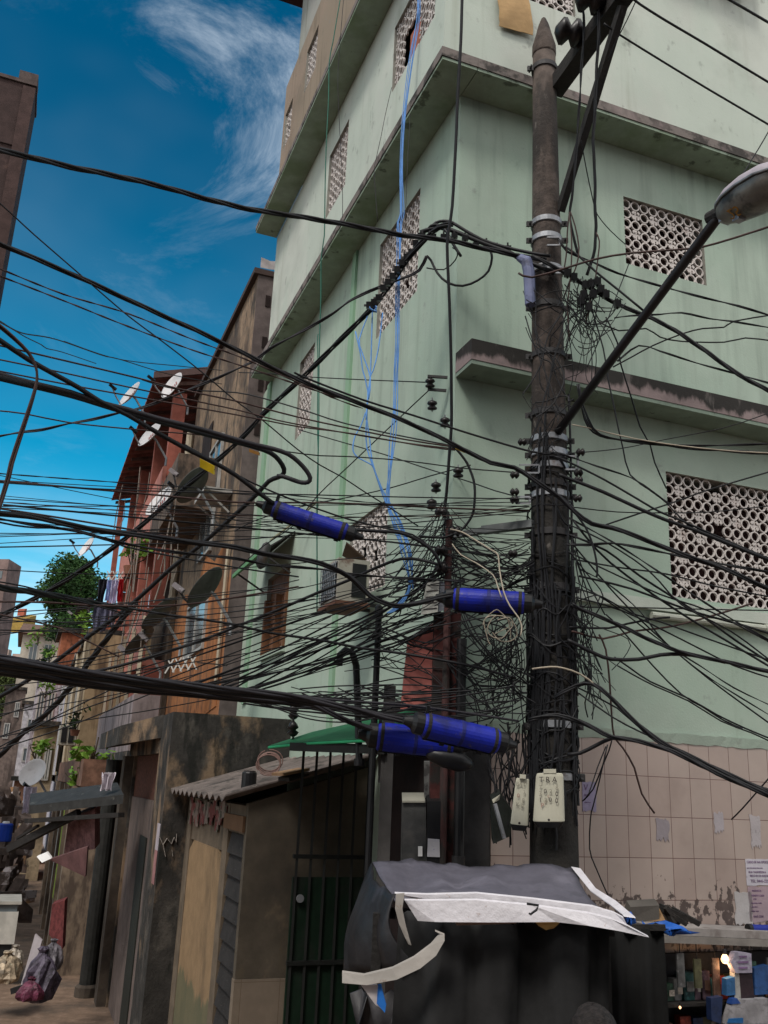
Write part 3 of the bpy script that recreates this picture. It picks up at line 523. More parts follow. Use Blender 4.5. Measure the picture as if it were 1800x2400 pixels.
# ------------------------------------------------------------------ plants and the tree
LEAFM = mat('leaf_green', (.028,.075,.015), .75, [((.085,.16,.025), 1.0, (1,1,1), .52, .66, .8), ((.010,.03,.008), 1.6, (1,1,1), .48, .62, .85)], var=.4, vscale=5, bump=0)
LEAFB = mat('leaf_bright', (.14,.26,.03), .65, [((.07,.16,.02), 6, (1,1,1), .5, .65, .8)], var=.3, bump=0)
BARK = mat('bark_brown', (.06,.045,.03), .95, var=.3)
def leaves(blobs, n, s, seed):
    r = random.Random(seed); m = MB()
    for k in range(n):
        c, rad = blobs[r.randrange(len(blobs))]; d = V((r.gauss(0,1), r.gauss(0,1), r.gauss(0,1))).normalized()*(r.random()**.42)
        p = V(c)+V((d.x*rad[0], d.y*rad[1], d.z*rad[2])); u = V((r.gauss(0,1), r.gauss(0,1), r.gauss(0,.6))).normalized(); w = u.orthogonal().normalized(); w.rotate(Matrix.Rotation(r.uniform(0,6), 3, u)); q = s*r.uniform(.6,1.3)
        m.quad(p-u*q, p-w*q*.45, p+u*q, p+w*q*.45)
    return m
tr = thing('leafy_tree', 'rounded leafy green tree rising behind the red house', 'tree', at(170, 1560, 46)); c = at(172, 1405, 46); bl = []
rr = random.Random(4)
for k in range(46): bl.append((at(158+max(-52,min(56,rr.gauss(0,32))), 1398+max(-68,min(80,rr.gauss(0,38))), 46+rr.gauss(0,1.2)), (.42+rr.random()*.42,)*3))
for x, y in ((200,1490),(190,1510),(180,1480),(150,1390),(118,1385),(195,1345),(205,1360)): bl.append((at(x, y, 46), (.6,.6,.6)))
sub(tr, leaves(bl, 21000, .11, 1).obj('crown', LEAFM))
m = MB(); b0 = V((c.x+.4, c.y, 0)); m.tube([b0, b0+V((0,0,5)), c-V((-.3,0,1.2)), c], [.35,.28,.2,.08], 8)
for k in range(6): d = rr.uniform(0,6); m.tube([c-V((0,0,1.6)), c+V((math.cos(d)*.8, math.sin(d)*.8, -.3)), c+V((math.cos(d)*1.3, math.sin(d)*1.3, .7))], [.12,.08,.03], 6)
sub(tr, m.obj('trunk', BARK))
tr = thing('hill_tree', 'olive green tree mass between the hill and the alley houses', 'tree', at(20, 1800, 85)); bl = [(at(x, y, 85), (1.1,1.1,.8)) for x, y in ((0,1570),(18,1575),(36,1562),(5,1600),(10,1640),(5,1690),(24,1590),(8,1620),(0,1660))]
sub(tr, leaves(bl, 7000, .13, 2).obj('crown', mat('leaf_olive', (.075,.10,.03), .8, var=.5, bump=0))); sub(tr, MB().tube([at(10, 1790, 85), at(12, 1620, 85)], [.5,.3], 8).obj('trunk', BARK))
def plant(label, x, y, d, r, n, seed, bright=True, pot=True):
    c = at(x, y, d); p = thing('potted_plant', label, 'plant', c); rr = random.Random(seed)
    sub(p, leaves([(c+V((rr.gauss(0,.5)*r, rr.gauss(0,.4)*r, rr.gauss(0,.5)*r)), (r*.6,)*3) for _ in range(5)], n, r*.32, seed).obj('foliage', LEAFB if bright else LEAFM))
    m = MB()
    for k in range(5): m.tube([c-V((0,0,r*1.3)), c+V((rr.gauss(0,.4)*r, rr.gauss(0,.3)*r, rr.gauss(0,.4)*r))], .012, 5)
    sub(p, m.obj('stem', BARK))
    if pot: sub(p, MB().lathe(c-V((0,0,r*1.9)), (0,0,1), [(r*.35,0),(r*.5,r*.6),(r*.45,r*.62)], 12).obj('pot', mat('pot_clay', (.25,.11,.07), .9)))
plant('bright green plant dangling over the mouldy canopy of the annex', 216, 1768, 15.5, .28, 90, 1); plant('yellow green weed below the bright plant on the canopy', 192, 1808, 15.8, .22, 60, 2, pot=False)
plant('bright vine hanging beside the cream house', 88, 1745, 26, .3, 80, 3, pot=False); plant('small green plant on the red house balcony', 312, 1285, 16.5, .26, 90, 4); plant('pale green bush on the grey house roof', 92, 1490, 42, .34, 70, 5, pot=False)
plant('dark green plant on the orange terrace', 180, 1680, 20, .2, 70, 6, False); plant('thin green shrub above the white house', 118, 1530, 38, .32, 60, 7, pot=False); plant('green climber on the cream house parapet', 108, 1612, 27, .22, 60, 8, pot=False)
plant('small fern at the orange house terrace edge', 204, 1462, 27, .35, 80, 9); plant('dark hedge strip along the terrace behind the cables', 105, 1550, 30, .25, 90, 10, False, pot=False)
# ------------------------------------------------------------------ satellite dishes
DW = mat('dish_white', (.62,.60,.60), .55, [((.35,.30,.28), 7, (1,1,1), .58, .75, .5)], var=.06); DG = mat('dish_dull_grey', (.085,.085,.08), .7, [((.03,.03,.03), 4, (1,1,1), .5, .7, .6)], var=.2)
def dish(label, x, y, d, dia, front, arm, m=DW, ang=55, mark=True, ds=.6):
    c = at(x, y, d); tc_ = (EYE-c).normalized(); sr = RIGHT*-math.sin(math.radians(ang)) + UP*math.cos(math.radians(ang))
    n = (sr*math.sqrt(1-front*front) + tc_*front).normalized()
    t = thing('satellite_dish', label, 'satellite dish', c, 'satellite dishes on the alley fronts'); R_ = dia/2
    ref = RIGHT*math.cos(math.radians(ang)) + UP*math.sin(math.radians(ang))
    prof = [(R_*k/6, dia*.12*(k/6)**2) for k in range(7)]; prof = [(1e-3,0)] + prof[1:] + [(R_*1.015, dia*.118), (R_*.99, dia*.105)] + [(R_*k/6, dia*.12*(k/6)**2-.012) for k in range(5, 0, -1)] + [(1e-3,-.012)]
    sub(t, MB().lathe(c-n*dia*.06, n, prof, 28, ref).obj('reflector', m, smooth=True))
    tip = at(arm[0], arm[1], d-.25*front); low = c - ref*R_*.92 + n*dia*.04; sub(t, MB().tube([low, low.lerp(tip, .5)-V((0,0,.03)), tip], .016, 6).obj('feed_arm', STEEL if m is DW else DARKSTEEL))
    sub(t, MB().obox(tip, n, ref, n.cross(ref), .12, .06, .05).lathe(tip-n*.02, -n, [(.02,0),(.035,.05),(.035,.09)], 10).obj('feed_horn', mat('horn_grey', (.2,.18,.19), .6) if m is DG else BLACKP))
    wl = c - n*.12 + (nL*-.25 - V((0,0,.35))); sub(t, MB().tube([c-n*.07, c-n*.14, wl, wl-V((0,0,.15))], .022, 6).obj('mount', STEEL))
    if mark:
        mk = MB()
        for k in range(4): q = c - n*(dia*.06-.02) + ref*(.12*R_*(k-1.5)*1.4) ; mk.bar(q-n.cross(ref)*.05, q+n.cross(ref)*(.03+.03*(k % 2))+ref*.03, .02, .006, n)
        sub(t, mk.obj('mark', mat('mark_red', (.30,.07,.06), .8)))
dish('white dish with red lettering nearest the roof verge of the red house', 405, 905, 17.5, .62, .5, (352, 885), ang=52)
dish('white dish overhanging the tiled eave against the sky', 306, 925, 18, .62, .42, (262, 905), ang=50)
dish('white dish in the middle of the tiled eave with a curled feed arm', 353, 1020, 17, .60, .45, (310, 1005), ang=48)
dish('white dish over the red house balcony below the block screen', 375, 1178, 15.5, .62, .45, (400, 1135), ang=50)
dish('large dark dish seen from behind near the yellow tag', 455, 1140, 13.5, .66, -.35, (405, 1105), DG, 52, False)
dish('white dish standing alone against the sky above the tree', 204, 1283, 27, .68, .42, (167, 1268), ang=55)
dish('big dark dish seen from behind over the orange wall', 485, 1380, 11.5, .62, -.3, (415, 1375), DG, 52, False)
dish('tilted dark dish below the big dark dish', 375, 1442, 13.5, .62, -.25, (335, 1490), DG, 45, False)
dish('dark dish half hidden among conduits under the tilted one', 330, 1505, 14, .55, -.25, (285, 1520), DG, 45, False)
dish('round white dish low on the far shop wall', 78, 1812, 19, .55, .75, (60, 1840), ang=50, mark=False)
dish('small dark dish on the orange house roof edge', 200, 1425, 28, .7, -.3, (163, 1435), DG, 50, False)
# ------------------------------------------------------------------ laundry and drying racks
RACK = mat('rack_white', (.6,.58,.55), .6)
def rack(label, x0, y0, x1, y1, d, n):
    p, q = at(x0, y0, d), at(x1, y1, d); t = thing('drying_rack', label, 'drying rack', p); h = .09; m = MB()
    for k in range(n):
        a, b = p.lerp(q, k/n), p.lerp(q, (k+1)/n); m.bar(a+V((0,0,h)), b-V((0,0,h)), .018); m.bar(a-V((0,0,h))+nL*.02, b+V((0,0,h))+nL*.02, .018)
    sub(t, m.obj('lattice', RACK)); sub(t, MB().bar(p, p-nL*.4, .015).bar(q, q-nL*.4, .015).obj('bracket', DARKSTEEL))
rack('white folding rack holding the washing on the red house', 250, 1350, 290, 1352, 16, 3); rack('white folding rack on the orange brown wall', 392, 1562, 462, 1553, 12.2, 4)
def cloth(name, label, x, y0, y1, w, d, c, seed):
    rr = random.Random(seed); a = at(x, y0, d); b = at(x, y1, d); H = (a-b).length; wd = w/F*d; rows = []
    for j in range(9):
        t_ = j/8; rows.append([a+V((0,0,-H*t_)) + RIGHT*(i/8-.5)*wd*(1-.25*abs(t_-.2)+.1*math.sin(seed+t_*5)) + FWD*.04*math.sin(i*1.7+seed+t_*2) for i in range(9)])
    t = thing(name, label, 'laundry', a, 'washing hung to dry in the alley'); sub(t, MB().sheet(rows, .006, FWD).obj('fabric', mat('cloth_%s' % seed, c, .9, var=.25, vscale=9))); sub(t, MB().bar(a+RIGHT*wd*.3, a-RIGHT*wd*.3, .015).obj('hem', mat('hem_%s' % seed, tuple(q*.6 for q in c), .9)))
for q in (('hanging_shirt', 'black shirt hung first on the folding rack', 241, 1358, 1412, 20, 16, (.02,.02,.03), 1), ('hanging_shirt', 'pale blue shirt hung on the folding rack', 258, 1360, 1408, 14, 15.9, (.35,.40,.62), 2), ('hanging_shirt', 'white and violet shirt hung on the folding rack', 271, 1360, 1414, 18, 15.8, (.5,.47,.62), 3), ('hanging_shirt', 'bright red shirt hung last on the folding rack', 286, 1358, 1410, 12, 15.7, (.45,.02,.03), 4), ('hanging_trousers', 'dark blue grey trousers hung below the shirts', 240, 1412, 1480, 34, 16, (.09,.09,.14), 5), ('hanging_trousers', 'faded grey trousers hung beside the blue ones', 266, 1418, 1470, 16, 15.9, (.2,.18,.24), 6),
          ('hanging_cloth', 'lilac white cloth hung over the shop awning far down the alley', 70, 1845, 1905, 26, 18, (.5,.45,.55), 7), ('hanging_bag', 'white plastic bag hung under the mouldy canopy', 254, 1812, 1852, 30, 11.5, (.55,.5,.55), 8)): cloth(*q)
# conduits dropping down the fronts
m = MB(); rr = random.Random(8)
for k in range(26):
    x = rr.uniform(285, 430); y0 = rr.uniform(1090, 1420); y1 = y0+rr.uniform(80, 230); d = 15.2-(x-255)*.016; m.tube([at(x, y0, d), at(x-8+rr.gauss(0,5), (y0+y1)/2, d), at(x-20+rr.gauss(0,7), y1, d)], rr.choice((.006,.008,.013)), 5)
tag(m.obj('conduit_drops', mat('conduit_grey', (.19,.155,.135), .7, var=.4)), 'pale loose wires and conduits hanging down the old alley fronts', 'wires', None, 'stuff')
# ------------------------------------------------------------------ shops and clutter on the alley floor
SH = thing('shop_front', 'worn cream shop front with posters on its door jambs low in the alley', 'shop', L.p(12, 1.8, 0))
SHW = mat('shop_jamb_cream', (.24,.18,.13), .9, [((.07,.05,.04), 5, (1,1,.3), .45, .62, .85)], var=.2)
for a in (9.6, 10.9, 12.2, 14.0, 16): sub(SH, MB().fbox(L, a, a+.28, 1.4, 1.95, 0, 2.7).obj('jamb', SHW))
sub(SH, MB().fbox(L, 8.6, 17, 1.2, 1.42, 0, 2.8).obj('back_wall', DARKIN)); sub(SH, MB().fbox(L, 8.6, 17, 1.2, 1.9, 2.71, 3.1).obj('fascia', mat('fascia_rust', (.17,.09,.06), .9, var=.4)))
for k, (a, c) in enumerate(((11.0, (.30,.38,.05)), (12.25, (.35,.33,.30)))): sub(SH, MB().fbox(L, a, a+.22, 1.951, 1.956, .9, 2.3).obj('poster', mat('shop_poster_%d' % k, c, .8, var=.3, vscale=9)))
bw = thing('brick_stall', 'mauve brick stall wall beside the black pillar', 'stall', at(180, 1990, 12.5))
sub(bw, MB().plate([at(160,1920,12.5), at(222,1895,11.9), at(222,1990,11.9), at(150,2000,12.6)], FWD*.2).obj('wall', mat('brick_mauve', (.17,.085,.085), .95, var=.4, vscale=14))); sub(bw, MB().plate([at(115,2015,12.4), at(205,1985,11.8), at(200,2055,11.9), at(150,2030,12.3)], FWD*.05).obj('eave', mat('eave_mauve', (.12,.06,.06), .9, var=.3)))
sub(bw, MB().plate([at(86,2008,12.3), at(110,1998,12.3), at(120,2012,12.2), at(98,2022,12.2)], FWD*.04).obj('white_tile', WHITE))
sub(bw, MB().plate([at(122,2120,12.4), at(152,2110,12.2), at(146,2225,12.2), at(114,2190,12.4)], FWD*.1).obj('red_panel', mat('panel_dark_red', (.12,.03,.03), .9, var=.4, vscale=16)))
sa = thing('sheet_awning', 'long black sheet metal awning sticking out over the alley shops', 'awning', at(180, 1875, 12))
p0, p1 = at(70, 1888, 12.6), at(290, 1862, 11.2); bk_ = FWD.cross(V((0,0,1))).cross(V((0,0,1)))*-1.0
sub(sa, MB().plate([p0, p1, p1+ld*.9+V((0,0,.12)), p0+ld*.9+V((0,0,.12))], (0,0,-.10)).obj('sheet', mat('sheet_black', (.03,.03,.029), .7, [((.16,.16,.14), 7, (1,1,1), .6, .7, .5)], var=.3))); sub(sa, MB().bar(p0-V((0,0,.18)), p1-V((0,0,.22)), .09, .05).obj('beam', TIMBER))
sub(sa, MB().bar(at(20,1990,13), at(185,1905,12), .06, .09).obj('strut', TIMBER)); sub(sa, MB().bar(at(40,1965,13), at(90,1935,12.6), .03).obj('strut', TIMBER))
bp = thing('black_pole', 'thick black post standing at the corner of the annex', 'post', L.p(8.25, 1.42, 0)); sub(bp, MB().tube([L.p(8.2,1.5,0), L.p(8.2,1.5,3.1)], .11, 14).obj('shaft', mat('post_black', (.02,.02,.018), .8, var=.4))); sub(bp, MB().lathe(L.p(8.2,1.5,0), (0,0,1), [(.16,0),(.16,.12),(.12,.15)], 14).obj('base', GRIME))
dn = thing('dark_doorway', 'black open doorway between the black post and the shop front', 'doorway', L.p(8.6, 1.2, 0)); sub(dn, MB().fbox(L, 8.32, 9.5, 1.1, 1.3, 0, 2.7).obj('opening', DARKIN)); sub(dn, MB().fbox(L, 9.3, 9.4, 1.301, 1.4, 0, 2.6).obj('frame', LILAC)); sub(dn, MB().fbox(L, 8.7, 9.2, 1.301, 1.36, .9, .95).obj('shelf', SHW))  # the opening is a solid slab, its darkness put into the colour
def bag(name, label, x, y, d, sx, sz, c, seed, cat='bag', gl=.5):
    rr = random.Random(seed); c0 = at(x, y, d); m = MB(); n = 18; ph = [rr.uniform(0, 6) for _ in range(9)]
    prof = [(.30,-.5),(.46,-.46),(.52,-.3),(.50,-.1),(.42,.1),(.30,.26),(.16,.36),(.10,.42),(.17,.5),(.12,.52)]; m.lathe(c0, (0,0,1), [(r*sx, h*sz) for r, h in prof], n)
    for v in m.v:
        q = v-c0; a = math.atan2(q.y, q.x); k = 1+.16*math.sin(3*a+ph[0]+q.z*9)+.10*math.sin(7*a+ph[1]-q.z*14)+.06*math.sin(11*a+ph[2]+q.z*31)+rr.uniform(-.05,.05)
        v.x, v.y, v.z = c0.x+q.x*k, c0.y+q.y*k, v.z+(rr.uniform(-.02,.02)*sz if q.z > -.45*sz else 0)
    t = thing(name, label, cat, c0-V((0,0,sz/2))); sub(t, m.obj('body', mat('bag_%d' % seed, c, gl, [(tuple(q*.3 for q in c), 12, (1,1,1), .48, .6, .9), (tuple(min(.6, q*1.9) for q in c), 17, (1,1,1), .6, .68, .7)], var=.5, vscale=14, bump=.5)))
    k = c0+V((0,0,sz*.44)); sub(t, MB().lathe(k, (0,0,1), [(.11*sx,0),(.12*sx,.01),(.11*sx,.03)], 10).obj('knot', mat('bag_knot_%d' % seed, tuple(q*.5 for q in c), gl)))
bag('plastic_bag', 'crumpled dark purple plastic bag slumped by the grey board', 95, 2284, 11.9, .36, .54, (.08,.065,.095), 21); bag('plastic_bag', 'pale grey bag piled on the dark purple bag', 122, 2238, 12.0, .24, .32, (.17,.155,.175), 22); bag('plastic_bag', 'small pink red bag squeezed under the purple bag', 72, 2318, 11.75, .26, .22, (.13,.03,.06), 25)
bag('rubbish_bag', 'beige rubbish sack at the photo edge on the dirt', 14, 2266, 13.2, .38, .34, (.42,.33,.23), 23); bag('rubbish_bag', 'whitish torn rubbish sack beside the beige one', 34, 2245, 13.4, .24, .28, (.55,.48,.40), 24)
gb = thing('leaning_board', 'grey board leaning on the purple plastic bags', 'board', at(60, 2300, 12)); sub(gb, MB().plate([at(82,2190,12.3), at(98,2205,12.2), at(70,2305,11.9), at(44,2325,12.0)], FWD*.03).obj('panel', mat('board_grey', (.28,.25,.26), .8))); sub(gb, MB().bar(at(30,2322,11.9), at(75,2308,11.8), .10, .06).obj('foot', BLACKP))
vc = thing('vendor_counter', 'white counter with a dark glass strip standing in the alley', 'counter', at(10, 2200, 15.4)); c0 = at(-6, 2165, 15.4)
sub(vc, MB().obox(c0, RIGHT, ld, (0,0,1), .55, .8, .42).obj('body', mat('counter_white', (.42,.40,.36), .6, var=.15))); sub(vc, MB().obox(c0+V((0,0,.26)), RIGHT, ld, (0,0,1), .5, .75, .1).obj('glass_strip', GLASS)); sub(vc, MB().obox(c0+V((0,0,.33)), RIGHT, ld, (0,0,1), .6, .85, .04).obj('top', mat('counter_top', (.36,.34,.3), .6))); sub(vc, MB().obox(c0-V((0,0,.35)), RIGHT, ld, (0,0,1), .5, .7, .3).obj('base', BLACKP))
bo = thing('blue_drum', 'small blue drum among the dark alley clutter', 'drum', at(8, 1965, 17)); sub(bo, MB().lathe(at(8,1972,17), (0,0,1), [(.11,0),(.12,.02),(.12,.26),(.1,.28)], 14).obj('body', mat('drum_blue', (.01,.05,.4), .5))); sub(bo, MB().lathe(at(8,1972,17)+V((0,0,.281)), (0,0,1), [(.06,0),(.05,.03)], 12).obj('cap', WHITE))
r_ = random.Random(31); m = MB()
for k in range(150):
    p = at(r_.uniform(-5, 45), r_.uniform(1850, 2150), r_.uniform(19, 30)); m.obox(p, V((r_.gauss(0,1),r_.gauss(0,1),r_.gauss(0,1))).normalized(), V((0,0,1)), RIGHT, r_.uniform(.1,.9), r_.uniform(.04,.3), r_.uniform(.03,.25))
tag(m.obj('alley_clutter', mat('clutter_mixed', (.10,.075,.065), .9, [((.4,.36,.36), 2, (1,1,1), .58, .64, .9), ((.3,.16,.07), 1.4, (1,1,1), .58, .66, .8)], var=.5, vscale=4)), 'jumble of boards, sheets and stalls deep in the alley', 'clutter', None, 'stuff')
for nm, lb, x0, x1, y0, y1, a, c, ws in (('terrace_house', 'orange and white terrace block under the round tree', 146, 206, 1482, 1590, 24, (.36,.13,.07), ((.1,.4,.25,.8),)), ('alley_house', 'lavender white house end with one dark window above the cream house', 92, 150, 1572, 1700, 31, (.40,.37,.41), ((.2,.5,.3,.75), (.6,.9,.3,.75))), ('alley_house', 'grey brown house end at the photo edge below the hill tree', 16, 62, 1615, 1800, 44, (.15,.115,.10), ((.2,.45,.55,.8), (.55,.85,.2,.45))),
    ('alley_house', 'narrow white house end beyond the white dish', 58, 98, 1650, 1850, 37, (.42,.40,.42), ((.2,.7,.6,.8), (.2,.7,.2,.4))), ('alley_house', 'blackish house end deepest at the photo edge', -12, 34, 1690, 1900, 52, (.06,.055,.055), ((.3,.6,.5,.7), (.65,.9,.2,.45))), ('alley_house', 'dirty cream house end behind the shop awning', 84, 138, 1700, 1905, 22.5, (.30,.23,.15), ((.15,.45,.5,.8), (.6,.9,.5,.8))), ('alley_house', 'low rusty shack end under the white dish', 34, 84, 1830, 1990, 27, (.19,.10,.065), ((.2,.5,.4,.8),))):
    o1, zt_ = L.side(x0, y0, a); o0, _ = L.side(x1, y0, a); zb_ = L.side(x0, y1, a)[1]; mc = mat('render_end_%d' % x0, c, .95, [(tuple(q*.35 for q in c), 2.5, (1,1,.3), .46, .64, .85), (DARK, 4, (1,1,.5), .6, .7, .7)], var=.25)
    hh = thing(nm, lb, 'house', L.p(a, o0, 0)); sub(hh, MB().fbox(L, a, a+2.5, o0, o1, max(0, min(zb_, zt_-1)) if nm == 'terrace_house' else 0, zt_).obj('wall', mc)); sub(hh, MB().fbox(L, a-.15, a+2.6, o0-.05, o1+.12, zt_+.004, zt_+.14).obj('roof_slab', MOULD)); FA_ = Fr(L.p(a, 0, 0), nL, -ld)
    for w0, w1, h0, h1 in ws: win(hh, FA_, .004, o0+(o1-o0)*w0, o0+(o1-o0)*w1, zt_-(1-h0)*3.0, zt_-(1-h1)*3.0)
# unseen house added across the street behind the camera, to shade the lower street
sh_ = thing('street_house', 'plain rendered house across the street facing the green building', 'house', (0, -7, 0)); sub(sh_, MB().hexa([V((-16,-13,0)), V((14,-13,0)), V((14,-6.5,0)), V((-16,-6.5,0)), V((-16,-13,11)), V((14,-13,11)), V((14,-6.5,11)), V((-16,-6.5,11))]).obj('wall', LILAC)); sub(sh_, MB().hexa([V((-16.3,-13,11.01)), V((14.3,-13,11.01)), V((14.3,-6.2,11.01)), V((-16.3,-6.2,11.01)), V((-16.3,-13,11.2)), V((14.3,-13,11.2)), V((14.3,-6.2,11.2)), V((-16.3,-6.2,11.2))]).obj('roof', ROOFT))
# ------------------------------------------------------------------ the utility pole and what is bolted to it
PB = at(1297, 1857, 6.4); PX, PY = PB.x, PB.y
def pole(z): return V((PX, PY, z))
def prad(z): return .093 + (9.15-z)*.0098
UPL = thing('utility_pole', 'thick concrete utility pole with a pointed cap wrapped in cables', 'utility pole', (PX, PY, 0))
def addP(n, m, k, **q): return sub(UPL, m.obj(n, k, **q))
addP('shaft', MB().lathe((PX,PY,0), (0,0,1), [(prad(z), z) for z in (0,1,2,3,4,5,6,7,8,8.9)], 28), CONC, smooth=True)
addP('cap', MB().lathe((PX,PY,8.9), (0,0,1), [(.097,0),(.101,.02),(.10,.1),(.075,.2),(.045,.33),(.02,.40),(.004,.42)], 24), CONC, smooth=True)
def zpix(y): # height of pole axis at image row y
    lo, hi = 0., 10.
    for _ in range(40):
        mid = (lo+hi)/2; q = V((PX,PY,mid))-EYE; c = V((q.dot(RIGHT), q.dot(UP), q.dot(FWD)))
        if CY-F*c.y/c.z > y: lo = mid
        else: hi = mid
    return (lo+hi)/2
def band(y, m=STEEL, w=.05, bolt=True, ang=.5):
    z = zpix(y); r = prad(z)+.006; b = MB(); n = 28
    b.lathe((PX,PY,z-w/2), (0,0,1), [(r,0),(r+.006,.004),(r+.006,w-.004),(r,w)], n)
    o = addP('clamp_band', b, m)
    if bolt:
        for s in (-1, 1):
            c = V((PX,PY,z))+RIGHT*s*(r+.02)-FWD*.03; k = MB().obox(c, RIGHT, FWD, (0,0,1), .05, .03, .045); k.bar(c-FWD*.06, c+FWD*.06, .014); sub(o, k.obj('bolt', DARKSTEEL))
for y, m in ((165, DARKSTEEL), (528, STEEL), (567, STEEL), (640, STEEL), (725, DARKSTEEL), (838, DARKSTEEL), (975, DARKSTEEL), (1035, STEEL), (1068, STEEL), (1100, STEEL), (1142, DARKSTEEL), (1165, STEEL), (1255, DARKSTEEL), (1382, DARKSTEEL), (1700, STEEL), (1820, STEEL)): band(y, m)
# crossarm, its brace and insulators
zc_ = zpix(205); e0 = V((PX+.10, PY-.02, zc_)); far_ = atz(1490, -55, zc_); dr_ = (far_-e0).normalized()
addP('crossarm', MB().bar(e0-dr_*.04, e0+dr_*1.7, .13, .13), TIMBER)
zb = zpix(505); addP('brace', MB().bar(V((PX+.1, PY-.06, zb)), e0+dr_*.98-V((0,0,.10)), .055, .07), TIMBER)
addP('arm_bolt', MB().bar(e0-dr_*.25+FWD*.0, e0+dr_*.14+V((0,0,-.02)), .02).obox(e0+dr_*.02, dr_, RIGHT, (0,0,1), .04, .16, .1), DARKSTEEL)
def insul(o, ax, s=1.0, name='insulator', par=None, mt=CERAM):
    m = MB().lathe(o, ax, [(.012*s,0),(.03*s,.01*s),(.052*s,.03*s),(.052*s,.045*s),(.026*s,.06*s),(.05*s,.08*s),(.05*s,.095*s),(.02*s,.115*s),(.012*s,.12*s)], 16)
    return sub(par or UPL, m.obj(name, mt, smooth=True))
ins_c = at(1378, 37, (e0+dr_*.62 - EYE).to_2d().length); insul(e0+dr_*.55+V((-.05,0,.03)), V((-1,0,.15)), 2.0); insul(e0+dr_*.86+V((-.05,0,.05)), V((-1,0,.2)), 2.0)
# rectangular bracket with bolts half-way up, junction plates
for (x, y, w, h) in ((1297, 575, .10, .07), (1300, 640, .12, .05), (1340, 1100, .09, .10), (1240, 1108, .14, .06), (1225, 1180, .10, .05)):
    c = at(x, y, 6.25); m = MB().obox(c, RIGHT, FWD, (0,0,1), w, .03, .012).obox(c+V((0,0,h)), RIGHT, FWD, (0,0,1), w, .03, .012).obox(c+RIGHT*w/2+V((0,0,h/2)), RIGHT, FWD, (0,0,1), .012, .03, h); addP('bracket', m, STEEL)
for (x, y, ax) in ((1217, 1113, -1), (1217, 1153, -1), (1217, 1172, -1), (1213, 1297, -1), (1345, 1108, 1), (1345, 1125, 1), (1343, 1168, 1), (1350, 1060, 1), (1235, 1036, -1)):
    insul(at(x, y, 6.22), RIGHT*ax, .55, 'spool')
# grey-blue cable shoe strapped to the shaft, horizontal steel arm towards the facade corner
c0, c1, c2 = at(1216, 603, 6.22), at(1240, 640, 6.20), at(1243, 715, 6.2); addP('cable_shoe', MB().tube([c0, at(1234, 612, 6.2), c1, c2], [.03,.045,.045,.04], 10), mat('shoe_blue_grey', (.16,.18,.30), .6, [((.05,.05,.07), 8, (1,1,1), .55, .7, .7)], var=.2))
a0_, a1_, a2_ = at(1250, 1228, 6.3), at(1132, 1243, 6.5), at(1052, 1258, 6.62)
addP('side_arm', MB().bar(a0_, a1_, .06, .055).bar(a1_.lerp(a0_, .1), a2_, .045, .04), mat('arm_grey', (.14,.15,.15), .7, var=.25))
# ------------------------------------------------------------------ street lamp
SL = thing('street_lamp', 'cobra head street lamp on a slanting black tube', 'street lamp', at(1314, 1003, 6.3))
s0, s1 = at(1308, 1012, 6.28), at(1692, 497, 4.9); sub(SL, MB().tube([s0, s0.lerp(s1, .5), s1.lerp(s0, .04), s1], .030, 14).obj('arm_tube', mat('tube_black', (.02,.017,.018), .5, [((.06,.04,.04), 8, (1,1,1), .6, .75, .5)], var=.3), smooth=True))
hd = (at(1860, 405, 4.55)-s1); hd.z *= .9; hl = hd.length; hx = hd.normalized(); hy = hx.cross(V((0,0,1))).normalized(); hz = hy.cross(hx)
def shell(prof, z0, z1, n=18):
    m = MB(); rows = []
    for t, w, h in prof:
        rows.append([s1+hx*(t*hl) + hy*math.cos(math.pi*k/n)*w + hz*(z0+math.sin(math.pi*k/n)*h*z1) for k in range(n+1)])
    return m.sheet(rows)
PR = [(-.03,.03,.03),(0,.05,.05),(.08,.085,.07),(.25,.125,.085),(.5,.15,.095),(.75,.15,.09),(.95,.11,.07),(1.0,.03,.03)]
sub(SL, shell(PR, .01, 1).obj('housing', mat('lamp_housing_grey', (.40,.36,.40), .55, [((.2,.17,.19), 6, (1,1,1), .55, .75, .5)], var=.08), smooth=True))
sub(SL, shell([(t, w*.93, h*1.25) for t, w, h in PR[1:]], -.004, -1).obj('lens', mat('lens_dirty', (.16,.145,.125), .3, [((.03,.03,.028), 7, (1,1,1), .46, .62, .85)], var=.3, spec=.5), smooth=True))
rim = MB()
for s in (-1, 1): rim.tube([s1+hx*(t*hl)+hy*w*s*1.0+hz*.004 for t, w, h in PR[1:-1]], .008, 6)
sub(SL, rim.obj('rim', STEEL)); sub(SL, MB().obox(s1+hx*.05-hz*.06, hx, hy, hz, .07, .07, .04).obox(s1+hx*.16-hz*.115+hy*.02, hx, hy, hz, .05, .05, .03).obj('catch', STEEL))
sub(SL, MB().tube([s1+hx*.02+hz*.0, s1-hx*.10], .042, 12).obj('collar', TIMBER)); 
def text(s, size, o, ux, uy, m, name='lettering', parent=None, align='CENTER'):
    cu = bpy.data.curves.new('t', 'FONT'); cu.body = s; cu.size = size; cu.align_x = align; cu.align_y = 'CENTER'; cu.extrude = .0008
    ob = bpy.data.objects.new('t', cu); COL.objects.link(ob); dg = bpy.context.evaluated_depsgraph_get(); me = bpy.data.meshes.new_from_object(ob.evaluated_get(dg)); bpy.data.objects.remove(ob)
    ux = V(ux).normalized(); uy = V(uy).normalized(); uz = ux.cross(uy)
    for v in me.vertices: c = v.co; v.co = V(o) + ux*c.x + uy*c.y + uz*c.z
    me.materials.clear(); me.materials.append(m); q = bpy.data.objects.new(name, me); COL.objects.link(q)
    return sub(parent, q) if parent else q
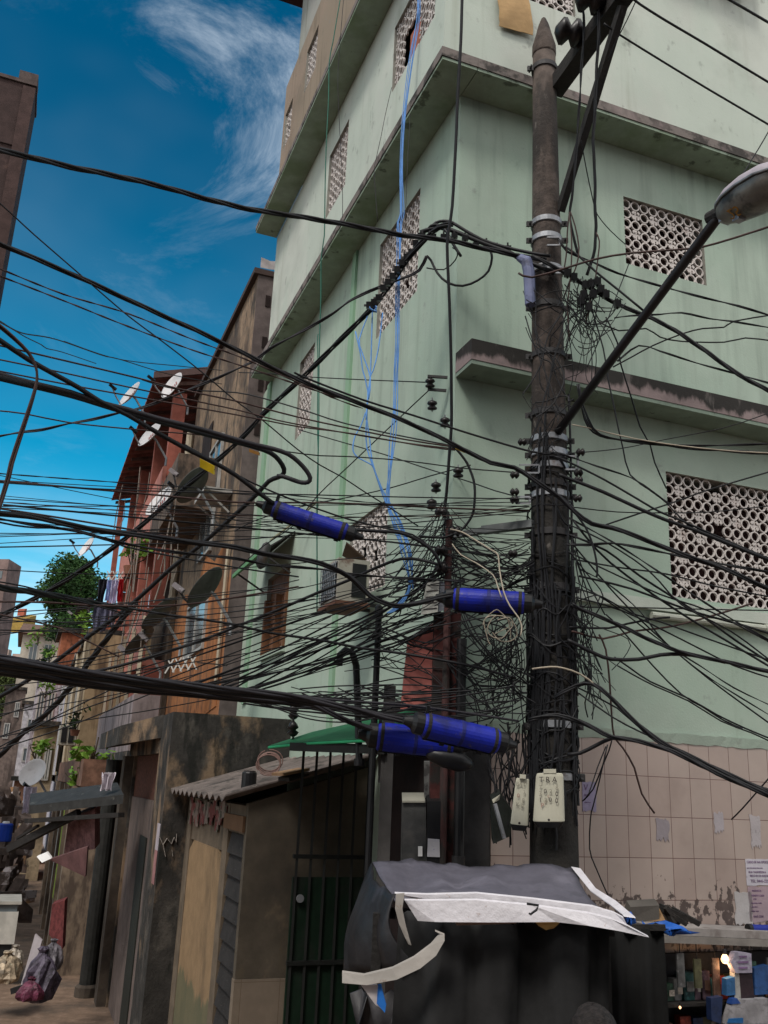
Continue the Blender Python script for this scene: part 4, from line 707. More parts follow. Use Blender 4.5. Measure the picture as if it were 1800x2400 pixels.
lo_ = s1+hx*(.34*hl)-hz*.100+hy*.075; text('25', .085, lo_, hx, -hy*.7-hz*.7, mat('sticker_orange', (.30,.14,.02), .7), 'number', SL)
# ------------------------------------------------------------------ terminal boxes on the pole
def tbox(label, x0, x1, xb0, xb1, y0, y1, d, lines, seed, dx=0):
    a, b, c, e = at(x0, y0, d), at(x1, y0+dx, d), at(xb0, y1, d), at(xb1, y1+dx, d); t = thing('terminal_box', label, 'terminal box', (c+e)/2)
    top = (a+b)/2; bot = (c+e)/2; ax = (top-bot); H = ax.length; ax.normalize(); rt = (b-a).normalized(); fr_ = rt.cross(ax).normalized()
    if fr_.dot(EYE-top) < 0: fr_ = -fr_
    w0, w1 = (b-a).length/2, (e-c).length/2; rows = []; n = 12
    for h, w in ((0, w1*.96), (.006, w1), (H*.5, (w0+w1)/2), (H-.02, w0), (H-.004, w0*.94), (H, w0*.85)):
        rows.append([bot+ax*h + rt*math.cos(math.pi*(1-k/n))*w*(1.0) + fr_*(math.sin(math.pi*k/n)**.5*w*.45-.02) for k in range(n+1)])
    m = MB().sheet(rows); m.f.append(tuple(range((len(rows)-1)*(n+1), len(rows)*(n+1)))); sub(t, m.obj('cover', CREAM))
    rows2 = [[bot-ax*.035*q + rt*math.cos(math.pi*(1-k/n))*w1*(.98-.25*q) + fr_*(math.sin(math.pi*k/n)**.5*w1*.42*(1-.3*q)-.02) for k in range(n+1)] for q in (0, 1)]; m = MB().sheet(rows2); m.f.append(tuple(range(n+1, 2*n+2))); sub(t, m.obj('base', BLACKP))
    sub(t, MB().obox(top+ax*.012, rt, fr_, ax, w0*.9, .04, .026).obj('top_knob', CREAM)); sub(t, MB().lathe(bot+ax*.012+fr_*w1*.43, fr_, [(.008,0),(.008,.008)], 8).obj('screw', INK))
    for s, u, v_, sz, mk in lines:
        text(s, sz*1.55, bot+ax*H*v_+rt*u*w1+fr_*(w1*.445-.012), rt, ax, mk, 'lettering', t)
    return t
FA = mat('ink_faded', (.26,.24,.19), .8, bump=0); FR = mat('ink_faded_red', (.33,.16,.13), .8, bump=0)
tbox('cream terminal box stencilled with TRA and rows of numbers', 1256, 1321, 1249, 1324, 1812, 1926, 6.12, [('T R A', -.1, .86, .030, INK), ('T', -.55, .70, .022, FA), ('8', .47, .69, .024, FA), ('0', -.26, .62, .025, INK), ('2', .08, .62, .024, FA), ('0', .47, .565, .025, INK), ('3', -.57, .57, .025, FA), ('c', -.05, .53, .02, FR), ('1', -.56, .44, .027, INK), ('2', -.22, .44, .025, FA), ('0', .07, .445, .025, INK), ('0', .46, .425, .026, INK), ('P', -.42, .33, .024, FR)], 1)
tbox('smaller turned cream terminal box with washed out stencilling', 1209, 1241, 1196, 1238, 1823, 1932, 6.14, [('BAT', -.15, .87, .022, FA), ('3', .3, .70, .022, FA), ('0', -.35, .62, .022, FR), ('8', .25, .53, .022, FA), ('K', -.35, .43, .022, FA), ('8', .2, .40, .022, FA)], 2, 3)
ob = thing('junction_box', 'open dark junction box flap beside the smaller cream box', 'junction box', at(1175, 1950, 6.25)); p_ = [at(1152, 1874, 6.2), at(1173, 1860, 6.25), at(1200, 1900, 6.3), at(1196, 1960, 6.3), at(1156, 1978, 6.2)]
sub(ob, MB().plate(p_, FWD*.10).obj('flap', mat('flap_dark_green', (.022,.026,.022), .6, var=.3))); sub(ob, MB().plate([at(1153,1874,6.19), at(1172,1862,6.24), at(1170,1874,6.24), at(1156,1882,6.19)], -FWD*.004).obj('label_strip', CREAM)); sub(ob, MB().bar(at(1160,1884,6.17), at(1182,1965,6.2), .02, .02).obj('hinge', STEEL))
# ------------------------------------------------------------------ blue splice sleeves
def sleeve(label, x0, y0, x1, y1, d0, d1, rpx, seam=1, clips=4):
    a, b = at(x0, y0, d0), at(x1, y1, d1); r = rpx/F*(d0+d1)/2*1.02; ax = (b-a).normalized(); H = (b-a).length; t = thing('splice_sleeve', label, 'cable sleeve', (a+b)/2, 'blue cable splice sleeves'); m = MB(); rr = random.Random(int(x0)); k = 14
    prof = [(r*.9,0),(r,.01)] + [(r*(1+rr.uniform(-.015,.02)), H*i/k) for i in range(1, k)] + [(r,H-.01),(r*.9,H)]
    m.lathe(a, ax, prof, 24, UP); sub(t, m.obj('sleeve', SLEEVE, smooth=False))
    for o_, s_ in ((a, -1), (b, 1)): sub(t, MB().lathe(o_, ax*s_, [(r*.88,.001),(r*.86,.05),(r*.5,.07),(r*.3,.12)], 16).obj('end_cap', BLACKP))
    for f_ in (.06, .94, .5): sub(t, MB().lathe(a+ax*(H*f_-.012), ax, [(r*1.0,0),(r*1.035,.003),(r*1.035,.021),(r*1.0,.024)], 24, UP).obj('clamp_band', TIMBER if f_ != .5 else mat('tape_navy', (.01,.014,.12), .6)))
    dn_ = (-UP - ax*(-UP).dot(ax)).normalized(); s2 = MB().bar(a+ax*.02+dn_*r*1.02, b-ax*.02+dn_*r*1.02, .012, .02)
    for i in range(clips): s2.obox(a+ax*H*(i+.6)/clips+dn_*(r*1.08), ax, FWD, dn_, .03, .03, .03)
    sub(t, s2.obj('seam_clip', BLACKP)); sub(t, MB().obox(a+ax*.01-dn_*r*1.15, ax, FWD, dn_, .02, .03, .06).obj('hanger', BLACKP)); return t
sleeve('deep blue sleeve slung alone before the green alley wall', 640, 1192, 812, 1248, 5.9, 5.9, 21); sleeve('blue sleeve just beneath the cable crossing and beside the louvred box', 1063, 1403, 1228, 1414, 5.95, 5.95, 26)
sleeve('blue sleeve lying behind the brighter one above the gate', 884, 1725, 1060, 1745, 5.9, 5.95, 31, clips=2); sleeve('brightest blue sleeve lowest in front of the tangle', 990, 1698, 1165, 1738, 5.6, 5.75, 28, clips=2)
tag(sub(thing('cable_pod', 'black pod shaped cable joint hanging under the blue sleeves', 'cable joint', at(1060, 1775, 6)), MB().lathe(at(1000, 1765, 5.9), at(1110, 1795, 5.95)-at(1000, 1765, 5.9), [(.02,0),(.045,.04),(.06,.12),(.06,.22),(.035,.28),(.02,.30)], 16).obj('body', BLACKP, smooth=True)))
# ------------------------------------------------------------------ tarpaulin stall in front of the pole
ST = thing('tarp_stall', 'market stall under a grey black tarpaulin with white timber edging', 'stall', at(1150, 2350, 5.2))
TARP = mat('tarp_grey', (.105,.10,.125), .72, [((.19,.18,.22), 3.2, (1,1,1), .52, .72, .6), ((.05,.05,.06), 6, (1,1,1), .56, .7, .5)], var=.15, bump=.5, bscale=7, spec=.25)
TARPB = mat('tarp_black', (.022,.022,.0225), .85, [((.026,.026,.028), 2, (1,1,.4), .5, .75, .6)], var=.25, bump=.3, bscale=5)
EDGE = mat('edge_white_board', (.66,.63,.66), .6, [((.35,.22,.16), 17, (1,1,1), .64, .70, .7), ((.42,.40,.42), 3, (1,1,1), .5, .7, .6)], var=.08, bump=.3)
bL, bM, bR = at(873, 2020, 6.0), at(1100, 2022, 6.02), at(1342, 2034, 6.0); fL, fM, fR = at(925, 2098, 5.1), at(1117, 2097, 4.95), at(1470, 2155, 4.85)
def lerp3(a, b, c, t): return a.lerp(b, t*2) if t < .5 else b.lerp(c, t*2-1)
rr = random.Random(9); rows = []
for j in range(13):
    t = j/12; row = []
    for i in range(31):
        s = i/30; p = lerp3(bL, bM, bR, s).lerp(lerp3(fL, fM, fR, s), t); row.append(p+V((0,0,.010*abs(math.sin(s*26+t*4+math.sin(t*6)))-.012*abs(math.sin(s*15-t*5))+.015*math.sin(s*9+t*5)+.02*math.sin(s*23+t*2)*t*(1-t)*4-.04*math.sin(math.pi*t)+rr.uniform(-.003,.003))))
    rows.append(row)
sub(ST, MB().sheet(rows, .012, (0,0,-1)).obj('roof_tarp', TARP, smooth=True))
side_ = []; LX = [at(870, 2022, 5.98), at(862, 2045, 5.75), at(885, 2085, 5.4), at(925, 2099, 5.1)]; LB_ = [at(815, 2290, 5.9), at(818, 2285, 5.6), at(850, 2282, 5.3), at(960, 2268, 5.0)]
for j in range(11):
    t = j/10; side_.append([lerp3(LX[0], LX[1].lerp(LX[2], .5), LX[3], i/12).lerp(lerp3(LB_[0], LB_[1].lerp(LB_[2], .5), LB_[3], i/12), t)+RIGHT*(.035*math.sin(i*1.4+t*3)*t-.06*math.sin(t*3.1))+FWD*.03*math.sin(i*2.2) for i in range(13)])
sub(ST, MB().sheet(side_, .01, RIGHT).obj('side_tarp', mat('tarp_side_sheen', (.018,.017,.019), .5, [((.075,.07,.085), 3, (1,1,.5), .58, .75, .5)], var=.3, bump=.4, bscale=7), smooth=True))  # pale blotches in the colour imitate sheen on the dark tarp
def strip(name, up, dn_, m, th=.02):
    g = MB().sheet([up, dn_], th, FWD); return sub(ST, g.obj(name, m))
dv = lambda pts, d: [at(x, y, d_) for (x, y), d_ in zip(pts, d)]
D5 = [4.95, 4.9, 4.87, 4.84, 4.8, 4.76, 4.72]
strip('top_board', dv([(925,2094),(1000,2097),(1117,2094),(1247,2107),(1390,2125),(1440,2140),(1462,2152)], D5), dv([(960,2104),(1005,2108),(1117,2108),(1247,2120),(1380,2139),(1432,2152),(1470,2168)], D5), EDGE)
strip('valance_board', dv([(948,2110),(1005,2111),(1117,2110),(1247,2122),(1380,2141),(1432,2154),(1470,2170)], [q-.03 for q in D5]), dv([(979,2158),(1020,2161),(1150,2162),(1303,2161),(1380,2170),(1450,2182),(1521,2197)], [q-.05 for q in D5]), EDGE)
strip('side_board', dv([(1340,2034),(1385,2090),(1430,2122),(1462,2148)], [5.98,5.5,5.1,4.75]), dv([(1362,2038),(1398,2085),(1446,2115),(1490,2152)], [5.96,5.5,5.1,4.75]), EDGE)
strap = mat('strap_grey_white', (.34,.31,.28), .7, [((.2,.12,.08), 13, (1,1,1), .64, .72, .6)], var=.1)
strip('strap', dv([(928,2096),(926,2130),(935,2165),(948,2195),(957,2213)], [4.9]*5), dv([(948,2094),(943,2130),(950,2165),(958,2195),(964,2216)], [4.88]*5), strap, .008)
strip('strap', dv([(802,2279),(853,2286),(920,2270),(970,2245),(1010,2215),(1032,2190),(1020,2183)], [5.0,4.95,4.88,4.85,4.84,4.84,4.85]), dv([(802,2304),(860,2309),(930,2296),(985,2270),(1022,2240),(1042,2205),(1042,2192)], [4.98,4.93,4.86,4.83,4.82,4.82,4.83]), strap, .02)
front = []
for j in range(15):
    t = j/14; front.append([at(935+490*i/24, 2150+(10 if i > 12 else 0), 5.0).lerp(at(905+500*i/24, 2150, 5.05)-V((0,0,2.2)), t)+FWD*(.03*math.sin(i*.5+t*5)+.05*math.sin(i*.9+t*2)+.02*math.sin(i*2.3+t*5)) for i in range(25)])
sub(ST, MB().sheet(front, .01, FWD).obj('front_curtain', TARPB, smooth=True))
low = [[at(820+12*i, 2330, 5.2).lerp(at(835+10*i, 2330, 5.25)-V((0,0,1.2)), j/8)+RIGHT*.04*math.sin(j*1.3+i)+FWD*.05*math.sin(i*1.9) for i in range(14)] for j in range(9)]
sub(ST, MB().sheet(low, .01, FWD).obj('lower_tarp', mat('tarp_clear_grey', (.05,.048,.052), .5, [((.14,.13,.14), 4, (1,1,.4), .55, .72, .5)], var=.3), smooth=True))
for x in (885, 1415): p = at(x, 2150, 5.25); sub(ST, MB().bar(V((p.x,p.y,0)), V((p.x,p.y,2.25)), .05).obj('leg', TIMBER))
sub(ST, MB().bar(at(905, 2110, 5.2)-V((0,0,.06)), at(1440, 2150, 5.05)-V((0,0,.06)), .05).obj('ridge_pole', TIMBER)); sub(ST, MB().plate([at(1256,2163,4.86), at(1312,2163,4.84), at(1298,2176,4.84), at(1280,2180,4.84), at(1262,2170,4.86)], FWD*.01).obj('torn_cardboard', mat('cardboard_orange', (.45,.25,.08), .9))); sub(ST, MB().plate([at(1066,2160,4.9), at(1210,2160,4.87), at(1210,2165,4.87), at(1070,2169,4.9)], FWD*.01).obj('plank_edge', mat('plank_pinkish', (.25,.16,.12), .9)))
sub(ST, MB().tube([at(1235,2118,4.7), at(1262,2122,4.69), at(1258,2132,4.68), at(1243,2143,4.68), at(1240,2140,4.68)], .006, 6).obj('twisted_wire', PVC))
bf = thing('blue_flag', 'blue and white plastic sheet poking out under the stall strap', 'plastic sheet', at(880, 2330, 5)); sub(bf, MB().plate([at(846,2309,4.97), at(884,2309,4.95), at(902,2370,4.95), at(880,2355,4.96)], FWD*.01).obj('white_part', mat('sheet_white', (.55,.5,.5), .7))); sub(bf, MB().plate([at(886,2309,4.93), at(893,2308,4.93), at(905,2355,4.93), at(902,2374,4.93), at(883,2352,4.95)], FWD*.01).obj('blue_part', mat('sheet_blue', (.02,.16,.55), .6)))
# ------------------------------------------------------------------ kiosk at the tiled wall, its goods and its lit bulb
K = thing('kiosk', 'small open kiosk with a pale slab roof against the tiled wall', 'kiosk', at(1680, 2350, 5.4))
kz = 2.28; kf = lambda x, o: None
KR = lambda u0, u1, o0, o1, z0, z1: MB().fbox(R, u0, u1, o0, o1, z0, z1)
zk = R.hit(1567, 2162, .02)[1]; KO = min((i*.005 for i in range(10, 160)), key=lambda o: abs(R.hit(1593, 2187, o)[1]-zk)); uk = R.hit(1575, 2180, KO)[0]; uk2, _ = R.hit(1555, 2300, KO); zl = zk-.05
uB, zB = R.hit(1800, 2173, .02); uA, zA = R.hit(1567, 2162, .02); zr = lambda u: zA+(zB-zA)*(u-uA)/(uB-uA)
KO = .30; zl = zr(4.6)-.06
sub(K, MB().hexa([R.p(uk,.02,zr(uk)-.05), R.p(4.6,.02,zr(4.6)-.05), R.p(4.6,KO,zr(4.6)-.05), R.p(uk,KO,zr(uk)-.05), R.p(uk,.02,zr(uk)), R.p(4.6,.02,zr(4.6)), R.p(4.6,KO,zr(4.6)), R.p(uk,KO,zr(uk))]).obj('roof_slab', mat('kiosk_roof', (.30,.275,.26), .9, [((.14,.11,.1), 5, (1,1,1), .54, .7, .6)], var=.15))); sub(K, MB().hexa([R.p(uk+.01,KO-.04,zr(uk)-.10), R.p(4.6,KO-.04,zr(4.6)-.10), R.p(4.6,KO+.01,zr(4.6)-.10), R.p(uk+.01,KO+.01,zr(uk)-.10), R.p(uk+.01,KO-.04,zr(uk)-.053), R.p(4.6,KO-.04,zr(4.6)-.053), R.p(4.6,KO+.01,zr(4.6)-.053), R.p(uk+.01,KO+.01,zr(uk)-.053)]).obj('fascia', mat('kiosk_fascia', (.22,.2,.18), .8, var=.2)))
sub(K, KR(uk2-.03, uk2+.03, .03, KO-.03, 0, zl-.01).obj('side_panel', BLACKP)); sub(K, KR(uk2+.04, 4, .03, .07, 0, zl-.01).obj('back_panel', mat('kiosk_back', (.03,.03,.035), .8, var=.4))); sub(K, KR(uk2+.04, 4.6, .08, KO-.02, 0, .95).obj('counter', mat('kiosk_counter', (.10,.095,.09), .6, var=.3)))
for z in (1.25, 1.52): sub(K, KR(uk2+.04, 4, .071, .26, z, z+.02).obj('shelf', TIMBER))
CO = {'dark teal': (.02,.06,.06), 'dark green': (.02,.045,.03), 'brown': (.09,.05,.035), 'maroon': (.07,.018,.02), 'grey': (.08,.08,.08), 'dull mauve': (.10,.065,.08), 'orange': (.22,.085,.03), 'navy': (.015,.03,.08), 'blue': (.02,.08,.25), 'olive': (.06,.06,.03), 'cream': (.25,.22,.19), 'red': (.2,.03,.02)}
rr = random.Random(12); cm = {k: mat('pack_'+k.replace(' ', '_'), c, .45, [(tuple(min(1, q*2.2) for q in c), 22, (1,1,1), .55, .66, .7)], var=.4, vscale=16, bump=0) for k, c in CO.items()}
for r_i, z in enumerate((.952, 1.272, 1.542)):
    u = uk2+.08
    while u < 3.3:
        w = rr.uniform(.045, .10); h = rr.uniform(.09, .19); k = rr.choice(list(CO)); o = .14
        t = thing('goods_packet', '%s packet among the small goods stacked in the kiosk' % k, 'packet', R.p(u+w/2, o, z), 'goods packets in the kiosk')
        sub(t, MB().fbox(R, u, u+w-.006, o-.03, o+rr.uniform(.02,.07), z+.003, z+h).obj('packet_body', cm[k])); sub(t, MB().fbox(R, u+.01, u+w-.018, o+.072, o+.075, z+h*.35, z+h*.7).obj('packet_print', cm[rr.choice(list(CO))])); u += w+rr.uniform(0, .012)
for i in range(9):
    u = uk2+.15+i*.16+rr.uniform(-.02,.02); k = ('dark green', 'grey', 'olive', 'brown', 'dark teal')[i % 5]; z = zr(u)-.16-rr.uniform(0,.05)
    t = thing('hanging_packet', '%s strip of sachets hung from the kiosk roof' % k, 'packet', R.p(u, .34, z), 'sachet strips hung in the kiosk'); sub(t, MB().fbox(R, u-.03, u+.03, KO-.05, KO-.035, z-rr.uniform(.15,.3), z).obj('strip', cm[k])); sub(t, MB().tube([R.p(u, KO-.045, z), R.p(u, KO-.045, zr(u)-.05)], .004, 5).obj('string', PVC))
def card(name, label, pts, d, c, m2=None, cat='paper sheet'):
    O_ = KO+.01+(5.1-d)*.3; PP = [R.p(R.hit(x, y, O_)[0], O_, R.hit(x, y, O_)[1]) for x, y in pts]; t = thing(name, label, cat, PP[0]); o = sub(t, MB().plate(PP, nR*-.05).obj('sheet', mat(name+'_%d' % pts[0][0], tuple(q*.5 for q in c), .6, [(tuple(q*.3 for q in c), 14, (1,1,2), .54, .64, .7)], var=.25, vscale=10))); return t
tw_ = card('notice_paper', 'white lilac paper sheet hung beside the lit bulb', [(1724,2232),(1733,2231),(1761,2235),(1763,2280),(1725,2281),(1713,2257)], 5.0, (.58,.53,.66))
for k, w in enumerate((.05, .07, .06)): c = R.p(R.hit(1742, 2242+k*13, KO+.047)[0], KO+.047, R.hit(1742, 2242+k*13, KO+.047)[1]); sub(tw_, MB().obox(c, rd, nR, (0,0,1), w*1.3, .002, .011).obj('print_line', INKP))
card('blue_bag', 'bright blue and white carton below the lit bulb', [(1703,2295),(1722,2290),(1724,2332),(1703,2334)], 5.05, (.06,.22,.5), cat='carton'); card('white_carton', 'long white carton standing beside the blue carton', [(1722,2262),(1731,2265),(1737,2340),(1722,2345)], 5.06, (.6,.58,.55), cat='carton'); card('purple_bag', 'dark plum bag under the white paper sheet', [(1726,2284),(1763,2283),(1768,2340),(1735,2342)], 5.08, (.05,.025,.035), cat='bag')
card('white_tray', 'white trays stacked at the bottom corner of the kiosk', [(1718,2345),(1800,2340),(1800,2400),(1700,2400)], 4.95, (.5,.48,.5), cat='tray'); card('blue_disc', 'round blue cap leaning against the white trays', [(1718,2342),(1728,2340),(1736,2352),(1714,2354)], 4.93, (.03,.10,.4), cat='lid'); card('blue_sheet', 'blue shelf strip across the white trays', [(1710,2388),(1742,2386),(1742,2398),(1706,2398)], 4.92, (.02,.22,.6), cat='strip'); card('blue_drum_poster', 'blue round design poster at the photo edge', [(1768,2270),(1800,2262),(1800,2330),(1770,2332)], 5.1, (.04,.13,.38), cat='poster'); card('navy_bag', 'navy cloth bag hung in the middle of the kiosk', [(1666,2340),(1694,2336),(1690,2400),(1668,2392)], 5.0, (.025,.05,.15), cat='bag')
q_ = R.hit(1699, 2246, KO-.01); LBp = R.p(q_[0], KO-.01, q_[1]); lb = thing('light_bulb', 'glowing bare incandescent bulb hung in the kiosk', 'light bulb', LBp)
sub(lb, MB().lathe(LBp-V((0,0,.035)), (0,0,1), [(.004,0),(.018,.004),(.027,.018),(.028,.03),(.02,.05),(.012,.062)], 16).obj('glass_globe', emat('bulb_glow', (1,.50,.18), 2.2), smooth=True)); sub(lb, MB().lathe(LBp+V((0,0,.027)), (0,0,1), [(.013,0),(.014,.03),(.008,.035)], 12).obj('socket', DARKSTEEL)); sub(lb, MB().tube([LBp+V((0,0,.06)), LBp+V((.02,0,.14)), R.p(q_[0]-.05, KO-.06, zr(q_[0])-.052)], .004, 5).obj('flex', PVCB))
pl = bpy.data.lights.new('bulb_light', 'POINT'); po = bpy.data.objects.new('bulb_light', pl); COL.objects.link(po); po.location = LBp-V((0,0,.06)); pl.energy = .4; pl.color = (1,.6,.3); pl.shadow_soft_size = .03; po.parent = lb; po.matrix_parent_inverse = Matrix.Translation(-lb.location)
sb = thing('small_bulb', 'tiny glowing lamp low among the kiosk goods', 'light bulb', R.p(R.hit(1594,2363,.3)[0],.3,R.hit(1594,2363,.3)[1])); sub(sb, MB().lathe(R.p(R.hit(1594,2365,.3)[0],.3,R.hit(1594,2365,.3)[1]), (0,0,1), [(.002,0),(.008,.006),(.008,.014),(.003,.02)], 10).obj('glass_globe', emat('small_glow', (1,.5,.2), 2)));  sub(sb, MB().lathe(R.p(R.hit(1594,2365,.3)[0],.3,R.hit(1594,2365,.3)[1])+V((0,0,.02)), (0,0,1), [(.005,0),(.005,.02)], 8).obj('socket', DARKSTEEL))
# bundles on the kiosk roof
jb = thing('carton_scrap', 'crushed brown carton lying on the kiosk roof', 'carton', at(1530, 2150, 6)); z0 = zk+.004
q = [at(x, y, d) for x, y, d in ((1503,2160,6.55),(1522,2133,6.65),(1545,2128,6.7),(1560,2158,6.6))]; sub(jb, MB().plate(q, FWD*.12).obj('flap', mat('carton_brown', (.20,.12,.06), .9, var=.3))); sub(jb, MB().plate([at(1470,2158,6.5), at(1478,2126,6.5), at(1545,2122,6.6), at(1545,2160,6.6)], FWD*.1).obj('slab', mat('carton_grey', (.10,.09,.08), .9)))
jt = thing('scrap_frame', 'dark broken timber frame heaped behind the brown carton', 'timber', at(1590, 2155, 6)); m = MB()
for a_, b_ in (((1545,2122),(1640,2165)), ((1560,2128),(1580,2166)), ((1575,2130),(1640,2166)), ((1545,2125),(1610,2166)), ((1590,2166),(1560,2126))): m.bar(at(*a_, 6.75), at(*b_, 6.7), .03)
sub(jt, m.obj('lath', TIMBER)); sub(jt, MB().plate([at(1550,2128,6.75), at(1575,2128,6.8), at(1615,2166,6.8), at(1556,2164,6.7)], FWD*.05).obj('board', mat('board_dark_brown', (.05,.038,.03), .9)))
bt = thing('blue_tarp', 'crumpled bright blue tarpaulin between the stall and the kiosk roof', 'tarpaulin', at(1540, 2175, 5.5)); BT = mat('tarp_blue', (.015,.10,.42), .45, [((.01,.03,.15), 9, (1,1,2), .5, .65, .8)], var=.25, bump=.4)
for (pts, d) in (([(1458,2134),(1480,2148),(1492,2158),(1470,2160),(1455,2156)], 5.0), ([(1505,2166),(1560,2166),(1615,2178),(1640,2182),(1590,2188),(1535,2186),(1510,2178)], 6.1)):
    cx = sum(p[0] for p in pts)/len(pts); cy = sum(p[1] for p in pts)/len(pts); rows = [[at(cx+(x-cx)*s, cy+(y-cy)*s, d)+V((0,0,.02*math.sin(i*2+s*6)))-FWD*.05*(1-s) for i, (x, y) in enumerate(pts+pts[:1])] for s in (.05,.4,.7,1)]; sub(bt, MB().sheet(rows, .006, FWD).obj('fold', BT, smooth=True))
bpipe = thing('blue_pipe', 'dark blue tube lying on the kiosk roof under the posters', 'tube', R.p(3, 1, zk)); sub(bpipe, MB().tube([R.p(R.hit(1755,2172,.2)[0], .2, zr(2.9)+.03), R.p(4.4, .2, zr(4.4)+.03)], .028, 12).obj('tube', mat('tube_blue', (.015,.03,.28), .5))); sub(bpipe, MB().tube([R.p(R.hit(1752,2172,.2)[0], .2, zr(2.9)+.03), R.p(R.hit(1760,2172,.2)[0], .2, zr(2.9)+.03)], .032, 12).obj('collar', BLACKP))
# bills on the tiles
def bill(label, x0, y0, x1, y1, c, lines, ink, seed, rag=.004):
    a0, z1 = R.hit(x0, y0, .014); a1, _ = R.hit(x1, y0, .014); _, z0 = R.hit(x0, y1, .014); t = thing('poster', label, 'poster', R.p((a0+a1)/2, .015, z0)); rr = random.Random(seed); n = 9
    P = [(a0+(a1-a0)*i/n, z0+rr.uniform(-rag,rag)) for i in range(n+1)] + [(a1+rr.uniform(-rag,rag)*.5, z0+(z1-z0)*i/4) for i in range(1,4)] + [(a1-(a1-a0)*i/n, z1+rr.uniform(-rag,rag)*.5) for i in range(n+1)] + [(a0+rr.uniform(-rag,rag)*.5, z1-(z1-z0)*i/4) for i in range(1,4)]
    sub(t, MB().plate([R.p(a, .013, z) for a, z in P], nR*.003).obj('sheet', mat('bill_%d' % seed, c, .85, [(tuple(q*.5 for q in c), 14, (1,1,1), .6, .7, .6)], var=.08)))
    for s, v_, sz in lines: text(s, sz, R.p(a0+.012, .0175, z0+(z1-z0)*v_), rd, (0,0,1), ink, 'lettering', t, 'LEFT')
bill('white printed notice with a telephone number high on the tiles', 1746, 2013, 1830, 2075, (.56,.53,.58), [('CASO-SE NA EPOCA 200', .88, .024), ('para informacoes deste aviso', .66, .013), ('  RUA THOMPSON 6', .50, .020), ('    BECO 02 DA ROCHA', .36, .020), ('   TEL: 0445-2250', .16, .030)], INKP, 41)
bill('worn pinkish bill covered in faded print under the white notice', 1752, 2078, 1830, 2160, (.40,.30,.33), [('     MUDANCA', .88, .018), ('   VENDO CASA', .74, .020), ('        COM', .64, .014), ('  2 quartos e sala', .53, .016), ('   area livre', .42, .015), ('  tratar aqui', .30, .016), ('    0445-2250', .14, .022)], INKP, 42, .012)
bill('lavender sticker with scribbles close to the pole', 1364, 1832, 1396, 1900, (.33,.29,.42), [('V', .8, .06), ('ooo', .55, .03), ('~~', .3, .05)], INKP, 43, .01)
for k, (x0, y0, x1, y1) in enumerate(((1536, 1920, 1566, 1968), (1672, 1905, 1694, 1950), (1755, 1910, 1780, 1985), (1720, 2090, 1760, 2170))):
    bill(('torn grey bill remains in the middle of the tiles', 'thin torn bill strip beside the wire hook', 'pale torn bill scraps above the white notice', 'peeled white paper beside the pinkish bill')[k], x0, y0, x1, y1, ((.33,.29,.31), (.42,.38,.40), (.45,.41,.42), (.48,.45,.44))[k], (), INKP, 50+k, .022)
# ------------------------------------------------------------------ doorway, meters and pipes between gate and corner
MG = thing('meter_cabinet', 'dull grey meter cabinet with a clear front by the dark doorway', 'meter cabinet', at(970, 2010, 6.6)); 
def pbox(pts, d, dep, name, m, par): return sub(par, MB().plate([at(x, y, d) for x, y in pts], FWD*dep).obj(name, m))
pbox([(943,1880),(998,1880),(1000,2030),(940,2030)], 6.35, .16, 'case', mat('meter_grey', (.07,.07,.068), .35, [((.14,.13,.12), 6, (1,1,1), .56, .7, .6)], var=.3), MG); pbox([(943,1877),(996,1877),(996,1881),(943,1881)], 6.33, .18, 'lid', mat('lid_grey', (.30,.29,.24), .7), MG); pbox([(980,1985),(990,1985),(990,2007),(980,2007)], 6.33, .01, 'label_plate', WHITE, MG)
MK = thing('black_meter_box', 'black meter box with a white sticker beside the grey cabinet', 'meter box', at(1015, 2030, 6.4)); pbox([(1001,1878),(1033,1878),(1036,2030),(1000,2030)], 6.33, .14, 'case', BLACKP, MK); pbox([(1003,1966),(1030,1968),(1031,2009),(1001,2008)], 6.32, .006, 'sticker', mat('sticker_white', (.42,.41,.44), .7, [((.1,.1,.3), 30, (1,1,1), .6, .66, .8)]), MK)
DWY = thing('doorway', 'black doorway with grey jambs behind the meter boxes', 'doorway', L.p(.6, .05, 0)); sub(DWY, MB().fbox(L, .12, 1.0, .002, .03, 0, 3.55).obj('opening', DARKIN));  # flat black slab on the wall stands in for the unlit doorway
for x in (895, 908): p = at(x, 1880, 6.75); sub(DWY, MB().bar(V((p.x,p.y,0)), V((p.x,p.y,3.6)), .06 if x > 900 else .035).obj('jamb', mat('jamb_steel_grey', (.085,.08,.078), .7, var=.2)))
for (x0, x1, y0, y1, c) in ((994, 1012, 1785, 1870, (.30,.30,.29)), (1031, 1068, 1790, 2030, (.23,.20,.21)), (886, 900, 1766, 1835, (.28,.27,.27))):
    pbox([(x0,y0),(x1,y0),(x1-1,y1),(x0,y1)], 6.62 if x0 > 990 else 6.9, .02, 'panel', mat('panel_peel_%d' % x0, tuple(q*.6 for q in c), .9, [((.05,.045,.045), 10, (1,1,1), .5, .6, .8)], var=.2), DWY)
vp = thing('downpipe', 'thick black downpipe at the edge of the tiled wall', 'pipe', R.p(.3, .1, 0)); p = at(1077, 1850, 6.35); sub(vp, MB().tube([V((p.x,p.y,0)), V((p.x,p.y,3.9))], .035, 12).obj('pipe', BLACKP)); sub(vp, MB().lathe(V((p.x,p.y,2.4)), (0,0,1), [(.045,0),(.045,.08)], 12).obj('collar', DARKSTEEL)); sub(vp, pbox([(1080,1950),(1100,1968),(1098,2005),(1080,2010)], 6.3, .08, 'joint_box', mat('joint_grey', (.06,.05,.05), .7), vp)) if 0 else None
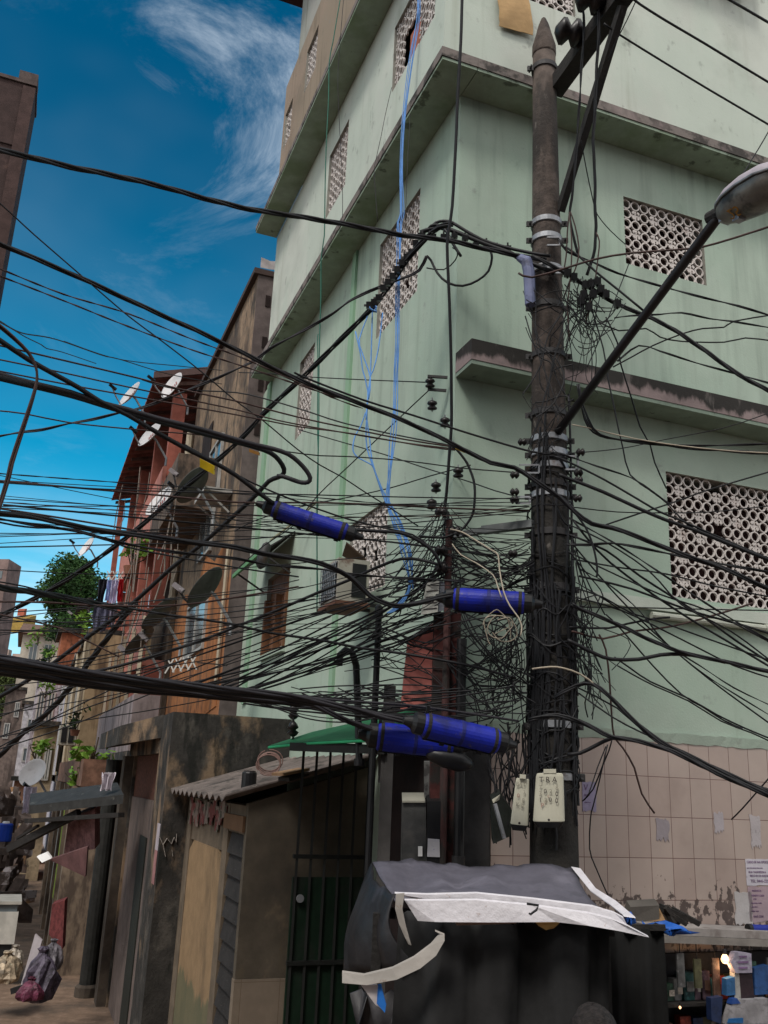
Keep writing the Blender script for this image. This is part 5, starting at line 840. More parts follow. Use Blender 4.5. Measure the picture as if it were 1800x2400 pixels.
pq = thing('service_post', 'slim service post wrapped in wires at the facade corner', 'post', at(1045, 1600, 6.2)); p = at(1045, 1600, 6.35)
sub(pq, MB().tube([V((p.x,p.y,0)), V((p.x,p.y,zpix(1225)))], .026, 12).obj('shaft', mat('post_rust_red', (.07,.03,.028), .8, [(DARK, 6, (1,1,.4), .45, .6, .9)], var=.3))); 
for y in (1200, 1245, 1290, 1330): c = at(1050, y, 6.3); insul(c, RIGHT*(1 if y % 2 else -1), .8, 'spool', pq)
bp2 = thing('brick_pier', 'dark red brick pier half buried in wires under the louvred box', 'pier', at(1050, 1600, 6.4)); q0 = at(1018, 1600, 6.5); q1 = at(1072, 1600, 6.4); c = (q0+q1)/2; sub(bp2, MB().obox(V((c.x,c.y,2.05)), RIGHT, FWD, (0,0,1), (q1-q0).length, .12, 4.1).obj('shaft', mat('brick_soot_red', (.07,.022,.02), .95, [(DARK, 7, (1,1,1), .42, .58, .95)], var=.4, vscale=20)))
rp = thing('salmon_sheet', 'faded salmon red sheet panel behind the wire tangle', 'panel', at(960, 1650, 6.6)); pbox([(955,1500),(1016,1462),(1018,1642),(938,1664)], 6.6, .03, 'sheet', mat('panel_salmon', (.60,.20,.17), .8, [((.30,.12,.10), 4, (1,1,1), .5, .7, .6)], var=.15), rp); pbox([(953,1498),(1014,1458),(1014,1462),(955,1503)], 6.585, .02, 'top_rail', WHITE, rp)
lx = thing('louvred_box', 'pale grey louvred electrical box at the facade corner', 'electrical box', at(1015, 1440, 6.4)); pbox([(1000,1368),(1030,1362),(1026,1434),(987,1441)], 6.32, .08, 'case', mat('case_pale', (.42,.42,.38), .7, var=.1), lx); pbox([(1031,1362),(1045,1366),(1041,1430),(1027,1434)], 6.34, .06, 'side', mat('case_side_grey', (.20,.21,.24), .7), lx)
for k in range(4): y = 1385+k*14; pbox([(999-k*2,y),(1026-k*.6,y-3),(1026-k*.6,y-1),(999-k*2,y+2)], 6.315, .004, 'louvre', INK, lx)
cd = thing('conduit', 'black upright conduit between the air conditioner and the canopy', 'conduit', at(880, 1900, 6.7)); p = at(879, 1650, 6.7); sub(cd, MB().tube([V((p.x,p.y,0)), V((p.x,p.y,zpix(1440)+.02))], .024, 10).obj('pipe', BLACKP)); sub(cd, MB().lathe(V((p.x,p.y,zpix(1440))), (0,0,1), [(.034,0),(.03,.08),(.01,.1)], 10).obj('weatherhead', BLACKP))
cd = thing('conduit', 'swan necked black conduit curling down beside the upright conduit', 'conduit', at(838, 1900, 6.8)); sub(cd, MB().tube([at(795, 1560, 6.8), at(797, 1535, 6.8), at(810, 1522, 6.8), at(826, 1530, 6.8), at(835, 1560, 6.8), at(838, 1640, 6.8), at(842, 1790, 6.8)], .026, 10).obj('pipe', BLACKP)); sub(cd, MB().lathe(at(842, 1795, 6.8), (0,0,1), [(.04,0),(.04,.05)], 10).obj('collar', BLACKP))
# ------------------------------------------------------------------ the passer-by (only the head shows above the lower edge)
def person(px, py, d):
    top = at(px, py, d); h = top.z; P = thing('person', 'person with short dark hair passing in front of the stall, dark shirt', 'person', (top.x, top.y, 0)); O = V((top.x, top.y, 0)); k = h/1.75; fwd = V((.15,1,0)).normalized(); rt = V((fwd.y,-fwd.x,0))
    me = bpy.data.meshes.new('body'); nodes = [(0,0,.95,.15),(0,0,1.15,.14),(0,0,1.35,.16),(0,.0,1.47,.07),(0,.0,1.53,.055),(0,.01,1.60,.075),(0,.015,1.67,.085),(0,.01,1.70,.07)]
    vs = [O+(rt*x+fwd*y)*k+V((0,0,z*k)) for x, y, z, r in nodes]; rs = [n[3]*k for n in nodes]; es = [(i, i+1) for i in range(7)]
    for s in (-1, 1):
        b = len(vs)
        for x, y, z, r in ((s*.18,0,1.40,.06),(s*.23,-.02,1.12,.045),(s*.22,.10,.90,.035),(s*.21,.16,.80,.03)): vs.append(O+(rt*x+fwd*y)*k+V((0,0,z*k))); rs.append(r*k)
        es += [(2,b),(b,b+1),(b+1,b+2),(b+2,b+3)]; b = len(vs)
        for q, (x, l) in enumerate(((-.02,.075),(-.007,.085),(.007,.08),(.02,.065))): vs.append(O+(rt*(s*.21+x)+fwd*.19)*k+V((0,0,(.80-l)*k))); rs.append(.009*k); es.append((b-1, b+q))
        vs.append(O+(rt*(s*.17)+fwd*.2)*k+V((0,0,.76*k))); rs.append(.010*k); es.append((b-1, b+4)); b = len(vs)
        for x, y, z, r in ((s*.09,0,.88,.085),(s*.10,.03*s,.48,.06),(s*.10,.0,.10,.045),(s*.10,.14,.04,.04)): vs.append(O+(rt*x+fwd*y)*k+V((0,0,z*k))); rs.append(r*k)
        es += [(0,b),(b,b+1),(b+1,b+2),(b+2,b+3)]
    me.from_pydata(vs, es, []); o = bpy.data.objects.new('body', me); COL.objects.link(o); sk = o.modifiers.new('skin', 'SKIN'); 
    for i, r in enumerate(rs): me.skin_vertices[0].data[i].radius = (r, r)
    me.skin_vertices[0].data[0].use_root = True; ss = o.modifiers.new('sub', 'SUBSURF'); ss.levels = 1; ss.render_levels = 2
    me.materials.append(mat('skin_brown', (.22,.11,.07), .6, bump=0)); sub(P, o)
    hc = O+V((0,0,1.645*k))+fwd*.012; m = MB(); m.lathe(hc, (0,0,1), [(.088*k*math.cos(a), .105*k*math.sin(a)) for a in [math.radians(q) for q in range(-35, 91, 12)]], 20)
    rr = random.Random(3)
    for v in m.v: v += (v-hc).normalized()*rr.uniform(0,.008)
    sub(P, m.obj('hair', mat('hair_dark', (.022,.018,.017), .75, var=.5, vscale=60, bump=.6, bscale=120)))
    for s in (-1, 1): sub(P, MB().lathe(hc+rt*s*.086*k-V((0,0,.04)), rt*s, [(.026,0),(.03,.006),(.02,.014)], 12).obj('ear', mat('skin_ear', (.30,.14,.08), .6)))
    sub(P, MB().lathe(O+V((0,0,.86*k)), (0,0,1), [(.17*k,0),(.17*k,.1*k),(.19*k,.4*k),(.2*k,.55*k),(.12*k,.62*k),(.075*k,.64*k)], 20).obj('shirt', mat('shirt_dark', (.03,.03,.035), .9), smooth=True))
    f0 = hc+fwd*.095*k-V((0,0,.03)); sub(P, MB().lathe(f0-V((0,0,.02)), fwd, [(.016,-.01),(.014,.012),(.004,.024)], 10).obj('nose', mat('skin_nose', (.22,.11,.07), .6))); sub(P, MB().obox(f0-V((0,0,.062)), rt, fwd, (0,0,1), .045, .012, .01).obj('mouth', mat('lips', (.2,.07,.06), .6)))
    for s in (-1, 1): sub(P, MB().lathe(f0+rt*s*.033+V((0,0,.012))-fwd*.012, fwd, [(.012,0),(.012,.006),(.004,.01)], 10).obj('eye', WHITE))
person(1391, 2354, 4.55)
bs_ = thing('black_curtain', 'black cloth hung between the tarpaulin stall and the kiosk', 'curtain', at(1480, 2300, 5.6)); g = [[at(1400+13*i, 2172, 5.6).lerp(at(1400+13*i, 2172, 5.6)-V((0,0,2.2)), j/6)+FWD*.04*math.sin(i*1.3+j*.4) for i in range(13)] for j in range(7)]  # black sheet added to paint in the dark gap beside the stall
sub(bs_, MB().sheet(g, .01, FWD).obj('cloth', mat('cloth_black', (.008,.008,.008), .95, var=.3), smooth=True)); sub(bs_, MB().bar(at(1395, 2172, 5.6), at(1560, 2174, 5.6), .03).obj('rail', TIMBER))
# ------------------------------------------------------------------ cables and wires, each with its own sag and distance
def dd(*v): return [(v[i]*1.085, v[i+1]*1.085) for i in range(0, len(v), 2)]
def z3(ox, oy, *v): return [(ox+v[i]/3, oy+v[i+1]/3) for i in range(0, len(v), 2)]
def sp(*v): return [(v[i], v[i+1]) for i in range(0, len(v), 2)]
def catmull(P, step):
    out = []; n = len(P)
    for i in range(n-1):
        p0, p1, p2, p3 = P[max(i-1,0)], P[i], P[i+1], P[min(i+2,n-1)]; k = max(2, min(14, int((p2-p1).length/step)+1))
        for j in range(k):
            t = j/k; out.append(.5*((2*p1)+(p2-p0)*t+(2*p0-5*p1+4*p2-p3)*t*t+(3*p1-p0-3*p2+p3)*t**3))
    out.append(P[-1]); return out
def path(pts, d0, d1):
    L_ = [0]
    for a, b in zip(pts, pts[1:]): L_.append(L_[-1]+math.hypot(b[0]-a[0], b[1]-a[1]))
    return [at(x, y, d0+(d1-d0)*l/max(L_[-1], 1e-6)) for (x, y), l in zip(pts, L_)]
def strandmesh(m, C, r, strands, twist, n=6, ph0=0.):
    if strands == 1: return m.tube(C, r, n)
    s = 0; cum = [0]
    for a, b in zip(C, C[1:]): s += (b-a).length; cum.append(s)
    fr = []; u = None
    for i in range(len(C)):
        t = (C[min(i+1, len(C)-1)]-C[max(i-1, 0)]).normalized(); u = t.orthogonal() if u is None else u-t*u.dot(t); u.normalize(); fr.append((u.copy(), t.cross(u)))
    rs = r/(2.0 if strands < 4 else 2.6); ro = r-rs
    for k in range(strands):
        ph = ph0+2*math.pi*k/strands
        m.tube([c+(f[0]*math.cos(ph+l*twist)+f[1]*math.sin(ph+l*twist))*ro for c, f, l in zip(C, fr, cum)], rs, n)
    return m
WN = 0
def W(name, label, pts, d0, d1, rpx, strands=1, m=PVC, group=None, twist=9., cat=None):
    global WN; WN += 1
    C = catmull(path(pts, d0, d1), .09 if strands > 1 else .14); r = rpx/F*(d0+d1)/2*.98
    o = strandmesh(MB(), C, r, strands, twist, 6 if rpx < 4 else 8, WN).obj(name, m, smooth=True); return tag(o, label, cat or name, group)
CB, WI = 'cable', 'wire'
# thick cables from the photo edge across the sky to the pole
W(CB, 'topmost thick twisted cable crossing the open sky to the pole', dd(-20,320, 0,325, 60,338, 150,360, 250,380, 350,403, 440,428, 540,452, 640,467, 760,487, 870,508, 960,518, 1060,540, 1140,556, 1180,562), 5.3, 6.25, 8.0, 3, PVC, twist=7)
W(CB, 'second thick cable from the sky, sagging on past the pole to the block window', dd(-20,518, 0,527, 60,552, 150,590, 250,635, 330,672, 420,712, 500,750, 560,780, 640,818, 720,850, 800,880, 880,912, 950,945, 1010,975, 1060,1000)+sp(1205,1095,1247,1122,1314,1167,1347,1200,1387,1227,1434,1237,1500,1260,1567,1287,1630,1310,1697,1333,1810,1384), 5.2, 6.15, 6.6, 3, PVC, twist=6)
W(CB, 'medium cable closely riding above the second thick cable near the pole', sp(690,872,710,883,850,937,967,973,1103,1017,1243,1058,1290,1064), 5.75, 6.2, 2.8, 1)
W(WI, 'upper one of two parallel wires under the topmost sky cable', sp(-20,622,0,630,150,690,300,735,450,795,553,833,617,860,717,905,800,940,850,957), 5.4, 5.9, 2.6, 2, PVCB, twist=20)
W(WI, 'lower one of two parallel wires under the topmost sky cable', sp(-20,638,0,647,150,705,300,765,450,820,553,853,650,885,760,922,900,965,1040,1030), 5.4, 6.0, 2.6, 2, PVCB, twist=20)
W(CB, 'heavy cable bending into a big open loop before the green alley wall', sp(-20,872,0,878,83,900,167,920,233,943,300,960,367,980,467,1005,553,1030,600,1043,640,1052,675,1064,700,1083,718,1103,727,1120,722,1130,707,1131,690,1126,665,1117,650,1116), 5.1, 5.9, 6.4, 1, PVCG)
W(CB, 'inner loop cable turning back down the alley from the loop', sp(-20,880,0,886,167,927,300,968,467,1014,553,1036,600,1049,635,1062,655,1080,666,1100,662,1113,648,1120,630,1128,600,1160,550,1207,467,1280,400,1333,340,1388,283,1437,200,1497,127,1553,80,1585,43,1608,0,1632,-20,1642), 5.0, 8.5, 6.0, 1, PVC)
W(CB, 'black cable branching from the crossing knot down to the alley floor side', sp(318,1415,300,1433,250,1497,200,1563,173,1600,140,1640,100,1680,50,1722,0,1770,-15,1784), 7.0, 8.8, 7.0, 3, PVC, twist=10)
W(CB, 'thick bundle dropping from the pole junction diagonally down the alley', sp(1060,525,1030,532,1000,557,967,593,933,640,900,687,867,727,817,777,767,827,717,877,667,923,617,970,570,1023,500,1087,417,1157,333,1230,283,1270,200,1330,117,1383,33,1427,0,1443,-15,1450), 6.1, 9.0, 6.6, 4, PVC, twist=5)
W(CB, 'twisted twin cable curving from the junction up the alley past the satellite dishes', sp(1000,600,983,633,950,650,917,663,867,682,817,707,783,733,733,763,683,790,633,817,600,843,553,866,500,890,443,913,377,940,327,957,277,968,217,983,160,993,100,1007,50,1013,0,1022,-15,1026), 6.3, 8.2, 4.2, 2, PVCG, twist=6)
W(CB, 'straight thick cable running into the lone blue sleeve', sp(-20,785,0,798,67,843,133,880,187,910,233,940,300,973,350,1003,433,1050,500,1083,553,1114,600,1150,640,1180), 5.0, 5.85, 6.2, 1, PVC)
W(WI, 'thin wire passing just above the lone blue sleeve', sp(433,1042,553,1112,633,1150,717,1183,817,1217,903,1238,967,1253,1010,1285,1030,1322), 5.9, 6.1, 2.2, 1, PVC)
W(CB, 'stout cable leaving the lone blue sleeve towards the louvred box', sp(812,1245,830,1242,883,1245,933,1248,967,1260,1000,1280,1023,1303,1033,1330), 5.9, 6.1, 4.4, 1)
W(CB, 'hooked cable hanging at the photo edge before the blue sky', sp(-20,750,0,765,33,793,67,827,83,857,87,883,83,910,67,963,47,1023,27,1085,20,1117,0,1183,-8,1205), 4.9, 5.0, 6.0, 2, PVCB, twist=3)
W(CB, 'thick sagging cable bundle that dips into the sleeve under the crossing', sp(-20,1198,0,1203,67,1210,150,1227,217,1240,283,1250,367,1260,467,1273,553,1283,617,1297,683,1307,750,1320,800,1340,833,1363,867,1397,900,1413,933,1420,983,1413,1030,1400,1064,1393), 5.0, 5.9, 7.2, 3, PVC, twist=4)
W(CB, 'companion cable under the thick sagging bundle', sp(-20,1210,0,1216,67,1228,150,1240,217,1255,283,1272,400,1293,553,1309,617,1322,683,1328,760,1335,815,1345,900,1352,1000,1358,1090,1362), 5.05, 6.0, 4.0, 2, PVC, twist=8)
W(WI, 'slack wire at the photo edge under the thick sagging bundle', sp(-10,1222,33,1231,87,1237,150,1238,210,1250,290,1280,400,1303,553,1330,700,1352), 5.1, 6.0, 2.2, 1)
W(CB, 'dark cable meeting the crossing knot before the laundry', sp(-20,1372,0,1377,67,1387,133,1397,200,1410,250,1420,310,1427), 5.6, 6.9, 7.5, 3, PVC, twist=6)
W(WI, 'long straight wire running from the crossing knot to the canopy', sp(300,1425,400,1442,483,1453,553,1465,633,1483,767,1503,833,1517,953,1533,1100,1560,1210,1590), 6.6, 6.2, 3.2, 1)
W(CB, 'straight dark cable climbing from the alley to the air conditioner', sp(190,1580,283,1560,383,1530,483,1497,550,1470,650,1430,750,1387,817,1360,883,1330,940,1310,985,1312,1027,1323), 7.2, 6.2, 3.6, 1)
for k, (dy, r, dl, t_) in enumerate(((0, 6.5, 'uppermost'), (9, 6.0, 'second'), (18, 6.5, 'third'), (27, 5.0, 'lowest')) and ((0, 8.0, 'uppermost', 0), (11, 7.4, 'second highest', 0), (22, 7.6, 'third highest', 0), (31, 6.0, 'lowest', 0))):
    end = sp(833,1663-dy*.1,900,1680,993,1697) if k < 2 else sp(733,1651,800,1683,850,1702,886,1714)
    W(CB, '%s cable in the broad heavy bundle sagging low across the alley' % dl, sp(-20,1543+dy,0,1546+dy,100,1560+dy,200,1575+dy,300,1588+dy*.95,400,1600+dy*.8,553,1617+dy*.7,650,1627+dy*.6,700,1634+dy*.5)+end, 4.9+k*.04, 5.8+.03*k, r, 1 if k % 2 else 3, PVCG if k in (0, 2) else PVC, twist=5)
W(WI, 'grey wire drooping along the top of the broad heavy bundle', sp(-20,1532,100,1553,250,1580,400,1597,600,1622,800,1642,950,1652,1100,1672,1215,1690), 4.95, 6.0, 3.0, 1, PVCG)
# vertical cables
W(CB, 'black cable falling straight from above along the building corner', sp(1084,-20,1083,0,1080,100,1073,220,1070,300,1065,400,1060,483,1053,533,1048,577,1053,700,1057,833,1058,933,1058,1000,1053,1067,1047,1150,1040,1215), 5.5, 6.5, 4.2, 1)
W(CB, 'twisted pair hanging from the insulator and splitting above the block window', sp(1363,-20,1364,0,1369,60,1362,167,1360,217,1354,300,1347,400,1340,467,1335,500,1340,530,1347,567,1356,600), 5.7, 6.2, 4.0, 2, PVC, twist=9)
W(CB, 'longer twisted pair hanging just under the crossarm brace', sp(1400,-20,1400,0,1404,67,1399,150,1394,267,1390,333,1394,400,1395,500,1397,530,1394,583,1384,620,1376,645), 5.6, 6.2, 4.8, 3, PVC, twist=8)
for (l, p) in (('brown strand fraying from the split twisted pair towards the pole clamp', sp(1335,497,1330,540,1327,600,1320,640)), ('brown strand fraying from the split twisted pair towards the wire knot', sp(1337,497,1348,530,1357,580,1352,620,1340,650,1320,700)), ('thin strand falling vertical from the split twisted pair', sp(1334,500,1340,560,1338,640,1330,720,1335,800)), ('loop strand at the foot of the longer twisted pair', sp(1397,545,1405,565,1402,600,1396,650,1385,700,1372,760))): W(WI, l, p, 6.1, 6.2, 1.9, 1, PVCB)
for (l, p, d0, d1, r) in (('steel taut line from the crossarm to the photo edge, upper one', sp(1478,-8,1500,10,1560,48,1650,101,1740,156,1810,198), 5.3, 6.3, 3.3), ('steel taut line from the insulator to the photo edge, lower one', sp(1415,55,1447,78,1540,136,1650,203,1740,256,1810,297), 5.6, 6.4, 3.0), ('short taut line across the topmost corner of the photo', sp(1700,-6,1740,17,1810,58), 5.2, 5.6, 3.6), ('thin stay wire slanting down behind the crossarm brace', sp(1496,-10,1470,46,1440,105,1424,143), 5.4, 5.7, 1.6), ('thin drop wire tied to the street lamp neck', sp(1810,293,1780,345,1740,410,1692,497), 5.0, 4.95, 1.6), ('thin stay wire from the twisted pair to the block window corner', sp(1362,330,1375,400,1390,470,1400,503,1430,540,1466,573), 5.9, 6.8, 1.5), ('thin drop wire from the block window to the wire knot', sp(1474,618,1450,680,1420,760,1390,830,1376,860), 6.7, 6.2, 1.5)): W(WI, l, p, d0, d1, r, 1, PVC)
# hanging blue wires and the green cord
rr = random.Random(17)
def jit(p, a, b): return [(x+rr.uniform(-a, a), y+rr.uniform(-b, b)) for x, y in p]
BA = sp(984,-15,983,0,980,50,963,150,947,283,942,400,943,500,938,520,937,600,933,700,932,800,930,867,927,967,920,1033,913,1100,910,1167,917,1200,933,1250,950,1300,960,1350,960,1383,933,1423,910,1437)
for k in range(4): W(WI, 'bright blue wire in the long bunch falling the full height of the alley wall', [(x+(k-2)*2.6+rr.uniform(-1.6,1.6)*(2.4 if y > 900 else 1), y) for x, y in BA], 6.7, 6.35, 1.3, 1, BLUEW, 'long bunch of blue wires')
for k, p in enumerate((sp(873,718,872,760,868,883,862,940,860,983,867,1033,872,1080,893,1143,927,1200,950,1250,967,1317,963,1367), sp(833,777,845,830,850,867,862,917,858,1000,860,1050,875,1095,905,1180,935,1230,960,1300,968,1380), sp(897,733,887,817,875,867,868,883,861,940,858,983), sp(857,967,845,1000,833,1020,828,1040,828,1058,840,1073,867,1087,877,1100,897,1150,930,1210,950,1260,962,1330), sp(866,715,860,745,842,795,848,825,868,885,864,935))): W(WI, 'blue wire of the knotted shorter bunch tied to the diagonal bundle', p, 6.75, 6.35, 1.8, 1, BLUEW, 'short bunch of blue wires')
m = MB(); c0 = at(874, 722, 6.4)
for k in range(7): ph = rr.uniform(0,6); m.tube([c0+V((math.cos(ph+q*.9)*.03, math.sin(ph*2+q)*.02, math.sin(ph+q*.8)*.035)) for q in range(9)], .005, 5)
tag(m.obj('wire_knot', BLUEW), 'blue wire knot tied round the diagonal cable bundle', 'wire knot')
W('cord', 'thin green cord hanging down the alley wall from the tan storey', sp(800,-10,797,0,780,100,772,143,770,233,765,333,762,433,760,553,753,600,752,700,748,833,747,1000,743,1167,743,1300,743,1433), 7.9, 8.0, 1.6, 1, GREENW); W('cord', 'second green cord beside the green cord on the lower wall', sp(746,785,744,790,745,860,744,1000,746,1100,743,1250,745,1400), 8.3, 8.3, 1.2, 1, GREENW)
W(WI, 'hair thin grey line down the upper alley wall beside the green cord', sp(806,-10,800,60,792,180,795,280,802,420,803,510), 7.6, 7.9, .9, 1, PVCG); W(WI, 'thin black line falling from the broken pierced window along the blue bunch', sp(985,110,965,230,958,330,953,430,950,520), 6.9, 6.8, .9, 1, PVCG); W(WI, 'crack like thin wire on the upper alley wall between the windows', sp(918,205,905,260,893,320,882,370,877,400,880,450,885,520), 7.2, 7.2, .9, 1, PVCG)
# arched bundle between the facade corner and the pole, with its clamps
for k, (l, p, r) in enumerate((('fat cable lying along the arched junction between corner and pole', sp(985,545,1030,533,1080,548,1120,565,1160,580,1200,595,1225,612,1247,618,1300,640), 6.5), ('arching cable looped high over the junction by the corner', sp(1003,560,1010,535,1022,522,1040,518,1060,522,1090,540,1130,562,1180,578,1240,592,1290,600), 4.5), ('curled cable end over the junction by the corner', sp(1010,550,1006,533,1018,527,1033,530,1048,545,1062,572,1080,600), 4.0), ('lower loop of cable swinging below the junction', sp(1000,600,1010,610,1025,640,1050,663,1085,670,1120,657,1145,635,1153,605,1150,590), 3.4), ('thin grey loop under the junction', sp(1000,628,1040,632,1067,610,1072,590,1060,580), 1.9))): W(CB, l, p, 6.35, 6.2, r, 1, PVC)
for k in range(9):
    t = k/8; c = at(990+t*200, 545+t*40+rr.uniform(-8,12), 6.3); o_ = thing('cable_clamp', 'small black piercing clamp gripping the arched junction cables', 'cable clamp', c, 'black clamps on the arched junction'); sub(o_, MB().obox(c, RIGHT, UP, FWD, .05, .035, .05).obj('jaw', BLACKP)); sub(o_, MB().bar(c-UP*.03, c+UP*.045, .014).obj('bolt', DARKSTEEL))
for k in range(12):
    t = k/11; c = at(985-t*120, 560+t*160+rr.uniform(-8,8), 6.4); o_ = thing('cable_clamp', 'small black piercing clamp gripping the diagonal bundle', 'cable clamp', c, 'black clamps on the diagonal bundle'); sub(o_, MB().obox(c, RIGHT, UP, FWD, .045, .05, .05).obj('jaw', BLACKP)); sub(o_, MB().bar(c-RIGHT*.04, c+RIGHT*.04, .014).obj('bolt', DARKSTEEL))
for k, (x, y) in enumerate(((1330,640),(1345,650),(1372,668),(1385,665),(1400,660),(1368,690),(1390,690),(1408,678),(1420,690),(1447,712),(1362,705),(1380,720))):
    c = at(x, y, 6.15); o_ = thing('cable_clamp', 'small black piercing clamp at the wire knot beside the pole', 'cable clamp', c, 'black clamps at the pole wire knot'); sub(o_, MB().obox(c, RIGHT, UP, FWD, .045, .055, .05).obj('jaw', BLACKP)); sub(o_, MB().bar(c-UP*.04, c+UP*.04, .014).obj('bolt', DARKSTEEL))
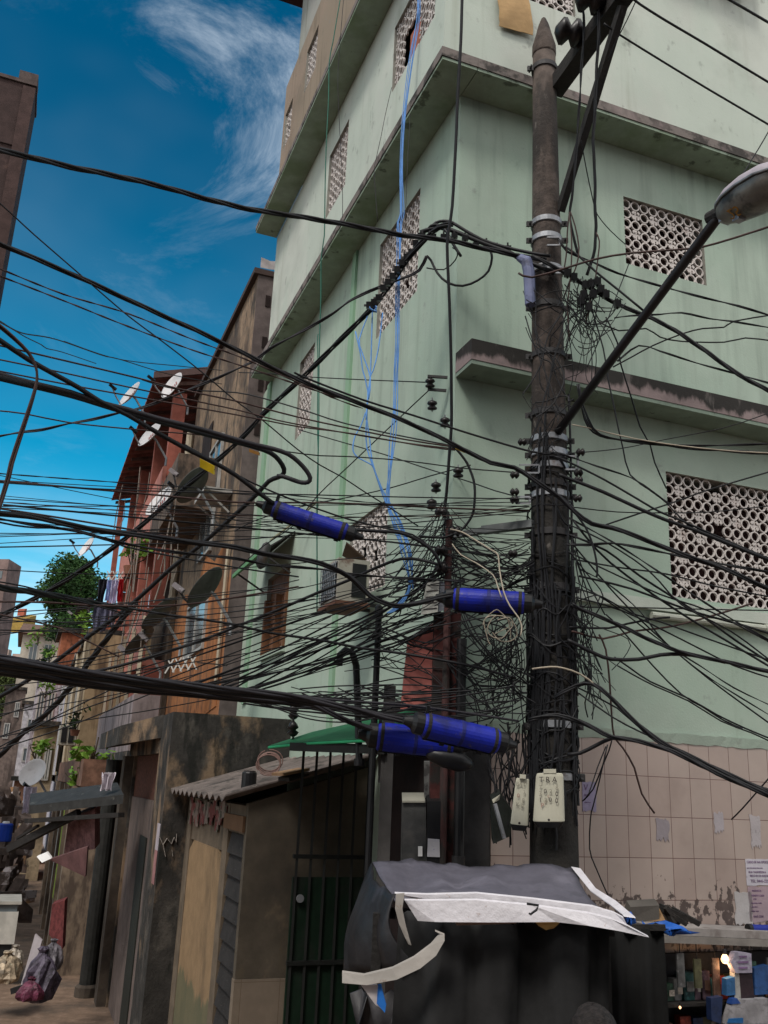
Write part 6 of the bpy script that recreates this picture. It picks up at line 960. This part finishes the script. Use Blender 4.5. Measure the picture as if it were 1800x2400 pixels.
# cables leaving the pole along the street facade
ST_ = [('heavy three strand cable falling away from the pole beyond the lamp arm', sp(1247,600,1314,633,1380,673,1447,713,1514,740,1580,773,1664,830,1730,877,1810,920), 6.15, 6.3, 6.2, 3),
 ('double wire leaving the pole just below the upper block window', sp(1310,560,1330,590,1380,610,1447,640,1547,670,1647,697,1730,717,1810,741), 6.2, 6.5, 3.4, 2),
 ('grey cable swinging up from the pole to the lamp side', sp(1215,640,1247,650,1330,627,1397,607,1480,593,1614,583,1680,570,1810,529), 6.1, 6.1, 3.0, 1),
 ('looped twin wire from the knot below the lamp arm', sp(1440,745,1480,740,1547,737,1597,733,1664,747,1714,753,1810,769), 6.2, 6.5, 2.8, 2),
 ('lower looped twin wire from the lamp arm to the photo edge', sp(1447,847,1497,810,1547,823,1630,850,1714,873,1810,900), 6.2, 6.4, 2.8, 2),
 ('wavy thin wire climbing past the lamp arm', sp(1437,860,1480,837,1530,810,1597,783,1647,770,1697,767,1720,753,1810,738), 6.2, 6.5, 1.9, 1),
 ('undulating thin wire under the looped twin wire', sp(1400,752,1450,775,1514,770,1547,790,1597,800,1697,802,1747,792,1810,799), 6.2, 6.5, 1.9, 1),
 ('straight strut wire from the clamp to the three strand cable', sp(1325,578,1360,603,1400,640,1450,680,1507,727), 6.2, 6.2, 3.0, 1),
 ('thick doubled cable bending out under the concrete slab', sp(1355,900,1365,960,1380,1000,1407,1020,1447,1030,1530,1040,1614,1050,1680,1055,1810,1064), 6.15, 6.4, 4.6, 2),
 ('upper twin of the cable bending out under the slab', sp(1360,930,1390,1005,1430,1026,1514,1036,1597,1044,1680,1044,1810,1040), 6.15, 6.4, 3.2, 2),
 ('pale silver wire laid along the cable under the slab', sp(1340,995,1380,1003,1420,1013,1487,1028,1560,1040,1640,1050,1730,1058,1810,1062), 6.1, 6.35, 1.5, 1),
 ('fine wire from the bracket through the big block window', sp(1300,1062,1334,1070,1397,1092,1480,1120,1530,1153,1564,1180,1604,1223,1664,1260,1810,1314), 6.2, 6.4, 2.6, 2),
 ('straight wire from the bracket crossing the big block window', sp(1300,1070,1327,1080,1414,1123,1500,1173,1547,1200,1597,1220,1680,1257,1810,1313), 6.2, 6.4, 2.6, 1),
 ('heavy straight cable from the spool across the big block window', sp(1310,1112,1337,1123,1414,1153,1500,1193,1564,1220,1630,1243,1714,1277,1810,1316), 6.2, 6.4, 4.6, 1),
 ('rising wire from the sagging cable over the window corner', sp(1420,1230,1500,1203,1580,1177,1664,1147,1810,1104), 6.3, 6.8, 2.0, 1),
 ('nearly level thin wire over the big block window', sp(1330,1187,1447,1200,1564,1202,1664,1200,1810,1185), 6.25, 6.7, 1.4, 1),
 ('twisted cable with faded outer wires through the window middle', sp(1325,1276,1380,1277,1434,1273,1497,1283,1564,1297,1630,1310,1697,1323,1810,1342), 6.2, 6.4, 3.8, 2),
 ('thin cable end dangling free below the sagging cable', sp(1350,1205,1372,1235,1387,1270,1397,1310,1400,1340,1398,1352), 6.2, 6.2, 2.6, 1),
 ('heavy cable slanting to the pipe from the pole middle', sp(1340,1415,1360,1427,1447,1463,1540,1507,1614,1533,1697,1550,1810,1576), 6.15, 6.3, 5.2, 3),
 ('smooth thick cable bowing under the slanting one', sp(1330,1500,1357,1513,1397,1533,1434,1545,1497,1545,1547,1535,1597,1533,1647,1540,1700,1552), 6.15, 6.3, 4.4, 1),
 ('dark branch cable joining the slanting one from the pole', sp(1335,1470,1357,1471,1427,1472,1470,1462,1534,1450,1570,1447), 6.2, 6.5, 2.6, 1),
 ('brown wire curving under the moulding pipe', sp(1340,1480,1355,1483,1414,1497,1480,1480,1580,1467,1714,1430,1764,1413), 6.2, 6.8, 2.4, 1),
 ('thin pair of wires falling across the blank wall, upper', sp(1440,1540,1480,1568,1525,1598,1614,1637,1680,1675,1747,1707,1810,1733), 6.2, 6.6, 1.9, 1),
 ('thin pair of wires falling across the blank wall, lower', sp(1447,1560,1487,1583,1535,1608,1614,1643,1690,1690,1760,1717,1810,1740), 6.2, 6.6, 1.7, 1),
 ('steep straight wire over the blank wall', sp(1420,1440,1454,1473,1530,1560,1597,1627,1647,1657,1694,1687,1740,1708), 6.2, 6.6, 1.8, 1),
 ('thick looping cable sweeping down over the tiles', sp(1300,1635,1350,1607,1387,1602,1427,1630,1447,1650,1487,1690,1547,1737,1607,1767,1697,1810,1810,1860), 6.1, 6.0, 5.4, 3),
 ('thick low cable arching from the pole front over the tiles', sp(1240,1688,1270,1680,1307,1677,1357,1690,1397,1710,1434,1727,1497,1737,1580,1763,1680,1812,1810,1868), 6.0, 5.95, 5.8, 3),
 ('short cable bowing up from the pole to the low arching one', sp(1330,1768,1360,1765,1397,1747,1434,1730,1470,1732), 6.1, 6.0, 4.4, 1),
 ('straight thin wire converging on the low cables, upper', sp(1355,1612,1447,1660,1520,1725,1590,1770,1700,1815,1810,1853), 6.2, 6.05, 2.0, 1),
 ('straight thin wire converging on the low cables, lower', sp(1357,1625,1434,1680,1500,1715,1550,1737), 6.2, 6.05, 2.0, 1),
 ('dangling brown wire ending loose before the tiles', sp(1404,1487,1420,1523,1429,1600,1434,1683,1440,1727,1460,1753,1487,1800,1504,1860,1534,1906), 6.2, 6.6, 2.2, 1),
 ('looping thin wire hanging beside the lavender sticker', sp(1434,1735,1427,1760,1413,1793,1390,1850,1366,1877,1380,1860,1400,1800,1420,1750), 6.3, 6.7, 1.6, 1),
 ('wire drooping low past the sticker to the stall', sp(1424,1745,1404,1833,1390,1890,1384,1917,1382,1990,1395,2030,1424,2097), 6.3, 6.5, 1.5, 1),
 ('pale wire running over the shaft to the low cables', sp(1247,1568,1290,1563,1320,1566,1360,1580,1395,1605,1410,1622), 6.05, 6.1, 2.2, 1),
 ('wire from the moulding end rising over the tiles', sp(1714,1921,1740,1895,1775,1855,1810,1815), 7.5, 7.3, 1.6, 1),
 ('level thin wire along the moulding', sp(1340,1423,1480,1424,1650,1428,1810,1431), 6.3, 7.2, 1.6, 1),
 ('drop wire bending over the slab to the window corner', sp(1374,683,1414,817,1424,883,1437,943,1449,1003,1460,1050,1477,1113,1530,1153,1575,1185), 6.2, 6.4, 1.9, 1),
 ('drop wire from the looped wires straight to the window frame', sp(1420,743,1447,803,1454,850,1480,933,1500,1000,1524,1043,1534,1083,1562,1145), 6.2, 6.9, 1.9, 1),
 ('thin rising wire beneath the slab', sp(1340,1062,1450,1052,1560,1030,1700,1002,1810,965), 6.4, 6.9, 1.2, 1)]
for k, (l, p, d0, d1, r, s) in enumerate(ST_): W(CB if r > 3.4 else WI, l, p, d0-.02*(k % 5), d1, r, s, (TANW if 'pale' in l else PVCB if 'brown' in l or 'grey' in l else PVC), twist=9)
fan = (((1332,1213),(1447,1277),(1574,1360),(1680,1430),(1810,1505)), ((1334,1230),(1414,1267),(1520,1337),(1597,1417),(1714,1480),(1810,1552)), ((1332,1293),(1414,1333),(1547,1393),(1664,1433),(1810,1508)), ((1357,1350),(1480,1380),(1614,1430),(1747,1467),(1810,1487)), ((1357,1333),(1427,1370),(1500,1433),(1554,1500),(1650,1580),(1810,1680)), ((1354,1380),(1414,1400),(1480,1437),(1547,1457),(1647,1493),(1810,1550)), ((1335,1253),(1420,1290),(1500,1350),(1640,1440),(1730,1505),(1810,1556)), ((1340,1310),(1450,1330),(1560,1345),(1680,1375),(1810,1400)), ((1350,1365),(1440,1420),(1560,1510),(1640,1560),(1720,1612),(1810,1655)), ((1345,1222),(1400,1290),(1470,1350),(1600,1440),(1700,1500),(1810,1566)), ((1338,1270),(1380,1320),(1440,1390),(1530,1480),(1660,1590),(1810,1700)), ((1350,1400),(1460,1432),(1600,1500),(1720,1560),(1810,1590)))
for k, p in enumerate(fan): W(WI, 'thin black wire fanning from the pole over the wall below the big block window', list(p), 6.2, 6.4+.03*k, 1.9 if k % 3 else 2.6, 1 if k % 4 else 2, PVC, 'fan of thin wires beside the big block window')
# lines crossing the alley wall, sky to insulators
for l, p, d0, d1, r in (('thin wire drawn over the eave from the sky to the facade insulators, highest', sp(-10,808,0,810,100,833,327,887,413,910,553,940,600,952,700,978,800,1000,950,1030,1067,1048), 5.6, 6.4, 2.2),
 ('thin wire drawn over the eave to the facade insulators, second', sp(-10,841,0,843,150,874,300,907,553,960,650,985,783,1010,950,1038,1067,1052), 5.6, 6.4, 1.9), ('thin wire drawn over the eave to the facade insulators, third', sp(-10,868,0,870,100,890,233,915,553,972,700,1000,817,1015,1000,1047,1067,1055), 5.6, 6.4, 1.9),
 ('thin wire over the white dishes to the facade insulators', sp(333,890,413,912,553,920,633,938,717,963,800,990,917,1017,1067,1046), 7.6, 6.4, 1.8),
 ('long thin diagonal line from the dark building down to the louvred box', sp(-10,470,0,477,40,513,80,550,207,660,300,740,367,790,467,867,553,940,613,983,697,1053,750,1090,800,1117,850,1150,893,1177,980,1233), 5.8, 6.4, 1.9), ('straight line from the upper insulator down across the alley wall', sp(1007,913,960,957,883,1030,820,1090,743,1163,690,1230,617,1280,560,1330), 6.6, 8.0, 1.5), ('slanting line from the corner spool to the alley wall base', sp(1103,1090,1010,1115,917,1143,820,1165,737,1180,660,1200,593,1222,550,1245), 6.5, 7.6, 1.5),
 ('fine line from the wall to the spool on the pole', sp(700,1007,780,1030,900,1065,1000,1098,1103,1130,1160,1150,1217,1165), 7.6, 6.3, 1.5), ('crinkled line from the loop to the pole spool', sp(640,1053,683,1060,750,1068,817,1070,950,1080,1083,1097,1217,1108), 6.3, 6.3, 1.6), ('level line between the alley wall and the upper insulator', sp(560,873,640,876,717,883,850,890,1000,896), 8.8, 6.7, 1.4),
 ('faint sky wire ending at the red house roof', sp(-10,748,0,753,50,780,130,795,240,833,280,842,400,878,520,900), 7.0, 12, 1.4), ('frayed old wire hanging in the sky near the hooked cable', sp(-10,750,30,772,60,790,97,808,110,817,145,825,225,852), 6.5, 9, 1.3), ('faint line from the sky to the brown building top', sp(150,800,280,842,420,858,520,868), 9, 13, 1.2)): W(WI, l, p, d0, d1, r, 1, PVCG if 'faint' in l or 'frayed' in l else PVCB if d0 < 5.7 else PVC)
for k, p in enumerate((sp(-10,1108,0,1110,267,1130,553,1150,750,1167,927,1182,1103,1185,1240,1187), sp(-10,1125,0,1127,167,1142,333,1157,553,1177,683,1178,817,1180,1103,1193,1240,1196), sp(7,1177,233,1193,400,1203,553,1208,817,1212,983,1210,1083,1208,1150,1202,1243,1188), sp(7,1183,233,1205,553,1235,650,1245,783,1258,883,1267,1000,1280,1080,1290), sp(0,963,60,970,160,990,300,1005,480,1020,553,1028), sp(0,1192,150,1215,300,1240,420,1262), sp(-10,1362,60,1375,150,1400,300,1440), sp(-5,1410,110,1412,250,1420,420,1418,553,1400,700,1375), sp(0,1440,133,1470,200,1500,280,1540))): W(WI, 'thin level wire strung across the alley before the stained old fronts', p, 5.6+.1*k, 6.3, 2.3 if k % 2 else 1.8, 2 if k in (2, 0) else 1, PVCB if k % 3 else PVC, 'level wires across the alley', twist=16)
W(CB, 'black arc of cable swinging in front of the corner below the yellow tag', sp(1060,1046,1070,1053,1090,1078,1100,1097,1110,1125,1113,1150,1112,1180,1108,1205,1095,1227,1080,1243,1055,1255,1033,1260,983,1257), 6.2, 6.3, 3.2, 1)
W(WI, 'pale beige wire ending in a coil before the blue sleeve', sp(1055,1240,1083,1247,1110,1263,1150,1288,1167,1300,1170,1330,1180,1385,1195,1420,1215,1447,1223,1470,1220,1490), 6.0, 5.75, 1.8, 1, TANW); m = MB(); c0 = at(1185, 1470, 5.75)
for k in range(4):
    ph = rr.uniform(0,6); R1 = .065+.04*rr.random(); ox, oy, ec = rr.gauss(0,.025), rr.gauss(0,.025), rr.uniform(.75,1.1); m.tube([c0+RIGHT*(math.cos(ph+q*.31)*R1+ox+.012*math.sin(q*.9+k)-.03)+UP*(math.sin(ph+q*.31)*R1*ec+oy+.01*math.sin(q*.7))+FWD*.01*k for q in range(17)], .0032, 5)
tag(m.obj('wire_coil', TANW), 'loose coil of pale beige wire hanging under the crossing sleeve', 'wire coil')
W(WI, 'second pale wire curving past the spools towards the coil', sp(1060,1275,1080,1300,1117,1320,1155,1347,1165,1370,1175,1400), 6.1, 5.8, 1.5, 1, TANW)
for l, x0, y0, x1, y1, d in (('yellow tag wrapped round the thick diagonal cable', 470, 1085, 502, 1102, 6.2), ('short yellow tape mark on the second thick cable', 1068, 1048, 1090, 1058, 6.05), ('orange tag hanging on the loop cable beside the wall', 585, 1056, 608, 1064, 6.0)):
    t = thing('cable_tag', l, 'tag', at(x0, y0, d)); a, b = at(x0, y0, d-.03), at(x1, y1, d-.03); hh = .06 if x0 == 470 else .022; sub(t, MB().obox((a+b)/2, (b-a).normalized(), FWD, UP, (b-a).length, .05, hh).obj('label_plate', mat('tag_%d' % x0, (.62,.42,.01) if x0 != 585 else (.35,.17,.04), .6, var=.15))); sub(t, MB().tube([a, b], .008, 6).obj('tie', PVC))
# insulators by the facade corner
for l, x, y, d, br in (('black spool insulator on a bracket high on the corner of the alley wall', 1008, 898, 6.68, 1), ('small black insulator dangling below the bracketed one', 1013, 950, 6.62, 0), ('black insulator at the corner edge beside the falling cable', 1043, 990, 6.55, 0), ('black insulator on the wall in the midst of the blue wires height', 1022, 1142, 6.6, 0), ('black insulator just below the wall one', 1012, 1182, 6.55, 0), ('small grey insulator hanging in mid air before the street wall', 1074, 1108, 6.4, 0)):
    c = at(x, y, d); t = thing('insulator', l, 'insulator', c); sub(t, MB().lathe(c-UP*.04, UP, [(.012,0),(.035,.006),(.04,.02),(.022,.035),(.04,.05),(.036,.068),(.012,.08)], 14).obj('body', CERAM, smooth=True)); sub(t, MB().bar(c-UP*.05, c+UP*.06, .01).obj('pin', STEEL))
    if br: b = MB().bar(c+UP*.055-RIGHT*.02, c+UP*.045+RIGHT*.14, .02, .02).bar(c-UP*.05-RIGHT*.02, c-UP*.06+RIGHT*.13, .02, .02); sub(t, b.obj('bracket', DARKSTEEL))
for l, x, y, d in (('stacked pair of black insulators standing before the green canopy, upper', 688, 1668, 7.4), ('stacked pair of black insulators standing before the green canopy, lower', 687, 1708, 7.4)):
    c = at(x, y, d); t = thing('insulator', l, 'insulator', c); sub(t, MB().lathe(c-UP*.06, UP, [(.015,0),(.03,.01),(.045,.03),(.02,.05),(.045,.07),(.03,.1),(.012,.12)], 14).obj('body', CERAM, smooth=True)); sub(t, MB().bar(c-UP*.09, c+UP*.09, .014).obj('pin', DARKSTEEL))
# ------------------------------------------------------------------ what nobody could count: the tangle itself
def tangle(name, label, boxA, boxB, n, dA, dB, sag, wob, r0, r1, seed, m=PVC):
    r = random.Random(seed); mb = MB()
    for k in range(n):
        a = (r.uniform(boxA[0], boxA[2]), r.uniform(boxA[1], boxA[3])); b = (r.uniform(boxB[0], boxB[2]), r.uniform(boxB[1], boxB[3])); s = r.gauss(sag, abs(sag)*.7+5); q = 5; sk = r.gauss(0, .12)
        w1, w2, p1, p2 = r.gauss(0, wob), r.gauss(0, wob), r.uniform(0, 6), r.uniform(0, 6)
        pts = []
        for i in range(q+1):
            t = i/q; e = math.sin(math.pi*t); pts.append((a[0]+(b[0]-a[0])*t+w1*e*math.sin(4.2*t+p1), a[1]+(b[1]-a[1])*t+s*4*t*(1-t)*(1+sk*(t-.5)*4)+w2*e*math.sin(4.2*t+p2)))
        mb.tube(catmull(path(pts, r.uniform(*dA), r.uniform(*dB)), .05), r.uniform(r0, r1)/F*6.2, 5, False)
    return tag(mb.obj(name, m, smooth=True), label, 'wires', None, 'stuff')
T = tangle
T('wire_tangle', 'dense mat of black wires strung level between corner post and pole', (1040,1290,1075,1400), (1236,1285,1256,1400), 30, (6.2,6.6), (6.2,6.4), 9, 14, 1.0, 2.3, 1)
T('wire_tangle', 'wires gathering over the blue bunch to the corner post', (880,1330,960,1450), (1035,1270,1075,1390), 22, (6.3,6.6), (6.25,6.5), 8, 10, .9, 2.0, 11)
T('wire_tangle', 'drooping black wire skeins between the brick pier and the pole', (1045,1400,1085,1560), (1215,1420,1255,1660), 24, (6.2,6.5), (6.15,6.4), 42, 26, .9, 2.1, 2)
T('wire_tangle', 'wild hanging loops of thin wire beside the pole shaft', (1100,1420,1240,1500), (1120,1600,1245,1720), 24, (6.1,6.5), (6.15,6.5), 0, 52, .8, 1.8, 3)
T('wire_tangle', 'fans of wires rising from the alley to the corner post', (400,1604,620,1632), (1025,1310,1060,1470), 22, (6.6,7.0), (6.3,6.6), 14, 10, 1.0, 2.6, 4)
T('wire_tangle', 'criss cross of wires over the salmon sheet and conduits', (780,1470,890,1660), (1200,1400,1245,1690), 17, (6.4,6.8), (6.1,6.4), 16, 22, .9, 2.0, 5)
T('wire_tangle', 'short wires tied from conduit to brick pier', (870,1440,890,1600), (1030,1400,1070,1640), 11, (6.6,6.75), (6.2,6.4), 14, 18, .9, 2.0, 15)
T('wire_tangle', 'thin drop wires knotted beside the upper pole', (1335,640,1400,720), (1275,770,1440,930), 18, (6.1,6.3), (6.2,6.4), 14, 20, .8, 1.6, 6)
T('wire_tangle', 'slack loops round the wire knot beside the upper pole', (1300,640,1345,760), (1380,680,1470,800), 20, (6.1,6.25), (6.15,6.3), 35, 22, .8, 1.6, 16)
T('wire_tangle', 'limp wires hanging below the sleeves to the terminal boxes', (1140,1690,1235,1740), (1150,1830,1235,1990), 28, (6.3,6.5), (6.25,6.45), 0, 22, 1.0, 2.2, 7)
T('wire_tangle', 'thin wires radiating from the service post insulators', (1035,1170,1055,1280), (880,1300,1080,1440), 34, (6.35,6.5), (6.3,6.5), 4, 8, .8, 1.6, 8)
T('wire_tangle', 'thin drop wires from the service post to the pole', (1040,1190,1060,1300), (1200,1250,1245,1400), 22, (6.35,6.5), (6.2,6.4), 14, 10, .8, 1.6, 18)
T('wire_tangle', 'loose ends bristling beside the pole towards the street wall', (1338,1250,1360,1520), (1345,1400,1420,1640), 18, (6.15,6.3), (6.2,6.4), 0, 26, .8, 1.7, 9)
T('wire_tangle', 'thin lines strung from the photo edge over the alley fronts', (-12,1420,-4,1780), (700,1340,1045,1480), 22, (6.4,7.0), (6.4,6.6), 10, 7, .8, 1.7, 10)
T('wire_tangle', 'thin lines ranged nearly level over the alley and wall', (-12,1090,-4,1340), (1238,1160,1252,1320), 14, (5.6,6.0), (6.2,6.4), 9, 5, .8, 1.7, 12)
T('wire_tangle', 'slack loops drooping on the street side of the pole', (1338,1390,1365,1560), (1370,1540,1445,1740), 16, (6.15,6.3), (6.2,6.5), 0, 46, .8, 1.8, 19)
T('wire_tangle', 'messy wires looped round the upper brackets of the pole', (1225,640,1260,1080), (1300,680,1345,1120), 26, (6.1,6.22), (6.1,6.25), 12, 28, .8, 1.9, 20)
T('wire_tangle', 'dark strands sagging under the broad bundle to the canopy', (540,1610,760,1650), (820,1600,1230,1700), 24, (6.0,6.6), (5.95,6.4), 10, 8, 1.1, 2.4, 14)
mb = MB(); r = random.Random(21)
for k in range(64):                                   # wires wound round the shaft
    z0 = zpix(r.uniform(1120, 1800)); zz = r.uniform(-.5, .5); ph = r.uniform(0, 6.3); tn = r.uniform(.7, 2.2)*r.choice((-1, 1)); ro = r.uniform(.008, .03)
    mb.tube([V((PX, PY, z0+zz*i/16+.03*math.sin(i*.9+ph)))+V((math.cos(ph+tn*math.pi*i/16), math.sin(ph+tn*math.pi*i/16), 0))*(prad(z0)+ro) for i in range(17)], r.uniform(.003, .0075), 5, False)
for k in range(46):                                   # cables running up the shaft
    z0 = zpix(r.uniform(1500, 2000)); z1 = z0+r.uniform(.5, 2.0); ph = r.uniform(math.pi*1.0, math.pi*2.1); mb.tube([V((PX, PY, z0+(z1-z0)*i/9))+V((math.cos(ph+.12*math.sin(i*.8+k)), math.sin(ph+.12*math.sin(i*.8+k)), 0))*(prad(z0)+.012) for i in range(10)], r.uniform(.004, .011), 5, False)
tag(mb.obj('wire_wrap', PVC), 'wires wound and strapped round the lower pole shaft', 'wires', None, 'stuff')
SKYTINT = (.012, .98, 1.02); WISP = (8, 9, 10); SHEET = (11, 11, 11); SKYSTR = .08; SUNE = 1.5; SUNA = 14; EXPO = .5
# ------------------------------------------------------------------ light
W = bpy.data.worlds.new('World'); S.world = W; W.use_nodes = True; t = W.node_tree; bg = t.nodes['Background']
SUN_EL, SUN_AZ = math.radians(52), math.radians(-152)      # azimuth measured from +Y towards +X
sky = N(t, 'ShaderNodeTexSky'); sky.sky_type = 'NISHITA'; sky.sun_disc = False; sky.sun_elevation = SUN_EL; sky.sun_rotation = SUN_AZ
sky.air_density = 1.3; sky.dust_density = .3; sky.ozone_density = 4
tc = N(t, 'ShaderNodeTexCoord')
def wmix(f, a, b, bl='MIX'):
    x = N(t, 'ShaderNodeMix', data_type='RGBA', blend_type=bl)
    for i, q in ((0, f), (6, a), (7, b)):
        if hasattr(q, 'is_linked'): ln(t, q, x.inputs[i])
        else: x.inputs[i].default_value = q if i == 0 else (*q, 1)
    return x.outputs[2]
def wrange(x, a, b, c=0, d=1):
    r = N(t, 'ShaderNodeMapRange'); r.interpolation_type = 'SMOOTHSTEP'; ln(t, x, r.inputs[0])
    for i, q in enumerate((a, b, c, d)): r.inputs[i+1].default_value = q
    return r.outputs[0]
def wnoise(sc, stretch, rot=(0,0,0), det=9, rg=.62, dist=0.):
    mp = N(t, 'ShaderNodeMapping'); mp.inputs['Scale'].default_value = stretch; mp.inputs['Rotation'].default_value = rot; ln(t, tc.outputs['Generated'], mp.inputs[0])
    n = N(t, 'ShaderNodeTexNoise'); n.inputs['Scale'].default_value = sc; n.inputs['Detail'].default_value = det; n.inputs['Roughness'].default_value = rg; n.inputs['Distortion'].default_value = dist
    ln(t, mp.outputs[0], n.inputs['Vector']); return n.outputs[0]
def wdot(d):
    x = N(t, 'ShaderNodeVectorMath', operation='DOT_PRODUCT'); ln(t, tc.outputs['Generated'], x.inputs[0]); x.inputs[1].default_value = V(d).normalized(); return x.outputs['Value']
def wm(op, a, b):
    x = N(t, 'ShaderNodeMath', operation=op)
    for i, q in enumerate((a, b)):
        if hasattr(q, 'is_linked'): ln(t, q, x.inputs[i])
        else: x.inputs[i].default_value = q
    return x.outputs[0]
tint = wmix(1.0, sky.outputs[0], SKYTINT, 'MULTIPLY')
tint = wmix(1.0, tint, wmix(wrange(wdot((0,0,1)), .05, .66), (1.6,1.38,1.5), (.30,.52,.62)), 'MULTIPLY')
# thin cirrus ahead, a broad bright cloud sheet over the street behind the camera
wisp = wrange(wnoise(3.4, (1,1,2.0), (.4,.3,.7), dist=1.0, rg=.68), .47, .86, 0, .7)
bank = wrange(wdot(ray(665, 170)), .982, 1.0)
wisp2 = wm('MULTIPLY', wisp, wrange(bank, 0, 1, .16, 1.0))
low = wm('MULTIPLY', wrange(wnoise(4, (1,1,6)), .5, .72, 0, .8), wrange(wdot((0,0,1)), .10, .30, 1, 0))
sheet = wrange(wm('ADD', wdot((0,-1,.25)), wm('MULTIPLY', wnoise(1.5, (1,1,1)), .5)), .15, .55)
veil = wm('MULTIPLY', wrange(wnoise(1.6, (1,1,1.5), (.2,.9,.1), det=4), .48, .8), .05)
pale = wm('MULTIPLY', wrange(wdot((0,0,1)), .06, .34, .9, 0), wrange(wnoise(3, (1,1,5), det=5), .3, .65, .35, 1))
c = wmix(wm('MAXIMUM', wm('MAXIMUM', wisp2, low), wm('MAXIMUM', veil, pale)), tint, WISP); c = wmix(sheet, c, SHEET)
ln(t, c, bg.inputs['Color']); bg.inputs['Strength'].default_value = SKYSTR
sun = bpy.data.lights.new('sun', 'SUN'); so = bpy.data.objects.new('sun', sun); COL.objects.link(so)
sd = V((math.sin(SUN_AZ)*math.cos(SUN_EL), math.cos(SUN_AZ)*math.cos(SUN_EL), math.sin(SUN_EL)))
so.rotation_euler = sd.to_track_quat('Z', 'Y').to_euler(); so.location = (0, -5, 30)
sun.energy = SUNE; sun.angle = math.radians(SUNA); sun.color = (1, .95, .88)
S.view_settings.view_transform = 'Standard'; S.view_settings.look = 'None'; S.view_settings.exposure = EXPO; S.view_settings.gamma = 1; S.view_settings.use_curve_mapping = False
S.cycles.max_bounces = 6; S.cycles.diffuse_bounces = 3; S.cycles.glossy_bounces = 2; S.cycles.transmission_bounces = 3; S.cycles.use_denoising = True
